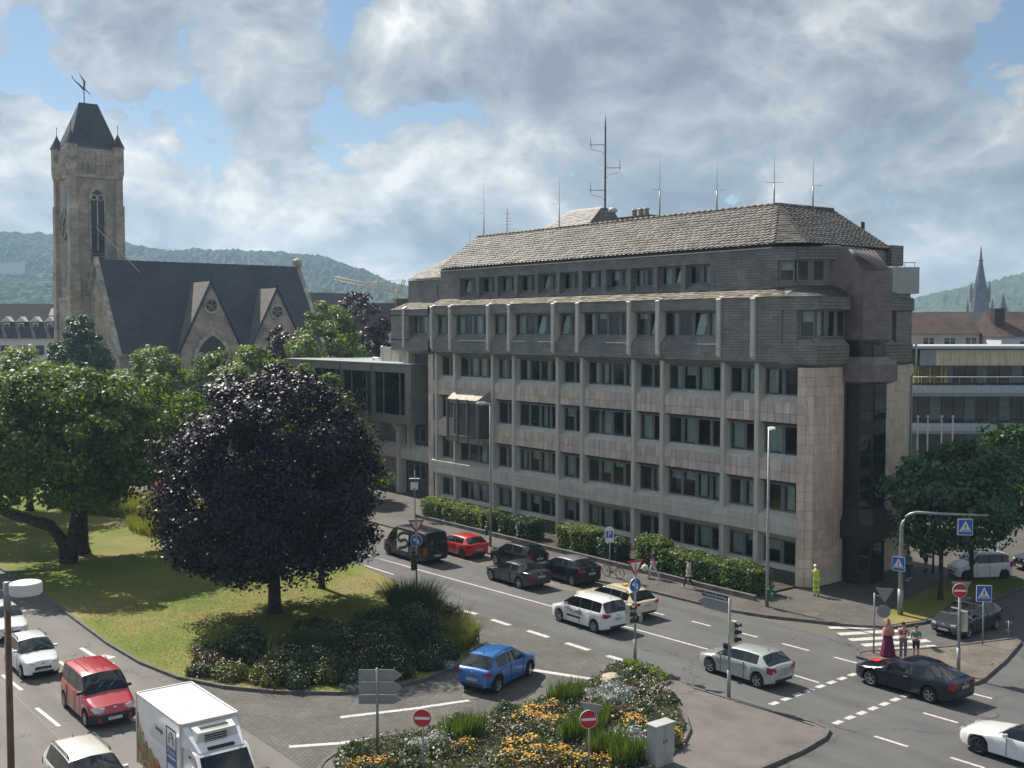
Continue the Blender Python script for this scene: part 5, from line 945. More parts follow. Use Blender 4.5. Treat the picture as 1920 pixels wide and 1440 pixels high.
for i, (x, y) in enumerate([(8.18,-26.54),(8.78,-26.24),(8.08,-24.9),(9.4,-25.9),(10.03,-28.63),(10.5,-28.03),(11.01,-29.4),(11.07,-23.5),(11.5,-23.9),(11.84,-29.11),(11.67,-27.76),(12.4,-28.2),(12.91,-27.6),(13.2,-27.0),(12.9,-23.5),(9.17,-30.15),(8.69,-33.3),(8.45,-33.9),(11.2,-28.5),(7.7,-26.0)]): plant('yellow', x, y, .55, .55, .42, i % 3)
for i, (x, y) in enumerate([(7.71,-21.46),(8.55,-21.5),(8.1,-22.2),(11.83,-25.06),(12.51,-25.04),(12.2,-24.4),(8.15,-30.61),(8.23,-31.36),(7.96,-30.01),(7.8,-23.0),(12.0,-25.6),(8.8,-22.3)]): plant('silver', x, y, .6, .6, .45, i % 3)
for i, (x, y) in enumerate([(9.89,-20.85),(9.3,-20.6),(9.51,-24.84),(9.98,-24.5),(9.5,-28.0),(9.11,-31.04),(9.56,-26.9),(8.9,-23.6),(10.4,-22.6)]): plant('gaura', x, y, .6, .6, .55, i % 3)
for i, (x, y, rx, ry) in enumerate([(7.6,-24.0,.4,.85),(8.2,-29.5,.45,.9),(10.9,-25.9,.4,1.0),(12.6,-26.4,.4,1.0),(13.6,-26.3,.4,.7),(10.3,-24.9,.35,.7)]): plant('reed', x, y, rx, ry, 1.0, i % 3)
for i in range(34):
    while True:
        x, y = rng.uniform(6.4,14), rng.uniform(-34.5,-18.4)
        if x < 6.9+.0*y and y < -33: continue
        ok = True; j = len(bed)-1; ins_ = False
        for k in range(len(bed)):
            if (bed[k][1] > y) != (bed[j][1] > y) and x < (bed[j][0]-bed[k][0])*(y-bed[k][1])/(bed[j][1]-bed[k][1])+bed[k][0]: ins_ = not ins_
            j = k
        if ins_: break
    plant(('grey','grey','brown')[i % 3], x, y, .6, .6, .4, i % 3)
for i, (x, y) in enumerate([(6.2,-18.7),(6.95,-18.55),(7.6,-18.75),(5.7,-18.6)]): plant('lime', x, y, .6, .45, .35, i % 3)
# low ground cover over the whole bed
def inside(poly, x, y):
    r = np.zeros(len(x), bool); j = len(poly)-1
    for k in range(len(poly)):
        (xa,ya),(xb,yb) = poly[k], poly[j]; c = (ya > y) != (yb > y); r ^= c & (x < (xb-xa)*(y-ya)/(yb-ya+1e-12)+xa); j = k
    return r
g = np.random.default_rng(77); xx, yy = g.uniform(5,14.4,24000), g.uniform(-35,-17.9,24000); k = inside(bed, xx, yy); P = np.stack([xx[k],yy[k],.17+g.random(k.sum())*.22],1)
tag(link('ground_cover', quad_mesh('ground_cover', [(leaf_quads(g, P[::2], g.normal(size=P[::2].shape)*.6+np.array([0,0,.8]), .13*g.uniform(.6,1.4,len(P[::2]))), L_grey), (leaf_quads(g, P[1::2], g.normal(size=P[1::2].shape)*.6+np.array([0,0,.8]), .12*g.uniform(.6,1.4,len(P[1::2]))), L_olive)])), 'low mixed ground cover between the plants of the island bed', 'ground cover', kind='stuff')
# rock in the bed tip
rk = MB().lathe([(.55,0),(.6,.12),(.42,.3),(.1,.34)], (0,0,0), 7, 0, False); tag(rk.build('rock', M_stone2, None, (6.75,-20.6,.14)), 'flat pale rock at the tip of the island bed', 'rock')
# ---- shrub border on the nose of the lawn
SB = [('daisy',-5.2,-34.0,.8,.7,.6,'tuft'),('cream',-4.0,-33.2,.9,.8,.7,''),('brown',-5.9,-33.4,.9,.8,.8,''),('shrub',-5.9,-31.6,1.3,1.2,1.7,''),('daisy',-7.4,-32.7,.9,.8,.8,''),('cream',-2.4,-32.2,1.0,.9,.9,''),('cream',-3.3,-31.2,1.1,1.0,1.1,''),('daisy',-1.4,-31.3,1.0,.9,.9,''),('daisy',-2.2,-30.0,1.1,1.0,1.2,''),('cream',-1.0,-30.0,.9,.9,.9,''),('daisy',-.2,-29.3,1.0,.9,.9,''),('daisy',-1.2,-28.3,1.1,1.1,1.1,''),('daisy',.3,-27.6,.9,.9,.8,''),('daisy',-.7,-26.6,1.1,1.0,1.2,''),('daisy',.1,-25.6,.8,.9,.8,''),('shrub',-2.4,-26.4,1.3,1.2,1.6,''),('shrub',-2.6,-24.3,1.3,1.3,1.7,''),('daisy',-.6,-24.4,.8,.8,.8,''),('hay',-2.3,-22.4,.9,.9,1.2,''),('hay',-1.5,-23.2,.7,.8,1.0,''),('brown',-4.0,-21.6,1.0,.9,1.5,''),('brown',-4.9,-21.0,.9,.8,1.5,''),('shrub',-4.6,-23.2,1.3,1.2,1.6,''),('grass',-8.2,-21.2,1.0,.9,1.7,''),('grass',-6.9,-21.6,.9,.8,1.45,''),('grass',-6.4,-23.0,.8,.8,1.1,''),('shrub',-5.0,-25.4,1.2,1.2,1.4,''),('daisy',-3.8,-27.8,1.1,1.0,1.1,''),('grass',-4.4,-29.4,.9,.9,1.2,''),('green',-7.0,-24.6,1.1,1.0,1.0,''),('silver',.35,-29.6,.6,.5,.3,''),('silver',.5,-25.0,.5,.5,.3,'')]
for i in range(26):
    a_ = rng.uniform(0,6.28); r_ = math.sqrt(rng.random()); SB.append((('shrub','daisy','green','daisy','shrub','brown')[i % 6], -4.3+3.4*r_*math.cos(a_), -26.2+4.6*r_*math.sin(a_), rng.uniform(.8,1.2), rng.uniform(.8,1.2), rng.uniform(.7,1.2), ''))
SL = {'daisy': 'white-dotted leafy perennial in the shrub border of the lawn', 'cream': 'cream-flowered perennial near the kerb of the shrub border', 'brown': 'brownish seed-headed bush in the shrub border', 'shrub': 'dark rounded shrub in the shade of the copper maple', 'hay': 'pale hay-like grass tuft at the kerb of the shrub border', 'grass': 'tall dark ornamental grass around the traffic signal', 'green': 'mid green leafy bush on the lawn edge', 'silver': 'small silver cushion at the kerb of the shrub border'}
for i, (kd, x, y, rx, ry, h, _) in enumerate(SB): plant(kd, x, y, rx, ry, h, i % 3, 'tall_grass' if kd in ('hay','grass') else 'shrub', SL[kd], 'planting of the lawn border: '+kd, 'shrub', .1)
# tall meadow behind the park trees
g = np.random.default_rng(5); n = 9000; Q = blades(g, n, 9.0, 3.2, 1.25, .05, .25); Q2 = blades(g, 5000, 7.0, 3.0, 1.1, .05, .3); Q2 = Q2+np.array([14,-4.5,0]); me = quad_mesh('meadow_grass', [(Q, L_hay), (Q2, L_hay), (blades(g, 4000, 9.5, 3.4, 1.0, .06, .4), L_light)])
tag(link('meadow_grass', me, None, (-52,-21.5,.1), .35), 'tall sunlit meadow grass behind the park trees', 'meadow', kind='stuff')
# short grass blades near the sunny part of the lawn
g = np.random.default_rng(6); n = 26000; bx_ = g.uniform(-26,0,n); by_ = g.uniform(-35.2,-18.5,n); k = inside(lawn_n+[(-42,-17.5)], bx_, by_) & (bx_ > -26); B = np.stack([bx_[k],by_[k],np.full(k.sum(),.11)],1); m_ = len(B); T = B+np.stack([g.normal(size=m_)*.05,g.normal(size=m_)*.05,g.uniform(.03,.07,m_)],1); sd = unit(np.concatenate([g.normal(size=(m_,2)),np.zeros((m_,1))],1))*.014
tag(link('lawn_blades', quad_mesh('lawn_blades', [(np.stack([B-sd,B+sd,T+sd*.2,T-sd*.2],1), leaf_mat('lawn_blade', (0.075,0.10,0.02), (0.20,0.19,0.07), .3))])), 'short green and straw-coloured blades of the lawn', 'grass', kind='stuff')
# ================================================================== vehicles
M_cglass = mat('car_glass', (0.012,0.014,0.016), 0.04, var=0.02, spec=0.8); M_blk = mat('black_plastic', (0.018,0.018,0.019), 0.55, var=.1); M_tyre = mat('tyre_rubber', (0.015,0.015,0.016), 0.85); M_rim = mat('alloy_rim', (0.42,0.43,0.45), 0.3, metal=0.7, var=.05); M_rimd = mat('dark_alloy_rim', (0.09,0.09,0.10), 0.3, metal=.6); M_lampr = mat('tail_lamp_red', (0.30,0.012,0.014), 0.12, var=.05, spec=.7); M_lampw = mat('headlamp_clear', (0.55,0.58,0.60), 0.08, var=.05, spec=.8); M_plate = mat('plate_white', (0.62,0.62,0.60), 0.5); M_ink = mat('print_black', (0.02,0.02,0.022), .6); M_chr = mat('chrome', (0.6,0.6,0.62), .12, metal=.9, var=.02)
TXT = {}
def text(parent, s, size, loc, rot, m, name='lettering', sx=1.0):
    if (s, size, m.name) in TXT:
        q = link(name, TXT[(s, size, m.name)], parent, loc); q.rotation_euler = rot; q.scale = (sx,1,1); return q
    c = bpy.data.curves.new(name, 'FONT'); c.body = s; c.size = size; c.align_x = 'CENTER'; c.align_y = 'CENTER'; c.extrude = 0.002; c.resolution_u = 3
    o = bpy.data.objects.new(name, c); COL.objects.link(o); dg = bpy.context.evaluated_depsgraph_get(); me = bpy.data.meshes.new_from_object(o.evaluated_get(dg)); bpy.data.objects.remove(o); me.materials.clear(); me.materials.append(m); TXT[(s, size, m.name)] = me
    q = link(name, me, parent, loc); q.rotation_euler = rot; q.scale = (sx,1,1); return q
WHEEL = {}
def wheel_meshes(r, w, rimm, spokes):
    k = (round(r,2), rimm.name, spokes)
    if k not in WHEEL:
        t = MB(); n = 24; prof = [(r*.66,-w/2),(r*.9,-w/2),(r*.99,-w/2+.03),(r,-w/4),(r,w/4),(r*.99,w/2-.03),(r*.9,w/2),(r*.66,w/2)]
        rings = [[(q*math.cos(2*math.pi*i/n), y, q*math.sin(2*math.pi*i/n)) for i in range(n)] for q, y in prof]; t.loft(rings, 0, True, False)
        rm = MB()
        for s in (1,):
            rings = [[(q*math.cos(2*math.pi*i/n), y, q*math.sin(2*math.pi*i/n)) for i in range(n)] for q, y in ((r*.68,w/2-.0),(r*.62,w/2-.005),(r*.60,w/2-.05),(r*.3,w/2-.07))]; rm.loft(rings[:3], 0, True, False); 
            disc = [(r*.6*math.cos(2*math.pi*i/n), w/2-.06, r*.6*math.sin(2*math.pi*i/n)) for i in range(n)]; rm.add(disc, [tuple(range(n))], 1)
            for j in range(spokes):
                a = 2*math.pi*j/spokes; d = np.array([math.cos(a),math.sin(a)]); p = np.array([-d[1],d[0]])*r*.085; pts = [d*r*.1+p,d*r*.1-p,d*r*.62-p*.9,d*r*.62+p*.9]; rm.add([(q[0],w/2-.012,q[1]) for q in pts] + [(q[0],w/2-.06,q[1]) for q in pts], [(3,2,1,0),(0,1,5,4),(1,2,6,5),(2,3,7,6),(3,0,4,7)], 0)
            rm.add([(r*.16*math.cos(2*math.pi*i/10), w/2-.008, r*.16*math.sin(2*math.pi*i/10)) for i in range(10)][::-1], [tuple(range(10))], 0)
        WHEEL[k] = (t.mesh('wheel', M_tyre), rm.mesh('rim', [rimm, M_blk]))
    return WHEEL[k]
def wheels(t, xs, yw, r, w=.21, rimm=M_rim, spokes=5, steer=0.0):
    tm, rm = wheel_meshes(r, w, rimm, spokes)
    for i, x in enumerate(xs):
        for s in (1,-1):
            o = link('wheel', tm, t, (x, s*yw, r), (0 if s > 0 else math.pi) + (steer if i == 0 else 0)); link('rim', rm, o)
def car(name, label, loc, heading, S, pm, cat='car', rimm=M_rim, spokes=5, rails=False, sill=False, steer=0.0, group='cars on the roads', plate=True, roofm=None, taxi=False, cladding=False):
    L, Wd, H, wb, fo, wr = S['L'], S['W'], S['H'], S['wb'], S['fo'], S.get('wr',.32); hw = Wd/2
    cs, rs, re, bs, bz, tz, hz0, hz1 = (S[k] for k in ('cs','rs','re','bs','bz','tz','hz0','hz1')); blt = S.get('belt', hz1+.0); bltr = S.get('beltr', blt+.06); gend = S.get('gend', re+.1); pil = S.get('pil', ((rs+re)/2,)); gc = S.get('gc', .22); tum = S.get('tum', .80)
    t = thing(name, label, cat, (loc[0],loc[1],0.002), heading, group)
    T = lambda s: float(np.interp(s, [0,.03,.12,.35,cs,cs+(rs-cs)*.5,rs,rs+.25,(rs+re)/2,re-.2,re,bs,L-.06,L], [.50,.58,hz0-.02,hz0+.05,hz1,hz1+(H-.06-hz1)*.58,H-.055,H-.015,H,H-.02,H-.07,bz,tz,tz-.14]))
    B = lambda s: float(np.interp(s, [0,.03,.12,.35,cs,cs+.3,bs,L-.06,L], [.48,.55,hz0-.06,hz0+.0,hz1-.05,blt,min(bltr,bz-.0) if bs < L-.5 else bltr, min(tz-.04,bltr), tz-.2]))
    wf = lambda s: hw*float(np.interp(s, [0,.05,.18,.5,1.0,L-1.0,L-.35,L-.1,L], [.66,.76,.88,.965,1,1,.975,.91,.80]))
    rw = lambda s: hw*tum*float(np.interp(s, [cs,rs,re,bs], [1.06,.97,.93,.98]))
    ax = (fo, fo+wb); ra = wr+.055
    st = {0.0,.03,.12,.25,.45,cs-.25,cs,cs+(rs-cs)*.33,cs+(rs-cs)*.66,rs,rs+.2,(rs+re)/2,re-.15,re,re+(bs-re)*.5,bs,L-.3,L-.12,L-.05,L,gend}
    for p in pil: st |= {p-.045,p+.045}
    for c in ax: st |= {c-ra-.004,c-ra,c-ra*.9,c-ra*.7,c-ra*.38,c,c+ra*.38,c+ra*.7,c+ra*.9,c+ra,c+ra+.004}
    st = sorted(x for x in st if 0 <= x <= L); st = [x for i, x in enumerate(st) if i == 0 or x-st[i-1] > .0015]
    zb0 = lambda s: float(np.interp(s, [0,.3,L-.4,L], [.27,.19,.20,.33]))
    rings = []
    for s in st:
        zb = zb0(s)
        for c in ax:
            if abs(s-c) <= ra+.001: zb = max(zb, wr+math.sqrt(max(0,ra*ra-(s-c)**2)))
        w, b, tt = wf(s), B(s), T(s); zb = min(zb, b-.1); cab = cs < s < bs; x = L/2-s
        if cab:
            k = min(1, (s-cs)/(rs-cs)) if s < rs else (1 if s < re else max(0, 1-(s-re)/(bs-re)*1.0)); wt = rw(s); 
            p6 = (wt+(w*.93-wt)*(1-k)*.9, max(b+.01, tt-.055*k-.01)); p7 = (p6[0]*.87, max(b+.012, tt-.014)); p8 = (0, tt+.02)
        else: p6 = (w*.90, b+(tt-b)*.5); p7 = (w*.74, tt-.006); p8 = (0, tt+.025)
        flare = 1.012 if any(abs(s-c) < ra*1.25 for c in ax) else .992
        half = [(0,zb),(w*.88,zb),(w*.975*flare,zb+.05),(w*flare,zb+(b-zb)*.38),(w*.995*flare,zb+(b-zb)*.72),(w*.975,b-.035),(w*.945,b),p6,p7,p8]
        rings.append([(x,y,z) for y, z in half] + [(x,-y,z) for y, z in half[1:-1][::-1]])
    n = len(rings[0]); body, ws, rwd, sg, drk, tr, rf = MB(), MB(), MB(), {1: MB(), -1: MB()}, MB(), MB(), MB()
    gs = cs+gc*(rs-cs)
    def side(i): return i if i < 9 else n-1-i
    for k in range(len(st)-1):
        sm = (st[k]+st[k+1])/2
        for i in range(n):
            j = (i+1) % n; q = [rings[k][i],rings[k][j],rings[k+1][j],rings[k+1][i]]; sd = side(i); sgn = 1 if i < 9 else -1; tg = body
            if sd == 0: tg = drk
            elif sd in (1,) or (cladding and sd == 2 and any(abs(sm-c) < ra+.1 for c in ax)): tg = tr if (sill or cladding) else body
            elif sd == 6 and gs < sm < gend: tg = tr if any(abs(sm-p) < .045 for p in pil) else sg[sgn]
            elif sd in (7,8) and cs+.04 < sm < rs and (sd == 8 or True): tg = ws
            elif sd in (7,8) and re < sm < bs: tg = rwd if (sd == 8 or sm < bs) else body
            elif sd in (7,8) and rs <= sm <= re and roofm: tg = rf
            tg.add(q, [(0,1,2,3)])
    body.add(rings[0], [tuple(range(n-1,-1,-1))]); body.add(rings[-1], [tuple(range(n))])
    def fin(mb, nm, m, ang=38):
        if not mb.F: return None
        me = mb.mesh(nm, m); bm = bmesh.new(); bm.from_mesh(me); bmesh.ops.remove_doubles(bm, verts=bm.verts, dist=.0008); bmesh.ops.recalc_face_normals(bm, faces=bm.faces) if nm == 'body' else None; bm.to_mesh(me); bm.free()
        me.polygons.foreach_set('use_smooth', [True]*len(me.polygons)); me.set_sharp_from_angle(angle=R(ang)); return link(nm, me, t)
    fin(body, 'body', pm); fin(ws, 'windshield', M_cglass); fin(rwd, 'rear_window', M_cglass); fin(sg[1], 'side_window', M_cglass); fin(sg[-1], 'side_window', M_cglass); fin(drk, 'underbody', M_blk); fin(tr, 'black_trim', M_blk); fin(rf, 'roof', roofm) if roofm else None
    wheels(t, (L/2-fo, L/2-fo-wb), hw-.115, wr, .21, rimm, spokes, steer)
    X = lambda s: L/2-s
    for sn in (1,-1):
        yh = wf(.12)*sn
        MB().loft([[(X(.02),yh*.52,hz0-.14),(X(.02),yh*.52,hz0-.03),(X(.05),yh*.86,hz0-.0),(X(.05),yh*.86,hz0-.12)],[(X(-.012),yh*.55,hz0-.13),(X(-.012),yh*.55,hz0-.04),(X(.03),yh*.85,hz0-.02),(X(.03),yh*.85,hz0-.11)]] if sn < 0 else [[(X(-.012),yh*.55,hz0-.13),(X(-.012),yh*.55,hz0-.04),(X(.03),yh*.85,hz0-.02),(X(.03),yh*.85,hz0-.11)],[(X(.02),yh*.52,hz0-.14),(X(.02),yh*.52,hz0-.03),(X(.05),yh*.86,hz0-.0),(X(.05),yh*.86,hz0-.12)]][::1]).build('headlight', M_lampw, t)
        MB().add([(X(.10),yh*.80,hz0-.12),(X(.42),yh*1.065,hz0-.07),(X(.42),yh*1.06,hz0+.0),(X(.12),yh*.83,hz0-.005)], [(0,1,2,3) if sn < 0 else (3,2,1,0)]).build('headlight_wing', M_lampw, t)
        tlz = S.get('tl', (tz-.34, tz-.1)); yt = wf(L-.1)*sn
        tl = MB(); a = [(X(L-.22),yt*1.055,tlz[0]+.02),(X(L-.22),yt*1.05,tlz[1]),(X(L-.03),yt*.985,tlz[1]-.01),(X(L-.03),yt*.985,tlz[0])]; b2 = [(X(L+.014),yt*.80,tlz[0]+.03),(X(L+.014),yt*.80,tlz[1]-.03)]; yi = yt*S.get('tli',.62)
        tl.add(a + [(X(L+.016),yi,tlz[1]-.05),(X(L+.016),yi,tlz[0]+.05)], [(0,3,2,1) if sn > 0 else (0,1,2,3), (3,5,4,2) if sn > 0 else (2,4,5,3)]); tl.build('taillight', M_lampr, t)
        sm_ = cs+.55*(rs-cs); mb = MB(); ym = (wf(sm_)*.94); zc = B(sm_)+.07
        rr = [[(X(sm_)+dx, sn*(ym+.02+ (.17*q)), zc+dz) for dx, dz in ((.06,-.05),(.06,.06),(-.05,.08),(-.05,-.05))] for q in (0,.5,1)]; mb.loft(rr if sn > 0 else rr[::-1]); mb.build('mirror', pm if S.get('mir',1) else M_blk, t)
        for s_ in S.get('hnd', (rs+.72,)): MB().box(X(s_)-.1,sn*wf(s_)*.975-.012*1,B(s_)-.15,X(s_)+.1,sn*wf(s_)*.975+.03*sn,B(s_)-.115).build('door_handle', M_chr if S.get('chr',0) else pm, t)
        for p in S.get('doors', (cs+.42,)+tuple(pil)): MB().box(X(p)-.006,sn*wf(p)*.997-.02,zb0(p)+.1,X(p)+.006,sn*wf(p)*.997+.006*sn*1.0,B(p)-.03).build('door_gap', M_blk, t)
        if rails:
            r_ = MB().tube([(X(rs+.15),sn*rw(rs)*.93,H-.04),(X(rs+.3),sn*rw(rs)*.93,H+.045),(X(re-.3),sn*rw(re)*.95,H+.035),(X(re-.1),sn*rw(re)*.95,H-.05)], .022, 6); r_.build('roof_rail', M_blk if rails == 'b' else M_chr, t)
    MB().box(X(-.012),-hw*.42,.42,X(.05),hw*.42,.56).build('grille', M_blk, t); MB().box(X(.0),-hw*.55,.27,X(.06),hw*.55,.36).build('air_intake', M_blk, t); MB().lathe([(.065,0),(.06,.012)], (0,0,0), 12).build('emblem', M_chr, t, (X(-.012),0,hz0-.07), (0,R(90),0))
    MB().box(X(L-.05),-hw*.62,.33,X(L+.012),hw*.62,.45).build('rear_bumper_trim', M_blk, t)
    if plate:
        pz = S.get('pz', .62); MB().box(X(L)-.03,-.26,pz,X(L)-.005-.02,.26,pz+.115).build('licence_plate', M_plate, t, (-.012,0,0)); MB().box(X(0)+.0,-.26,.36,X(0)+.022,.26,.47).build('licence_plate', M_plate, t)
        text(t, S.get('num','KO EK 12'), .1, (X(L)-.046,0,pz+.055), (R(90),0,R(-90)), M_ink, 'plate_number'); text(t, S.get('num','KO EK 12'), .1, (X(0)+.026,0,.415), (R(90),0,R(90)), M_ink, 'plate_number')
        MB().lathe([(.05,0),(.045,.01)], (0,0,0), 10).build('emblem', M_chr, t, (X(L)-.03,0,bz-.12 if bz < 1.2 else .85), (0,R(-90),0))
    wp = MB().tube([(X(cs+.02),-.1,T(cs)+.035),(X(cs+.3),.45,T(cs+.3)+.03)], .012, 4).tube([(X(cs+.02),-.5,T(cs)+.03),(X(cs+.28),-.05,T(cs+.28)+.035)], .012, 4); wp.build('wiper', M_blk, t)
    MB().tube([(X(re-.25),0,H),(X(re-.1),0,H+.1)], [.02,.006], 5).build('roof_antenna', M_blk, t)
    if taxi: MB().box(-.1,-.16,0,.1,.16,.11).build('taxi_sign', mat('taxi_yellow',(0.7,0.55,0.05),.4), t, (X((rs+re)/2),0,H+.01)); 
    return t
def spec(L, W, H, wb, fo, cs, rs, re, bs, bz, tz, hz0=.72, hz1=.95, **k): return dict(L=L,W=W,H=H,wb=wb,fo=fo,cs=cs,rs=rs,re=re,bs=bs,bz=bz,tz=tz,hz0=hz0,hz1=hz1,**k)
Sp = {
 'hatch3': spec(4.21,1.78,1.46,2.63,.84,1.10,1.92,3.60,4.02,1.02,.98,.74,.96,gend=3.45,pil=(2.75,),tl=(.72,1.0),hnd=(2.55,),doors=(1.45,2.75),num='KO ME 40',pz=.58),
 'mpv': spec(4.4,1.8,1.66,2.68,.86,.98,1.88,4.02,4.33,1.08,1.04,.80,1.04,gend=3.98,pil=(2.45,3.32),tl=(.86,1.08),hnd=(2.3,3.15),num='MYK CK 7',pz=.72,tum=.84),
 'estate': spec(4.92,1.87,1.48,2.9,.88,1.42,2.22,4.25,4.74,1.0,.98,.74,.96,gend=4.3,pil=(2.95,3.75),tl=(.78,1.0),hnd=(2.8,3.6),num='KO TX 22',pz=.74,wr=.34),
 'saloon': spec(4.53,1.82,1.42,2.76,.78,1.32,2.05,3.32,3.92,1.06,1.04,.72,.94,gend=3.45,pil=(2.65,),tl=(.78,.98),hnd=(2.5,3.35),num='KO BM 31',pz=.72,wr=.33),
 'liftback': spec(4.73,1.81,1.44,2.75,.92,1.40,2.15,3.45,4.35,1.04,1.0,.74,.96,gend=3.85,pil=(2.78,),tl=(.74,.98),hnd=(2.6,3.5),num='KO MO 85',pz=.74,chr=1,wr=.33,doors=(1.75,2.78,3.7)),
 'suv': spec(4.28,1.79,1.64,2.56,.86,1.02,1.80,3.62,4.12,1.14,1.10,.86,1.08,gend=3.5,pil=(2.5,),tl=(.88,1.1),hnd=(2.4,3.2),num='KO MK 64',pz=.80,wr=.345),
 'crossover': spec(4.36,1.8,1.55,2.64,.92,1.15,1.95,3.40,4.18,1.12,1.08,.84,1.06,gend=3.25,pil=(2.6,),tl=(.90,1.1),hnd=(2.5,),num='KO CH 18',pz=.72,wr=.345),
 'hatch5': spec(4.26,1.79,1.45,2.63,.86,1.12,1.90,3.62,4.08,1.02,.98,.74,.95,gend=3.5,pil=(2.6,),tl=(.78,.98),hnd=(2.45,3.25),num='KO GO 51',pz=.58),
 'coupe': spec(4.6,1.86,1.38,2.8,.86,1.5,2.25,3.1,4.1,.98,.95,.72,.92,gend=3.3,pil=(2.9,),hnd=(2.75,),num='KO WC 44',wr=.34),
 'mini': spec(3.64,1.6,1.52,2.38,.70,.78,1.55,3.05,3.5,1.04,1.0,.80,1.0,gend=3.0,pil=(2.1,),hnd=(2.0,2.7),num='KO SP 92',pz=.6,wr=.30,tum=.82),
 'mpv_high': spec(4.21,1.83,1.84,2.7,.82,.92,1.55,4.0,4.18,1.12,1.08,.88,1.12,gend=3.92,pil=(2.05,3.05),tl=(.8,1.3),hnd=(1.95,),num='KO EK 12',tum=.86,mir=0,wr=.32),
 'cross_hatch': spec(4.09,1.74,1.55,2.59,.82,1.0,1.75,3.42,3.9,1.06,1.02,.80,1.0,gend=3.35,pil=(2.4,),tl=(.78,.98),hnd=(2.3,3.05),num='KO DA 73',pz=.58,wr=.33),
 'wagon': spec(4.6,1.82,1.60,2.7,.9,1.15,1.95,4.1,4.45,1.08,1.04,.8,1.0,gend=4.05,pil=(2.6,3.4),hnd=(2.5,3.3),num='KO WA 66'),
 'boxy': spec(3.6,1.6,1.66,2.40,.62,.80,1.40,3.28,3.55,1.10,1.06,.80,1.06,gend=3.3,pil=(2.05,2.85),tl=(.8,1.15),hnd=(1.95,2.7),num='KO WR 28',tum=.9,wr=.30),
}
PI = math.pi
def dpaint(name, col): return mat('paint_'+name, col, rough=.25, var=.03, scale=1.5, coat=.35, spec=.35)
def place(k, Xf, Yn, nm, lb, pm, **kw):      # heading towards -x, near wheels on the camera side
    S = Sp[k]; return car(nm, lb, (Xf+S['L']/2-S['fo'], Yn+S['W']/2-.03), PI, S, pm, **kw)
P_sil = paint('silver', (0.42,0.45,0.45), .35, .3); P_wht = paint('white', (0.72,0.73,0.74)); P_blk = dpaint('black', (0.005,0.005,0.006)); P_blue2 = dpaint('night_blue', (0.004,0.007,0.018)); P_dgr = paint('dark_grey', (0.022,0.028,0.03), .3); P_bei = paint('taxi_beige', (0.66,0.56,0.40)); P_red = paint('red', (0.52,0.018,0.022)); P_blu = paint('azure', (0.012,0.13,0.42), .2); P_krd = paint('kangoo_red', (0.40,0.02,0.035)); P_gry = paint('graphite', (0.06,0.065,0.07), .4); P_crm = paint('champagne', (0.62,0.60,0.54))
place('hatch3', 8.19, -16.05, 'silver_hatchback', 'silver three-door hatchback waiting before the stop line', P_sil)
tv = place('mpv', -2.48, -15.75, 'white_minivan', 'white minivan with courier lettering beside the beige taxi', P_wht, rimm=M_rim)
text(tv, 'CITYKURIER', .27, (.25,.893,.80), (R(90),0,PI), M_ink); MB().box(-.35,.892,.50,.75,.897,.60).build('lettering_bar', M_ink, tv)
place('estate', -3.95, -12.75, 'beige_taxi', 'beige estate taxi overtaken by the white minivan', P_bei, taxi=True, rails='b')
place('saloon', -12.27, -12.85, 'grey_saloon', 'dark grey saloon driving past the parked black cars', P_dgr)
place('suv', -15.6, -9.95, 'black_suv', 'black compact SUV parked between red hatchback and dark crossover', P_blk, sill=True)
place('crossover', -10.75, -9.95, 'dark_crossover', 'dark blue-black crossover with grey roof parked by the bicycle', P_blue2, roofm=paint('grey_roof',(0.24,0.24,0.26),.3), sill=True, cladding=True)
place('hatch5', -21.1, -10.57, 'red_hatchback', 'red hatchback parked behind the black van', P_red, rimm=M_rimd)
place('liftback', 13.63, -12.0, 'navy_saloon', 'dark navy saloon with red bonnet decal at the junction', P_blue2)
place('coupe', 20.5, -15.6, 'white_coupe', 'white sports saloon cut by the right picture edge', P_wht, rimm=M_rimd, roofm=P_blk, spokes=7)
car('blue_hatchback', 'bright blue hatchback with roof rails turning on the paved lane', (3.28,-24.1), R(110), Sp['cross_hatch'], P_blu, rails='b', cladding=True, sill=True, steer=R(18))
rv = car('red_van', 'red passenger van on the near road behind the delivery truck', (-3.35,-39.1), 0, Sp['mpv_high'], P_krd, sill=True)
fb_ = MB(); fb_.loft([[(2.105-.25*abs(y)**7-(.015 if q else 0), y*.93, z) for y in np.linspace(-1,1,9)] for q, z in ((1,.26),(0,.34),(0,.56),(1,.60))], 0, True, False, False); fb_.build('front_bumper', M_blk, rv, (.014,0,0))
for s_ in (-1,1): MB().add([(2.09,s_*.42,.70),(2.0,s_*.74,.66),(1.86,s_*.87,.86),(2.0,s_*.56,.90)], [(0,1,2,3) if s_ > 0 else (3,2,1,0)]).build('headlight', M_lampw, rv, (.035,s_*.015,.0))
for k_ in range(4): MB().box(-1.5,-.45+.3*k_-.01,1.845,.4,-.45+.3*k_+.01,1.86).build('roof_ridge', P_krd, rv)
car('white_compact', 'small white car with roof rails behind the red van', (-10.95,-39.6), 0, Sp['mini'], P_wht, rails='b')
car('white_car', 'white car cut by the left picture edge', (-18.1,-39.2), 0, Sp['hatch5'], P_wht)
car('champagne_wagon', 'champagne-roofed wagon at the bottom edge beside the truck', (4.75,-41.95), 0, Sp['wagon'], P_crm, rails='b')
car('grey_hatchback', 'graphite hatchback coming down the side street', (11.45,-.55), R(-90), Sp['hatch5'], P_gry)
car('white_microvan', 'boxy white microvan parked under the corner trees', (5.64,11.07), R(-121.4), Sp['boxy'], P_wht, rimm=M_rimd)
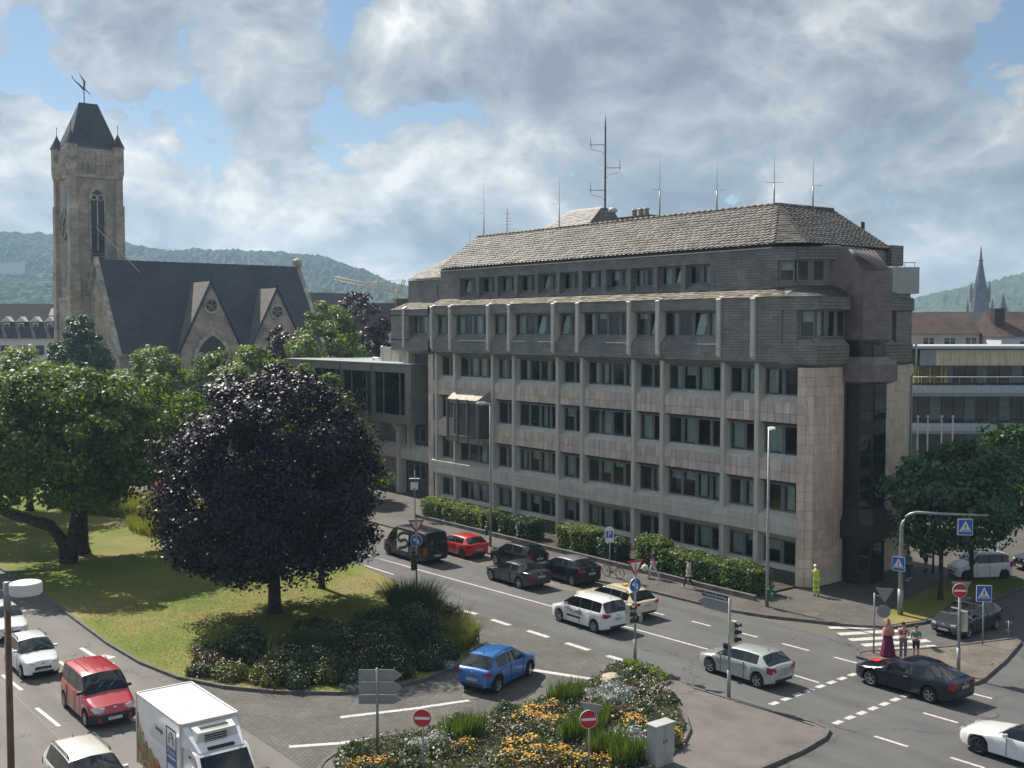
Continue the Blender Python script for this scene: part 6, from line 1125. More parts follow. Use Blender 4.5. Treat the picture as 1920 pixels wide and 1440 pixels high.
car('dark_parked_car', 'dark blue car parked behind the white microvan', (7.2,16.6), R(-115), Sp['suv'], P_blue2)
car('red_far_car', 'red car half hidden behind the meadow grass', (-61.0,-14.9), PI, Sp['hatch5'], P_red)
# red decal on the navy saloon bonnet
dc = [o for o in bpy.data.objects if o.name.startswith('navy_saloon')][0]; MB().add([(1.55,-.25,.906),(1.95,-.3,.86),(1.98,.2,.857),(1.5,.25,.910)], [(0,1,2,3)]).build('bonnet_decal', mat('decal_red',(0.6,0.03,0.03),.4), dc, (0,0,.03))
# black delivery van with a white S panel
SV = spec(5.45,1.95,2.12,3.35,.95,.72,1.70,5.25,5.42,1.25,1.22,.92,1.14,gend=1.95,pil=(),gc=.35,tl=(.62,1.15),tli=.9,hnd=(1.85,),num='KO SW 55',pz=.52,tum=.9,wr=.34,doors=(2.05,3.4))
vn = car('black_van', 'black delivery van with a large white S panel on its side', (-22.58+5.45/2-.95,-13.75+.94), PI, SV, P_blk, cat='van', rimm=M_rimd)
wpz = MB(); yv = .985
def body_y(z): return .978 if z < 1.12 else .978-(z-1.12)*.10
pts = [(.62,.62),(-.75,.62),(-.75,1.25),(-.72,1.86),(.5,1.86),(.62,1.2)]
prt = MB()
for z0, z1 in ((.60,1.10),(1.12,1.5),(1.5,1.9)): prt.add([(-.75,body_y(z0)+.012,z0),(.62,body_y(z0)+.012,z0),(.62,body_y(z1)+.012,z1),(-.75,body_y(z1)+.012,z1)], [(3,2,1,0)])
prt.build('white_side_panel', P_wht, vn)
sp_ = [(-.72,1.80),(-.1,1.78),(.35,1.62),(.5,1.42),(.42,1.25),(.1,1.22),(-.35,1.36),(-.62,1.30),(-.7,1.1),(-.5,.92),(-.1,.80),(.4,.66)]; sm = MB()
for (x0,z0),(x1,z1) in zip(sp_, sp_[1:]):
    d = Vector((x1-x0,z1-z0)).normalized(); q = Vector((-d.y,d.x))*.105; a = (x0-d.x*.03,z0-d.y*.03); b = (x1+d.x*.03,z1+d.y*.03)
    sm.add([(a[0]+q.x,body_y(a[1])+.022,a[1]+q.y),(b[0]+q.x,body_y(b[1])+.022,b[1]+q.y),(b[0]-q.x,body_y(b[1])+.022,b[1]-q.y),(a[0]-q.x,body_y(a[1])+.022,a[1]-q.y)], [(0,1,2,3)])
sm.build('black_s_lettering', P_blk, vn)
# white refrigerated truck
TK = thing('delivery_truck', 'white refrigerated box truck with vegetable print on its side', 'truck', (6.35,-39.28,0), 0.0, 'cars on the roads')
BX0, BX1, HWB = -1.95, 1.9, .94
M_tw = paint('truck_white', (0.74,0.76,0.78)); M_trf = mat('truck_roof_white', (0.46,0.50,0.51), .5, var=.06, scale=1.2)
MB().box(BX0,-HWB,.72,BX1,HWB,3.06).build('cargo_box', M_tw, TK); MB().box(BX0+.06,-HWB+.06,3.06,BX1-.06,HWB-.06,3.075).build('box_roof', M_trf, TK)
eg = MB()
for y in (-HWB,HWB): eg.box(BX0-.02,y-.03,3.02,BX1+.02,y+.03,3.10)
for x in (BX0,BX1): eg.box(x-.03,-HWB-.03,3.02,x+.03,HWB+.03,3.10); 
for x in (BX0,BX1):
    for y in (-HWB,HWB): eg.box(x-.03,y-.03,.7,x+.03,y+.03,3.02)
eg.build('edge_rails', M_zincw, TK)
cab_w = .98
prof = [(0,.42),(2.1,.42),(2.28,.62),(2.25,1.08),(1.72,1.40),(.98,2.36),(.55,2.46),(0,2.48)]
def cab_ring(y, inset): return [(BX1+.02+x-(inset if x > .8 else 0), y, z-(inset*.5 if z > 1.9 else 0)) for x, z in prof]
cb = MB(); rings = [cab_ring(-cab_w+.1,.1), cab_ring(-cab_w,.0), cab_ring(cab_w,.0), cab_ring(cab_w-.1,.1)]
rings[0] = [(x,-cab_w+(.0 if z < 1.2 else .12),z) for x,y,z in cab_ring(0,.03)]; rings[3] = [(x,cab_w-(.0 if z < 1.2 else .12),z) for x,y,z in cab_ring(0,.03)]; rings[1] = [(x,-cab_w+.06+(.0 if z < 1.2 else .1),z) for x,y,z in cab_ring(0,0)]; rings[2] = [(x,cab_w-.06-(.0 if z < 1.2 else .1),z) for x,y,z in cab_ring(0,0)]
cb.loft(rings); cbo = cb.build('cab', M_tw, TK, angle=50)
def on(x0,z0,x1,z1,y,off): d = Vector((x1-x0,z1-z0)).normalized(); return (x0-d.y*-off, y, z0+d.x*-off)
xw0, zw0, xw1, zw1 = BX1+.02+1.69, 1.43, BX1+.02+1.02, 2.31
MB().add([(xw0+.018,-.84,zw0+.01),(xw0+.018,.84,zw0+.01),(xw1+.018,.76,zw1+.01),(xw1+.018,-.76,zw1+.01)], [(0,1,2,3)]).build('windshield', M_cglass, TK)
for s in (-1,1):
    yy = s*(cab_w-.045); MB().add([(BX1+.45,yy-s*.09,1.42),(BX1+1.5,yy-s*.09,1.42),(BX1+1.0,yy-s*.09,2.25),(BX1+.45,yy-s*.09,2.25)], [(0,1,2,3) if s < 0 else (3,2,1,0)]).build('side_window', M_cglass, TK, (0,s*.03,0))
    mr = MB().tube([(BX1+1.35,s*.95,1.5),(BX1+1.4,s*1.22,1.52)], .025, 5).tube([(BX1+1.35,s*.95,1.35),(BX1+1.4,s*1.22,1.38)], .025, 5).box(BX1+1.33,s*1.2-.1,1.22,BX1+1.47,s*1.2+.12,1.66); mr.build('mirror', M_blk, TK)
    MB().add([(BX1+2.29,s*.5,.82),(BX1+2.29,s*.88,.86),(BX1+2.05,s*.985,1.08),(BX1+2.1,s*.6,1.1)], [(0,1,2,3) if s > 0 else (3,2,1,0)]).build('headlight', M_lampw, TK)
MB().box(BX1+2.26,-.5,.5,BX1+2.32,.5,.78).build('grille', M_blk, TK); MB().box(BX0+.1,-.8,.45,BX1+.2,.8,.72).build('chassis', M_blk, TK)
# roof fairing and cooling unit
MB().add([(BX1,-.9,3.0),(BX1,.9,3.0),(BX1+.95,.72,2.40),(BX1+.95,-.72,2.40),(BX1,-.95,2.4),(BX1,.95,2.4)], [(0,3,2,1),(0,4,3),(1,2,5)]).build('roof_fairing', M_tw, TK)
cu = MB().loft([[(BX1,-.74,2.62),(BX1,-.68,3.0),(BX1,.68,3.0),(BX1,.74,2.62)][::-1],[(BX1+.62,-.70,2.55),(BX1+.58,-.62,2.90),(BX1+.58,.62,2.90),(BX1+.62,.70,2.55)][::-1]]); co_ = cu.build('cooling_unit', M_zincw, TK)
gl = MB()
for k in range(4): gl.box(BX1+.60,-.42,2.58+k*.07,BX1+.635,.3,2.61+k*.07)
for k in range(14): gl.box(BX1+.15,-.45+k*.065,2.955,BX1+.45,-.42+k*.065,2.985)
gl.build('cooling_grille', M_blk, co_); MB().box(BX1+.8,-.42,2.44,BX1+.93,.42,2.50).build('cab_roof_vent', M_blk, TK)
# side print, flat: vegetables along the bottom, framed door with blue name bars
def print_mat():
    m = bpy.data.materials.new('vegetable_print'); m.use_nodes = True; t = m.node_tree; p = t.nodes['Principled BSDF']; p.inputs['Roughness'].default_value = .4
    c = N(t,'ShaderNodeTexCoord'); v = N(t,'ShaderNodeTexVoronoi', ins={'Scale': 5.5}); mp_ = N(t,'ShaderNodeMapping'); mp_.inputs['Scale'].default_value = (1,1,.6); t.links.new(c.outputs['Object'], mp_.inputs[0]); t.links.new(mp_.outputs[0], v.inputs['Vector'])
    s = N(t,'ShaderNodeSeparateColor'); t.links.new(v.outputs['Color'], s.inputs[0]); o = ramp(t, s.outputs[0], [(0,(0.36,0.07,0.04)),(.2,(0.42,0.2,0.05)),(.4,(0.10,0.2,0.06)),(.6,(0.16,0.28,0.10)),(.8,(0.45,0.36,0.22)),(1,(0.32,0.12,0.10))], 'CONSTANT')
    n = N(t,'ShaderNodeTexNoise', ins={'Scale': 9,'Detail': 5}); t.links.new(c.outputs['Object'], n.inputs['Vector']); mm = N(t,'ShaderNodeMix', data_type='RGBA', blend_type='SOFT_LIGHT'); mm.inputs[0].default_value = .8; t.links.new(o, mm.inputs[6]); t.links.new(n.outputs['Color'], mm.inputs[7]); t.links.new(mm.outputs[2], p.inputs['Base Color']); return m
y_ = -HWB-.004; tops = [(-1.93,2.5),(-1.8,2.42),(-1.7,2.0),(-1.62,2.15),(-1.5,1.85),(-1.35,1.95),(-1.25,1.6),(-1.05,1.72),(-.9,1.5),(-.7,1.55),(-.4,1.35),(-.1,1.4),(.2,1.2),(.5,1.1),(.7,1.15)]
MB().add([(-1.93,y_,.76),(.7,y_,.76)] + [(x,y_,z) for x, z in tops[::-1]], [tuple(range(len(tops)+2))]).build('vegetable_print', print_mat(), TK)
fr = MB(); dx0, dx1, dz0, dz1 = .72, 1.55, .8, 2.75
for a in ((dx0,dz0,dx0+.04,dz1),(dx1-.04,dz0,dx1,dz1),(dx0,dz1-.04,dx1,dz1)): fr.box(a[0],y_-.006,a[1],a[2],y_+.002,a[3])
dr = fr.build('side_door_frame', M_ink, TK); M_bl = mat('print_blue', (0.05,0.13,0.36), .45)
for z0, z1 in ((1.85,2.12),(1.58,1.78)): MB().box(dx0+.05,y_-.003,z0,dx1-.05,y_+.001,z1).build('name_bar', M_bl, dr)
text(dr, 'SCHNUIS', .19, ((dx0+dx1)/2,y_-.007,1.985), (R(90),0,0), M_plate, sx=.85); text(TK, 'lemoga', .22, (.1,y_-.004,2.42), (R(90),0,0), M_ink)
lg = MB().tube([(.95,y_-.006,2.25),(.98,y_-.006,2.55),(1.12,y_-.006,2.62),(1.25,y_-.006,2.52),(1.3,y_-.006,2.25)], .012, 4).tube([(1.05,y_-.006,2.42),(1.22,y_-.006,2.48)], .014, 4); lg.build('line_drawing', M_ink, dr)
wheels(TK, (BX1+1.45, BX0+.75), .84, .36, .22, M_zinc, 5)
# ================================================================== street furniture
def prism_y(mb, pts, y0, y1, m=0):
    n = len(pts); return mb.add([(x,y0,z) for x,z in pts] + [(x,y1,z) for x,z in pts], [tuple(range(n)), tuple(range(2*n-1,n-1,-1))] + [((i+1)%n,i,n+i,n+(i+1)%n) for i in range(n)], m)
circ = lambda r, n=24, cx=0, cz=0: [(cx+r*math.cos(2*math.pi*i/n), cz+r*math.sin(2*math.pi*i/n)) for i in range(n)]
M_pole = mat('galvanised_pole', (0.30,0.31,0.31), .45, metal=.5, var=.12, scale=3); M_sred = mat('sign_red', (0.48,0.02,0.03), .35, var=.04); M_swht = mat('sign_white', (0.74,0.74,0.73), .4, var=.04); M_sblu = mat('sign_blue', (0.02,0.11,0.46), .35, var=.04); M_sback = mat('sign_back', (0.26,0.28,0.29), .45, metal=.3, var=.06); M_sigb = mat('signal_cream', (0.5,0.48,0.38), .6); M_bin = mat('bin_green', (0.01,0.16,0.075), .45); M_rust = mat('weathered_pole', (0.16,0.095,0.065), .8, scale=3, col2=(0.09,0.06,0.05))
def disc(parent, r, y, m, name): return prism_y(MB(), circ(r), y-.004, y+.004).build(name, m, parent)
def plate_give_way(t, z, rot, s=.9, front=True, off=(0,0)):
    h = s*.866; P = [(-s/2,h/2),(0,-h/2),(s/2,h/2)][::1]; sc_ = lambda k: [(x*k,(zz-.12*h*(0))*k+ (h/6)*(1-k)) for x, zz in P]
    o = prism_y(MB(), P, -.012, .012).build('give_way_sign', M_sback if not front else M_sred, t, (off[0],off[1],z), rot)
    if front: prism_y(MB(), sc_(.68), -.018, -.012).build('white_field', M_swht, o)
    prism_y(MB(), P, .0125, .016).build('sign_back', M_sback, o); return o
def plate_round(t, z, rot, r=.3, kind='arrow', off=(0,0)):
    o = prism_y(MB(), circ(r), -.012, .012).build({'arrow':'turn_left_sign','no':'no_entry_sign','back':'round_sign_back'}[kind], {'arrow':M_swht,'no':M_swht,'back':M_sback}[kind], t, (off[0],off[1],z), rot); prism_y(MB(), circ(r), .0125,.016).build('sign_back', M_sback, o)
    if kind == 'arrow':
        prism_y(MB(), circ(r*.93), -.017,-.012).build('blue_field', M_sblu, o); a = MB(); k = r/.3
        pts = [(.13*k,-.17*k),(.13*k,-.02*k),(.09*k,.06*k),(.02*k,.09*k),(-.06*k,.09*k),(-.06*k,.16*k),(-.2*k,.045*k),(-.06*k,-.07*k),(-.06*k,.0*k),(.0,.0),(.04*k,-.03*k),(.05*k,-.07*k),(.05*k,-.17*k)]
        prism_y(a, pts[::-1][::1], -.021,-.017); a.build('arrow', M_swht, o)
    if kind == 'no': prism_y(MB(), circ(r*.95), -.017,-.012).build('red_field', M_sred, o); MB().box(-r*.8,-.022,-r*.14,r*.8,-.017,r*.14).build('white_bar', M_swht, o)
    return o
def plate_ped(t, z, rot, s=.7, off=(0,0), name='pedestrian_sign'):
    h = s*1.12; rr = lambda k: [(x,zz) for x, zz in round_rect(s*k, h*k+(0), .05)]
    o = prism_y(MB(), rr(1), -.012,.012).build(name, M_swht, t, (off[0],off[1],z), rot); prism_y(MB(), rr(.93), -.017,-.012).build('blue_field', M_sblu, o); prism_y(MB(), rr(.99), .0125,.016).build('sign_back', M_sback, o)
    prism_y(MB(), [(-s*.40,-h*.28),(s*.40,-h*.28),(0,h*.40)], -.021,-.017).build('white_triangle', M_swht, o); f = MB(); k = s
    prism_y(f, circ(.035*k,10,0,.20*k), -.025,-.021)
    for a, b, w in (((0,.16),(0,.0),.05),((0,.02),(-.08,-.16),.035),((0,.02),(.07,-.16),.035),((0,.13),(-.09,.02),.026),((0,.13),(.09,.03),.026)):
        a, b = Vector(a)*k, Vector(b)*k; d = (b-a).normalized(); q = Vector((-d.y,d.x))*w*k/2; prism_y(f, [tuple(a-q),tuple(b-q),tuple(b+q),tuple(a+q)][::1], -.025,-.021)
    for i in range(5): x0 = (-.26+.12*i)*k; prism_y(f, [(x0-.02*k,-h*.26),(x0+.045*k,-h*.26),(x0+.06*k,-h*.16),(x0+.0*k,-h*.16)], -.024,-.021)
    f.build('walking_figure', M_ink, o); return o
def signal(t, z, rot, off, m=M_blk, n=3, name='traffic_signal'):
    h = .3*n; o = MB().box(-.14,-.06,-h/2,.14,.16,h/2).build(name, m, t, (off[0],off[1],z), rot)
    for i in range(n):
        zc = h/2-.15-.3*i; v = MB(); rings = [[(r*math.cos(a), y, zc+r*math.sin(a)) for a in np.linspace(R(-20),R(200),12)] for r, y in ((.115,-.06),(.118,-.28))]; v.loft(rings, 0, True, False, False); v.build('visor', M_blk, o); prism_y(MB(), circ(.1,16,0,zc), -.068,-.06).build('lens', mat('lens_'+('red','amber','green')[i], ((0.10,0.012,0.012),(0.10,0.05,0.01),(0.01,0.07,0.045))[i], .2), o)
    return o
def pole(t, h, r=.045, m=None, base=True):
    MB().tube([(0,0,0),(0,0,h)], r, 10).build('pole', m or M_pole, t)
    if base: MB().tube([(0,0,0),(0,0,1.15)], r*1.45, 10).build('pole_sleeve', m or M_pole, t)
FS = 'traffic signs'
t = thing('traffic_sign', 'give-way and blue left-turn signs with signal on a pole in the shrub border', 'traffic sign', (-11.2,-18.9,.1), 0, FS); pole(t, 4.5, .05, base=False); plate_give_way(t, 4.0, R(57)); plate_round(t, 3.22, R(57), .34); signal(t, 2.0, R(75), (.0,-.16))
t = thing('traffic_sign', 'give-way and left-turn signs with signal on the lime-green bed tip', 'traffic sign', (5.45,-18.0,.1), 0, FS); pole(t, 4.6, .055); plate_give_way(t, 4.35, R(84)); plate_round(t, 3.62, R(84), .33); signal(t, 2.3, R(105), (-.1,-.22), M_sigb); prism_y(MB(), circ(.2), -.01,.01).build('signal_disc_back', M_sback, t, (.1,.25,2.1), R(110))
t = thing('street_name_sign', 'blue street-name plate over grey arrow board with traffic signal at the kerb', 'street sign', (11.1,-18.15,.1), 0, FS); pole(t, 4.15, .055)
o = MB().box(-1.5,-.015,3.98,-.05,.015,4.2).build('name_plate', mat('plate_navy',(0.012,0.035,0.10),.4), t); text(o, 'Friedrich-Ebert-Ring', .155, (-.77,-.02,4.085), (R(90),0,0), M_swht); prism_y(MB(), [(-.03,3.5),(-.03,3.93),(-1.35,3.93),(-1.72,3.72),(-1.35,3.5)], -.02,.02).build('arrow_board', M_sback, t); signal(t, 2.75, R(100), (.18,.1), M_sigb); MB().box(-.28,-.06,2.0,-.1,.06,2.22).build('push_button_box', M_blk, t)
t = thing('traffic_sign', 'sign pole with plates seen from behind beside the woman in maroon', 'traffic sign', (11.1,-8.0,.1), 0, FS); pole(t, 2.85, .04, base=False); plate_give_way(t, 2.75, R(215), .8, False, (.35,.28)); plate_round(t, 2.0, R(215), .3, 'back', (.33,.26)); MB().tube([(0,0,2.75),(.45,.35,2.65)], .018, 5).build('arm', M_pole, t)
t = thing('no_entry_post', 'no-entry sign with cream signal on the small triangular island', 'traffic sign', (15.2,-7.75,.1), 0, FS); pole(t, 3.75, .06); plate_round(t, 3.72, R(48), .32, 'no', (.05,-.09)); signal(t, 2.35, R(170), (.12,.2), M_sigb); MB().box(-.4,-.03,2.85,.3,.03,2.9).build('bracket', M_sigb, t); plate_give_way(t, 3.7, R(228), .85, False, (0,.1))
t = thing('pedestrian_post', 'blue pedestrian-crossing sign on a thin post by the side street', 'traffic sign', (13.5,-2.65,.1), 0, FS); pole(t, 2.3, .035, base=False); plate_ped(t, 2.5, R(47), .72, (.05,-.06))
t = thing('small_post', 'short thin marker post with crossbars at the kerb', 'post', (13.85,-.9,.1), 0, FS); pole(t, .95, .025, base=False); MB().box(-.18,-.015,.85,.18,.015,.9).build('crossbar', M_pole, t); MB().box(-.15,-.015,.45,.15,.015,.49).build('crossbar', M_pole, t)
t = thing('no_entry_post', 'no-entry sign on a thin post among silver plants in the bed', 'traffic sign', (10.85,-33.0,.16), 0, FS); pole(t, 2.55, .032, base=False); plate_round(t, 2.3, R(48), .31, 'no', (.02,-.05))
t = thing('no_entry_post', 'no-entry sign backed by a grey triangle at the bottom of the bed', 'traffic sign', (14.3,-28.75,.16), 0, FS); pole(t, 2.55, .032, base=False); plate_round(t, 2.3, R(63), .31, 'no', (.03,-.05)); plate_give_way(t, 2.45, R(205), .8, False, (.02,.08))
t = thing('direction_sign', 'grey back of a stacked arrow direction sign in the island bed', 'direction sign', (7.67,-32.84,.16), 0, FS); MB().tube([(0,0,0),(0,0,3.15)], .05, 10).build('pole', M_pole, t)
for i, (z0, z1) in enumerate(((2.68,3.08),(2.22,2.64),(1.85,2.18))):
    w = .82; prism_y(MB(), [(-.72,z0),(.55,z0),(w,(z0+z1)/2),(.55,z1),(-.72,z1)], -.015,.015).build('arrow_board', M_sback, t, (0,.07,0), R(52)); MB().box(-.5,-.03,z0+.02,.4,-.015,z0+.06).build('clamp_rail', M_pole, t, (0,.05,0), R(52))
cb_ = thing('utility_cabinet', 'grey two-door utility cabinet at the edge of the flower bed', 'cabinet', (14.25,-25.35,.1)); M_cab = mat('cabinet_grey', (0.40,0.41,0.40), .6, var=.08, scale=1.5); MB().box(-.2,-.44,0,.2,.44,.32).build('plinth', mat('cabinet_plinth',(0.42,0.40,0.36),.85,var=.12), cb_); MB().box(-.22,-.46,.33,.22,.46,1.42).build('casing', M_cab, cb_); MB().add([(-.25,-.49,1.42),(.25,-.49,1.42),(.25,.49,1.42),(-.25,.49,1.42),(-.25,-.49,1.47),(.25,-.49,1.47),(.25,.49,1.47),(-.25,.49,1.47)], [(4,5,6,7),(0,1,5,4),(1,2,6,5),(2,3,7,6),(3,0,4,7)]).build('lid', M_cab, cb_); MB().box(.222,-.003,.36,.226,.003,1.4).build('door_gap', M_blk, cb_)
for s in (-1,1): MB().box(.22,s*.07-.012,.78,.24,s*.07+.012,.94).build('door_handle', M_blk, cb_)
t = thing('parking_sign', 'rounded white parking sign with blue P above the bicycle', 'traffic sign', (-8.15,-6.85,.1), 0, FS); pole(t, 2.25, .03, base=False); pts = [(-.27,0),(.27,0),(.27,.72)] + [(.27*math.cos(R(a)),.72+.24*math.sin(R(a))) for a in range(15,180,15)] + [(-.27,.72)]; o = prism_y(MB(), pts, -.015,.015).build('board', M_swht, t, (0,-.04,2.15), R(48)); prism_y(MB(), [(-.21,.28),(.21,.28),(.21,.70),(-.21,.70)], -.02,-.015).build('blue_field', M_sblu, o); text(o, 'P', .46, (0,-.024,.49), (R(90),0,0), M_swht)
t = thing('bus_stop_sign', 'small roofed notice sign on a post at the far end of the hedges', 'sign', (-32.9,-4.9,.1), 0, FS); pole(t, 3.9, .035, base=False); MB().box(-.3,-.03,2.35,.3,.03,2.95).build('board', M_swht, t, (0,-.06,0), R(55)); MB().box(-.34,-.05,2.97,.34,.05,3.2).build('header', mat('header_navy',(0.04,0.07,0.12),.4), t, (0,-.05,0), R(55)); MB().box(-.42,-.12,3.2,.42,.12,3.26).build('roof', M_zincw, t, (0,-.05,0), R(55)); prism_y(MB(), [(-.12,2.45),(0,2.40),(.12,2.45),(0,2.5)], -.036,-.03).build('arrow_mark', M_ink, t, (0,-.06,0), R(55))
# lamps
M_lamp = mat('lamp_shell', (0.60,0.61,0.58), .5, var=.05)
def street_lamp(label, x, y, h, face, m=M_pole, band=None):
    t = thing('street_lamp', label, 'street lamp', (x,y,.1), face, 'street lamps'); MB().tube([(0,0,0),(0,0,1.6),(0,0,h)], [.10,.09,.055], 10).build('pole', m, t); MB().box(-.06,-.09,.7,.06,-.075,1.1).build('service_door', m, t)
    a = MB().loft([[( -.05,-.12,h-.02),(.05,-.12,h-.02),(.05,-.12,h+.08),(-.05,-.12,h+.08)],[(-.16,-.3,h-.01),(.16,-.3,h-.01),(.14,-.3,h+.14),(-.14,-.3,h+.14)],[(-.17,-.85,h+.0),(.17,-.85,h+.0),(.14,-.85,h+.15),(-.14,-.85,h+.15)],[(-.08,-1.0,h+.02),(.08,-1.0,h+.02),(.06,-1.0,h+.1),(-.06,-1.0,h+.1)]], 0, False); a.tube([(0,.06,h-.03),(0,-.2,h+.04)], .05, 8); a.build('lamp_head', M_lamp, t); MB().box(-.13,-.84,h-.03,.13,-.32,h-.008).build('diffuser', M_zinc, t); return t
street_lamp('slim street lamp beside the parked red hatchback', -20.3, -6.85, 9.95, R(-20)); street_lamp('slim street lamp near the tiled corner of the office', 2.4, -5.0, 9.75, R(52))
def litter_bin(label, x, y, z, rot): 
    b = thing('litter_bin', label, 'litter bin', (x,y,z), rot, 'green litter bins'); rr = [[(.19*k*math.cos(a), -.17+.15*k*math.sin(a), zz) for a in np.linspace(0,2*math.pi,16,endpoint=False)] for k, zz in ((.78,0),(.95,.05),(1.0,.55),(1.04,.6))]; MB().loft(rr, 0, True).build('body', M_bin, b); MB().tube([(-.19,-.17,.6),(-.1,-.17,.72),(.1,-.17,.72),(.19,-.17,.6)], .02, 6).build('hood', M_bin, b); MB().box(-.08,-.335,.3,.08,-.32,.4).build('label_plate', M_swht, b)
litter_bin('green litter bin on the lamp near the tiled corner', 2.45, -5.08, .55, R(95)); litter_bin('green litter bin on the lamp by the red hatchback', -20.35, -6.95, .9, R(-25))
nl = thing('street_lamp', 'near street lamp with round drum head and rusty brown pole', 'street lamp', (19.62,-47.8,0), 0, 'street lamps'); MB().tube([(0,0,0),(0,0,10.2)], [.085,.058], 12).build('pole', M_rust, nl); MB().tube([(0,0,10.15),(0,0,10.68)], .066, 12).build('pole_cap', M_pole, nl); MB().tube([(0,0,10.5),(.12,.16,10.5)], .03, 6).build('arm', M_pole, nl); MB().lathe([(.26,-.12),(.285,-.09),(.285,.07),(.27,.095),(.2,.115),(.01,.12)], (.21,.27,10.58), 28, 0, False).build('lamp_head', M_lamp, nl)
ga = thing('sign_gantry', 'tall curved pipe post carrying pedestrian signs over the side street', 'sign gantry', (7.9,-.85,.1)); d = Vector((.9,.44,0)); pts = [(0,0,0),(0,0,3.0),(0,0,4.7)] + [tuple(d*(.9*(1-math.cos(R(a))))+Vector((0,0,4.7+.85*math.sin(R(a))))) for a in (20,40,60,80)] + [tuple(d*2.0+Vector((0,0,5.55))), tuple(d*4.2+Vector((0,0,5.62)))]
MB().tube(pts, [.13,.12,.1,.09,.085,.08,.08,.075,.06], 12).build('post', M_pole, ga); MB().tube([(0,0,0),(0,0,1.4)], .15, 12).build('post_base', M_pole, ga); e = d*3.1; MB().box(-.36,-.02,-.43,.36,.2,.43).build('sign_box', M_sigb, ga, (e.x,e.y,4.95), R(46)); plate_ped(ga, 4.95, R(46), .74, (e.x+.03,e.y-.04)); MB().tube([(e.x-.1,e.y,5.35),(e.x-.1,e.y,5.6)], .03, 6).tube([(e.x+.15,e.y+.1,5.35),(e.x+.15,e.y+.1,5.6)], .03, 6).build('hanger', M_pole, ga); plate_ped(ga, 2.75, R(15), .68, (-.05,-.16))
# bicycle
bk = thing('bicycle', 'dark city bicycle leaning on the parking sign post', 'bicycle', (-7.95,-6.75,.1), R(8)); 
for x in (-.52,.52):
    w = MB(); ring = [(x+.33*math.cos(a),0,.34+.33*math.sin(a)) for a in np.linspace(0,2*math.pi,22)]; w.tube(ring, .02, 6); wo_ = w.build('wheel', M_tyre, bk); s = MB()
    for k in range(10): a = 2*math.pi*k/10; s.tube([(x,0,.34),(x+.32*math.cos(a),0,.34+.32*math.sin(a))], .004, 3)
    s.build('spokes', M_chr, wo_)
fr = MB()
for a, b in (((-.52,0,.34),(-.05,0,.3)),((-.05,0,.3),(-.2,0,.82)),((-.2,0,.82),(.38,0,.86)),((-.05,0,.3),(.38,0,.78)),((-.52,0,.34),(-.2,0,.78)),((.36,0,.92),(.52,0,.34))): fr.tube([a,b], .018, 6)
fr.build('frame', M_blk, bk); MB().tube([(.3,-.26,1.02),(.36,-.12,1.0),(.36,.12,1.0),(.3,.26,1.02)], .013, 6).tube([(.36,0,.9),(.36,0,1.0)], .015, 6).build('handlebar', M_chr, bk); MB().loft([[(-.32,-.09,.9),(-.32,.09,.9),(-.32,.08,.95),(-.32,-.08,.95)],[(-.06,-.03,.91),(-.06,.03,.91),(-.06,.03,.945),(-.06,-.03,.945)]]).tube([(-.2,0,.8),(-.22,0,.92)], .014, 6).build('saddle', M_blk, bk); MB().tube([(-.05,-.1,.3),(-.05,.1,.3)], .03, 6).tube([(-.05,.1,.3),(.05,.12,.16)], .012, 5).box(.0,.1,.14,.1,.2,.165).build('pedals', M_blk, bk); MB().tube([(-.7,0,.72),(-.3,0,.72)], .015, 5).tube([(-.7,0,.72),(-.52,0,.34)], .01, 5).build('carrier', M_blk, bk)
# ================================================================== people
SKINS = []
def skin_obj(name, J, E, rad, m, parent, sub=1):
    ks = list(rad); idx = {k: i for i, k in enumerate(ks)}; me = bpy.data.meshes.new(name); me.from_pydata([J[k] for k in ks], [(idx[a],idx[b]) for a, b in E if a in idx and b in idx], []); o = link(name, me, parent); o.modifiers.new('s','SKIN'); ss = o.modifiers.new('d','SUBSURF'); ss.levels = sub; ss.render_levels = sub
    for i, k in enumerate(ks): r = rad[k]; me.skin_vertices[0].data[i].radius = r if isinstance(r, tuple) else (r,r); me.skin_vertices[0].data[i].use_root = (i == 0)
    SKINS.append((o, m)); return o
EDG = [('pel','spi'),('spi','che'),('che','nec'),('nec','hb'),('hb','ht'),('che','sL'),('che','sR'),('sL','eL'),('eL','wL'),('wL','fL'),('sR','eR'),('eR','wR'),('wR','fR'),('pel','hL'),('pel','hR'),('hL','kL'),('kL','aL'),('aL','tL'),('hR','kR'),('kR','aR'),('aR','tR')]
BASE = dict(pel=(0,0,.96),spi=(0,0,1.16),che=(0,0,1.36),nec=(0,0,1.49),hb=(.015,0,1.57),ht=(.02,0,1.70),sL=(0,.17,1.42),sR=(0,-.17,1.42),eL=(-.02,.23,1.14),eR=(-.02,-.23,1.14),wL=(.06,.24,.90),wR=(.06,-.24,.90),fL=(.08,.24,.82),fR=(.08,-.24,.82),hL=(0,.09,.90),hR=(0,-.09,.90),kL=(.02,.10,.50),kR=(.02,-.10,.50),aL=(-.02,.10,.09),aR=(-.02,-.10,.09),tL=(.14,.11,.04),tR=(.14,-.11,.04))
RAD = dict(pel=(.15,.11),spi=(.13,.095),che=(.15,.10),nec=.055,hb=(.082,.09),ht=(.078,.088),sL=.062,sR=.062,eL=.044,eR=.044,wL=.032,wR=.032,fL=.03,fR=.03,hL=.088,hR=.088,kL=.06,kR=.06,aL=.042,aR=.042,tL=.036,tR=.036)
def mskin(n, c): return mat('skin_'+n, c, .55, var=.05)
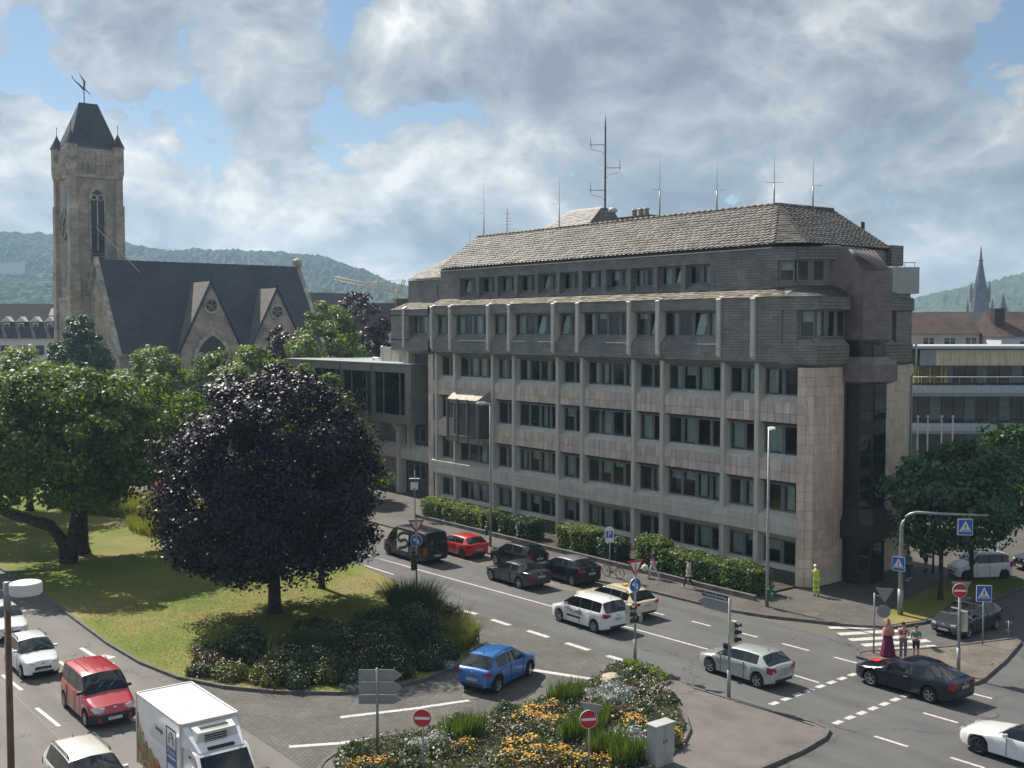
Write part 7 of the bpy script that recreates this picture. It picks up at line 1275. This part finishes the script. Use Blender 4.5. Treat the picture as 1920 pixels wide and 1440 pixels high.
def person(label, loc, face, pose, skin, top, topc, legs, legc, hair, shoe, sleeves='short', short_legs=False, scale=1.0, group='people on foot', cap=None, z=.1):
    t = thing('person', label, 'person', (loc[0],loc[1],z), face, group); t.scale = (scale,)*3; J = dict(BASE); J.update(pose); sk = mskin(*skin)
    skin_obj('body', J, EDG, RAD, sk, t)
    tr = {k: (tuple(x+.02 for x in RAD[k]) if isinstance(RAD[k], tuple) else RAD[k]+.018) for k in ('pel','spi','che','sL','sR')}; tr['che'] = (.165,.118)
    if sleeves == 'short':
        J2 = dict(J)
        for s in 'LR': a, b = Vector(J['s'+s]), Vector(J['e'+s]); J2['m'+s] = tuple(a+(b-a)*.7); tr['m'+s] = .066
        e2 = EDG + [('sL','mL'),('sR','mR')]
    else:
        J2 = J; e2 = EDG
        if sleeves == 'long':
            for s in 'LR': tr['e'+s] = .058; tr['w'+s] = .044
    if top: skin_obj(top, J2, e2, tr, topc, t)
    lr = {'pel': (.165,.125), 'hL': .102, 'hR': .102}; J3 = dict(J)
    if short_legs:
        for s in 'LR': a, b = Vector(J['h'+s]), Vector(J['k'+s]); J3['n'+s] = tuple(a+(b-a)*.92); lr['n'+s] = .086
        e3 = EDG + [('hL','nL'),('hR','nR')]
    else:
        for s in 'LR': lr['k'+s] = .078; lr['a'+s] = .06
        e3 = EDG
    if legs: skin_obj(legs, J3, e3, lr, legc, t)
    for s in 'LR':
        a, b = Vector(J['a'+s]), Vector(J['t'+s]); d = (b-a); d.z = 0; d.normalize(); n = Vector((-d.y,d.x,0)); c = Vector((a.x,a.y,0)); z0 = max(0, b.z-.05)
        rr = [[tuple(c+d*x+n*w+Vector((0,0,z0+h*q))) for w, q in ((-wd,0),(wd,0),(wd*.8,1),(-wd*.8,1))] for x, wd, h in ((-.07,.035,.09),(.02,.045,.10),(.12,.048,.06),(.2,.03,.035))]; MB().loft(rr).build('shoe', shoe, t)
        w_, f_ = Vector(J['w'+s]), Vector(J['f'+s]); dd = (f_-w_).normalized(); sx = dd.cross(Vector((0,0,1)) if abs(dd.z) < .9 else Vector((1,0,0))).normalized(); fg = MB()
        for k, (o_, l_) in enumerate(((-.027,.075),(-.009,.088),(.009,.083),(.027,.062))): p0 = f_+sx*o_; p1 = p0+dd*l_*.55; p2 = p1+(dd+Vector((.35,0,0))).normalized()*l_*.45; fg.tube([p0,p1,p2], [.0095,.009,.007], 5)
        p0 = w_+(f_-w_)*.4+sx*-.025; fg.tube([p0,p0-sx*.03+dd*.03,p0-sx*.035+dd*.07], [.011,.010,.008], 5); fg.build('fingers', sk, t)
    hb, ht = Vector(J['hb']), Vector(J['ht']); fw = Vector(pose.get('fw', (1,0,0))); fw.normalize(); sd = Vector((-fw.y,fw.x,0)); up = (ht-hb).normalized(); c = (hb+ht)/2+up*.02
    fc = MB()
    for s in (-1,1): p = c+fw*.078+sd*.032*s+up*.01; fc.tube([p-fw*.01,p+fw*.006], .011, 6, 0); 
    fc.tube([c+fw*.07-up*.055-sd*.022,c+fw*.075-up*.055+sd*.022], .007, 5, 1); fc.tube([c+fw*.075+up*.005,c+fw*.105-up*.025], [.008,.014], 5, 2)
    for s in (-1,1): fc.tube([c+sd*.078*s-up*.01,c+sd*.092*s+up*.01-fw*.015], .016, 5, 2)
    fc.build('face', [M_ink, mat('lips',(0.3,0.12,0.1),.5), sk], t)
    if hair:
        hm = MB(); rings = []
        for v in np.linspace(-.25,1,7):
            a = v*math.pi/2; rings.append([tuple(c - fw*.012 + up*(.035+.098*math.sin(a)) + (fw*math.cos(q)*.096*(1.0 if math.cos(q) < .2 or v > .35 else .78) + sd*math.sin(q)*.088)*max(.06,math.cos(a)*1.02)) for q in np.linspace(0,2*math.pi,14,endpoint=False)])
        hm.loft(rings, 0, True); hm.build('cap' if cap else 'hair', hair, t)
    return t, J
C_ = lambda n, c, r=.85: mat('cloth_'+n, c, r, var=.12, scale=6)
walk = lambda s=1: dict(hL=(0,.09,.90),kL=(.16*s,.1,.52),aL=(.26*s,.1,.12),tL=(.41*s,.11,.09),hR=(0,-.09,.90),kR=(-.04*s,-.1,.50),aR=(-.34*s,-.1,.16),tR=(-.22*s,-.11,.05),eL=(-.14*s,.23,1.16),wL=(-.16*s,.24,.92),fL=(-.16*s,.24,.84),eR=(.06*s,-.23,1.15),wR=(.22*s,-.24,.95),fR=(.26*s,-.24,.88))
M_wshoe = C_('white_shoe',(0.6,0.6,0.6)); M_dshoe = C_('dark_shoe',(0.03,0.03,0.03)); H_dark = mat('hair_dark',(0.025,0.018,0.014),.6); H_brown = mat('hair_brown',(0.09,0.055,0.03),.6); H_grey = mat('hair_grey',(0.3,0.29,0.27),.6)
t, J = person('man in dark polo and white trousers walking with a round white bag', (-6.3,-4.95), R(195), walk(), ('tan',(0.42,0.25,0.17)), 'polo_shirt', C_('dark_green',(0.025,0.035,0.035)), 'trousers', C_('white',(0.62,0.6,0.57)), H_brown, M_wshoe, scale=1.04)
bg = thing('bag', 'round white carrier bag held by the walking man', 'bag', (-6.75,-5.25,.1+.38)); MB().lathe([(.02,0),(.17,.06),(.22,.2),(.17,.36),(.06,.44)], (0,0,0), 14).build('sack', C_('bag_white',(0.66,0.65,0.62)), bg); MB().tube([(0,-.05,.42),(0,0,.52),(0,.05,.42)], .012, 5).build('handle', C_('bag_white',(0.66,0.65,0.62)), bg)
w2 = walk(); w2.update(eR=(.1,-.34,1.22),wR=(.28,-.5,1.08),fR=(.33,-.56,1.02)); t, J = person('woman in loose white top and dark leggings striding along the hedge', (-3.2,-5.2), R(200), w2, ('fair',(0.50,0.32,0.24)), 'blouse', C_('blouse_white',(0.62,0.63,0.68)), 'leggings', C_('leggings',(0.03,0.032,0.04)), H_dark, M_wshoe, scale=.97); rr = [[(wx*math.cos(a),wy*math.sin(a),zz) for a in np.linspace(0,2*math.pi,14,endpoint=False)] for wx, wy, zz in ((.17,.21,.74),(.155,.2,.95),(.14,.18,1.12))]; MB().loft(rr, 0, True, False).build('blouse_hem', C_('blouse_white',(0.62,0.63,0.68)), t); MB().tube([(-.1,.2,.9),(-.12,.22,1.15),(0,.15,1.44)], .03, 5).build('shoulder_bag', C_('leggings',(0.03,0.032,0.04)), t)
# road worker
M_hv = mat('hi_vis', (0.50,0.72,0.03), .7, var=.06, emit=None); M_refl = mat('reflective_tape',(0.6,0.62,0.6),.35)
bend = dict(spi=(.03,0,1.15),che=(.12,0,1.32),nec=(.2,0,1.43),hb=(.26,0,1.49),ht=(.33,0,1.60),sL=(.12,.18,1.38),sR=(.12,-.18,1.38),eL=(.2,.24,1.12),eR=(.2,-.24,1.12),wL=(.36,.14,1.06),wR=(.36,-.14,1.02),fL=(.42,.1,1.07),fR=(.42,-.1,1.03))
t, J = person('road worker in lime hi-vis vest and trousers facing the tiled wall', (2.55,-.85), R(140), bend, ('fair',(0.50,0.32,0.24)), 'hi_vis_vest', M_hv, 'work_trousers', M_hv, M_swht, M_dshoe, sleeves='none', cap=True, scale=1.04)
for z_ in (1.05,1.24): rr = [[(.03+(z_-1.0)*.3+.135*math.cos(a),.19*math.sin(a),z_+q) for a in np.linspace(0,2*math.pi,16,endpoint=False)] for q in (-.028,.028)]; MB().loft(rr, 0, True, False).build('reflective_band', M_refl, t)
for s in (.1,-.1):
    for zz in (.3,.55): rr = [[(.01+.098*math.cos(a),s+.098*math.sin(a),zz+q) for a in np.linspace(0,2*math.pi,12,endpoint=False)] for q in (-.025,.025)]; MB().loft(rr, 0, True, False).build('reflective_band', M_refl, t)
# the three on the island
toCam = math.atan2(-45,29)
fold = dict(eL=(.06,.25,1.15),wL=(.22,.06,1.14),fL=(.23,-.02,1.16),eR=(.06,-.25,1.15),wR=(.24,-.05,1.10),fR=(.24,.03,1.12))
M_mar = C_('maroon',(0.13,0.008,0.055)); M_veil = C_('veil_pink',(0.50,0.22,0.21)); t, J = person('woman in pink headscarf and long maroon dress on the island', (11.75,-7.85), toCam+.25, fold, ('brown',(0.30,0.17,0.11)), None, None, None, None, None, M_dshoe, scale=.97)
rr = [[(wx*math.cos(a)+.012*math.sin(5*a)*k,wy*math.sin(a)+.012*math.cos(6*a)*k,zz) for a in np.linspace(0,2*math.pi,28,endpoint=False)] for wx, wy, zz, k in ((.33,.36,.07,2),(.27,.30,.4,1.6),(.2,.23,.8,1),(.17,.2,1.05,.6),(.17,.22,1.3,.4),(.1,.14,1.44,.2))]; MB().loft(rr, 0, True, False).build('long_dress', M_mar, t)
rr = [[(ox+wx*math.cos(a)+.01*math.sin(4*a)*k,wy*math.sin(a),zz+.05*math.cos(a)*k) for a in np.linspace(0,2*math.pi,24,endpoint=False)] for ox, wx, wy, zz, k in ((.02,.25,.29,.98,1.5),(.03,.23,.285,1.18,1),(.02,.18,.25,1.36,.6),(.0,.105,.13,1.49,.2),(-.012,.098,.105,1.6,0),(-.012,.1,.1,1.70,0),(-.01,.06,.06,1.785,0))]; vl = MB().loft(rr, 0, True, False); MB().loft(rr, 0, True, False).build('headscarf', M_veil, t)
f_ = MB(); f_.lathe([(.0,-.075),(.055,-.05),(.068,.0),(.06,.05),(.0,.07)], (0,0,0), 12); f_.build('face_oval', mskin('brown',(0.30,0.17,0.11)), t, (.055,0,1.61))
M_pat = mat('cloth_pattern', (0.32,0.27,0.30), .9, scale=14, col2=(0.035,0.03,0.05), detail=3); t, J = person('woman in pink top and patterned trousers with folded arms', (12.45,-7.7), toCam+.1, fold, ('fair',(0.50,0.32,0.24)), 'top', C_('salmon',(0.58,0.27,0.27)), 'wide_trousers', M_pat, H_brown, M_dshoe, scale=.97)
for s in (.09,-.09): MB().tube([(-.1,s,1.3),(-.02,s*1.1,1.46),(.1,s,1.38),(.12,s,1.15)], .022, 5).build('backpack_strap', C_('strap',(0.03,0.03,0.035)), t)
MB().loft([[(-.13,y*w,z_) for y, z_, w in ((-.14,1.02,1),(.14,1.02,1),(.14,1.4,1),(-.14,1.4,1))][::-1],[(-.27,y*.8,z_) for y, z_ in ((-.14,1.06),(.14,1.06),(.14,1.36),(-.14,1.36))][::-1]]).build('backpack', C_('strap',(0.03,0.03,0.035)), t)
t, J = person('child in green shirt, dark shorts and cap beside the folded-arms woman', (12.85,-7.3), toCam-.1, fold, ('fair',(0.50,0.32,0.24)), 'shirt', C_('sage',(0.13,0.21,0.16)), 'shorts', C_('navy_shorts',(0.02,0.025,0.05)), C_('cap_dark',(0.05,0.06,0.06)), M_dshoe, short_legs=True, cap=True, scale=.90)
t, J = person('pedestrian in grey shirt and dark shorts with shoulder bag walking away under the trees', (2.75,9.9), R(85), walk(.7), ('tan',(0.42,0.25,0.17)), 'shirt', C_('mauve_grey',(0.13,0.12,0.145)), 'shorts', C_('navy_shorts',(0.02,0.025,0.05)), H_grey, M_dshoe, short_legs=True, scale=1.03); MB().tube([(.1,-.15,1.42),(-.13,0,1.25),(-.12,.2,1.0)], .02, 5).tube([(-.05,.24,1.0),(-.05,.26,.8)], .1, 8).build('shoulder_bag', M_blk, t)
person('pedestrian in light shirt and dark trousers behind the microvan', (2.1,16.0), R(250), walk(.6), ('tan',(0.42,0.25,0.17)), 'shirt', C_('oat',(0.5,0.48,0.42)), 'trousers', C_('trouser_dark',(0.03,0.03,0.04)), H_dark, M_dshoe, scale=1.03)
person('pedestrian in grey shirt half hidden behind the gantry post', (3.55,6.8), R(75), walk(.7), ('fair',(0.50,0.32,0.24)), 'shirt', C_('steel',(0.2,0.22,0.26)), 'trousers', C_('jeans',(0.06,0.09,0.16)), H_dark, M_wshoe, scale=1.0)
dg = bpy.context.evaluated_depsgraph_get()
new = [(o, m, bpy.data.meshes.new_from_object(o.evaluated_get(dg))) for o, m in SKINS]
for o, m, me in new:
    o.modifiers.clear(); o.data = me; me.materials.clear(); me.materials.append(m); me.polygons.foreach_set('use_smooth', [True]*len(me.polygons)); me.update()
# ================================================================== the air: thin even haze in one closed box
hz = bpy.data.materials.new('haze'); hz.use_nodes = True; t = hz.node_tree; t.nodes.clear(); o_ = N(t, 'ShaderNodeOutputMaterial'); pv = N(t, 'ShaderNodeVolumePrincipled')
pv.inputs['Color'].default_value = (0.50,0.74,1.0,1); pv.inputs['Density'].default_value = 0.00028; pv.inputs['Anisotropy'].default_value = 0.2; t.links.new(pv.outputs[0], o_.inputs['Volume'])
x0, y0 = VW(0, 1500)
hb = MB().box(-2050,-1150,-2.0,500,2450,190).build('haze', hz); hb['kind'] = 'stuff'; hb['label'] = 'thin blue summer haze filling the valley air'; hb['category'] = 'haze'

# ================================================================== labels: same-looking neighbours are told apart by their order in the picture
ORD = ['first','second','third','fourth','fifth','sixth','seventh','eighth','ninth','tenth','eleventh','twelfth','thirteenth','fourteenth','fifteenth','sixteenth','seventeenth','eighteenth','nineteenth','twentieth','twenty-first','twenty-second','twenty-third','twenty-fourth','twenty-fifth']
by = {}
for o in sc.objects:
    if o.parent is None and 'label' in o: by.setdefault(o['label'], []).append(o)
def px_of(o):
    q = o.location.copy(); dx, dy = q.x-CX, q.y-CY; return (dx*0.61566+dy*0.78801)/max(1, -dx*0.78801+dy*0.61566)
for lb, os_ in by.items():
    if len(os_) > 1:
        for i, o in enumerate(sorted(os_, key=px_of)): o['label'] = lb + ', ' + (ORD[i] if i < len(ORD) else 'last') + ' from left'
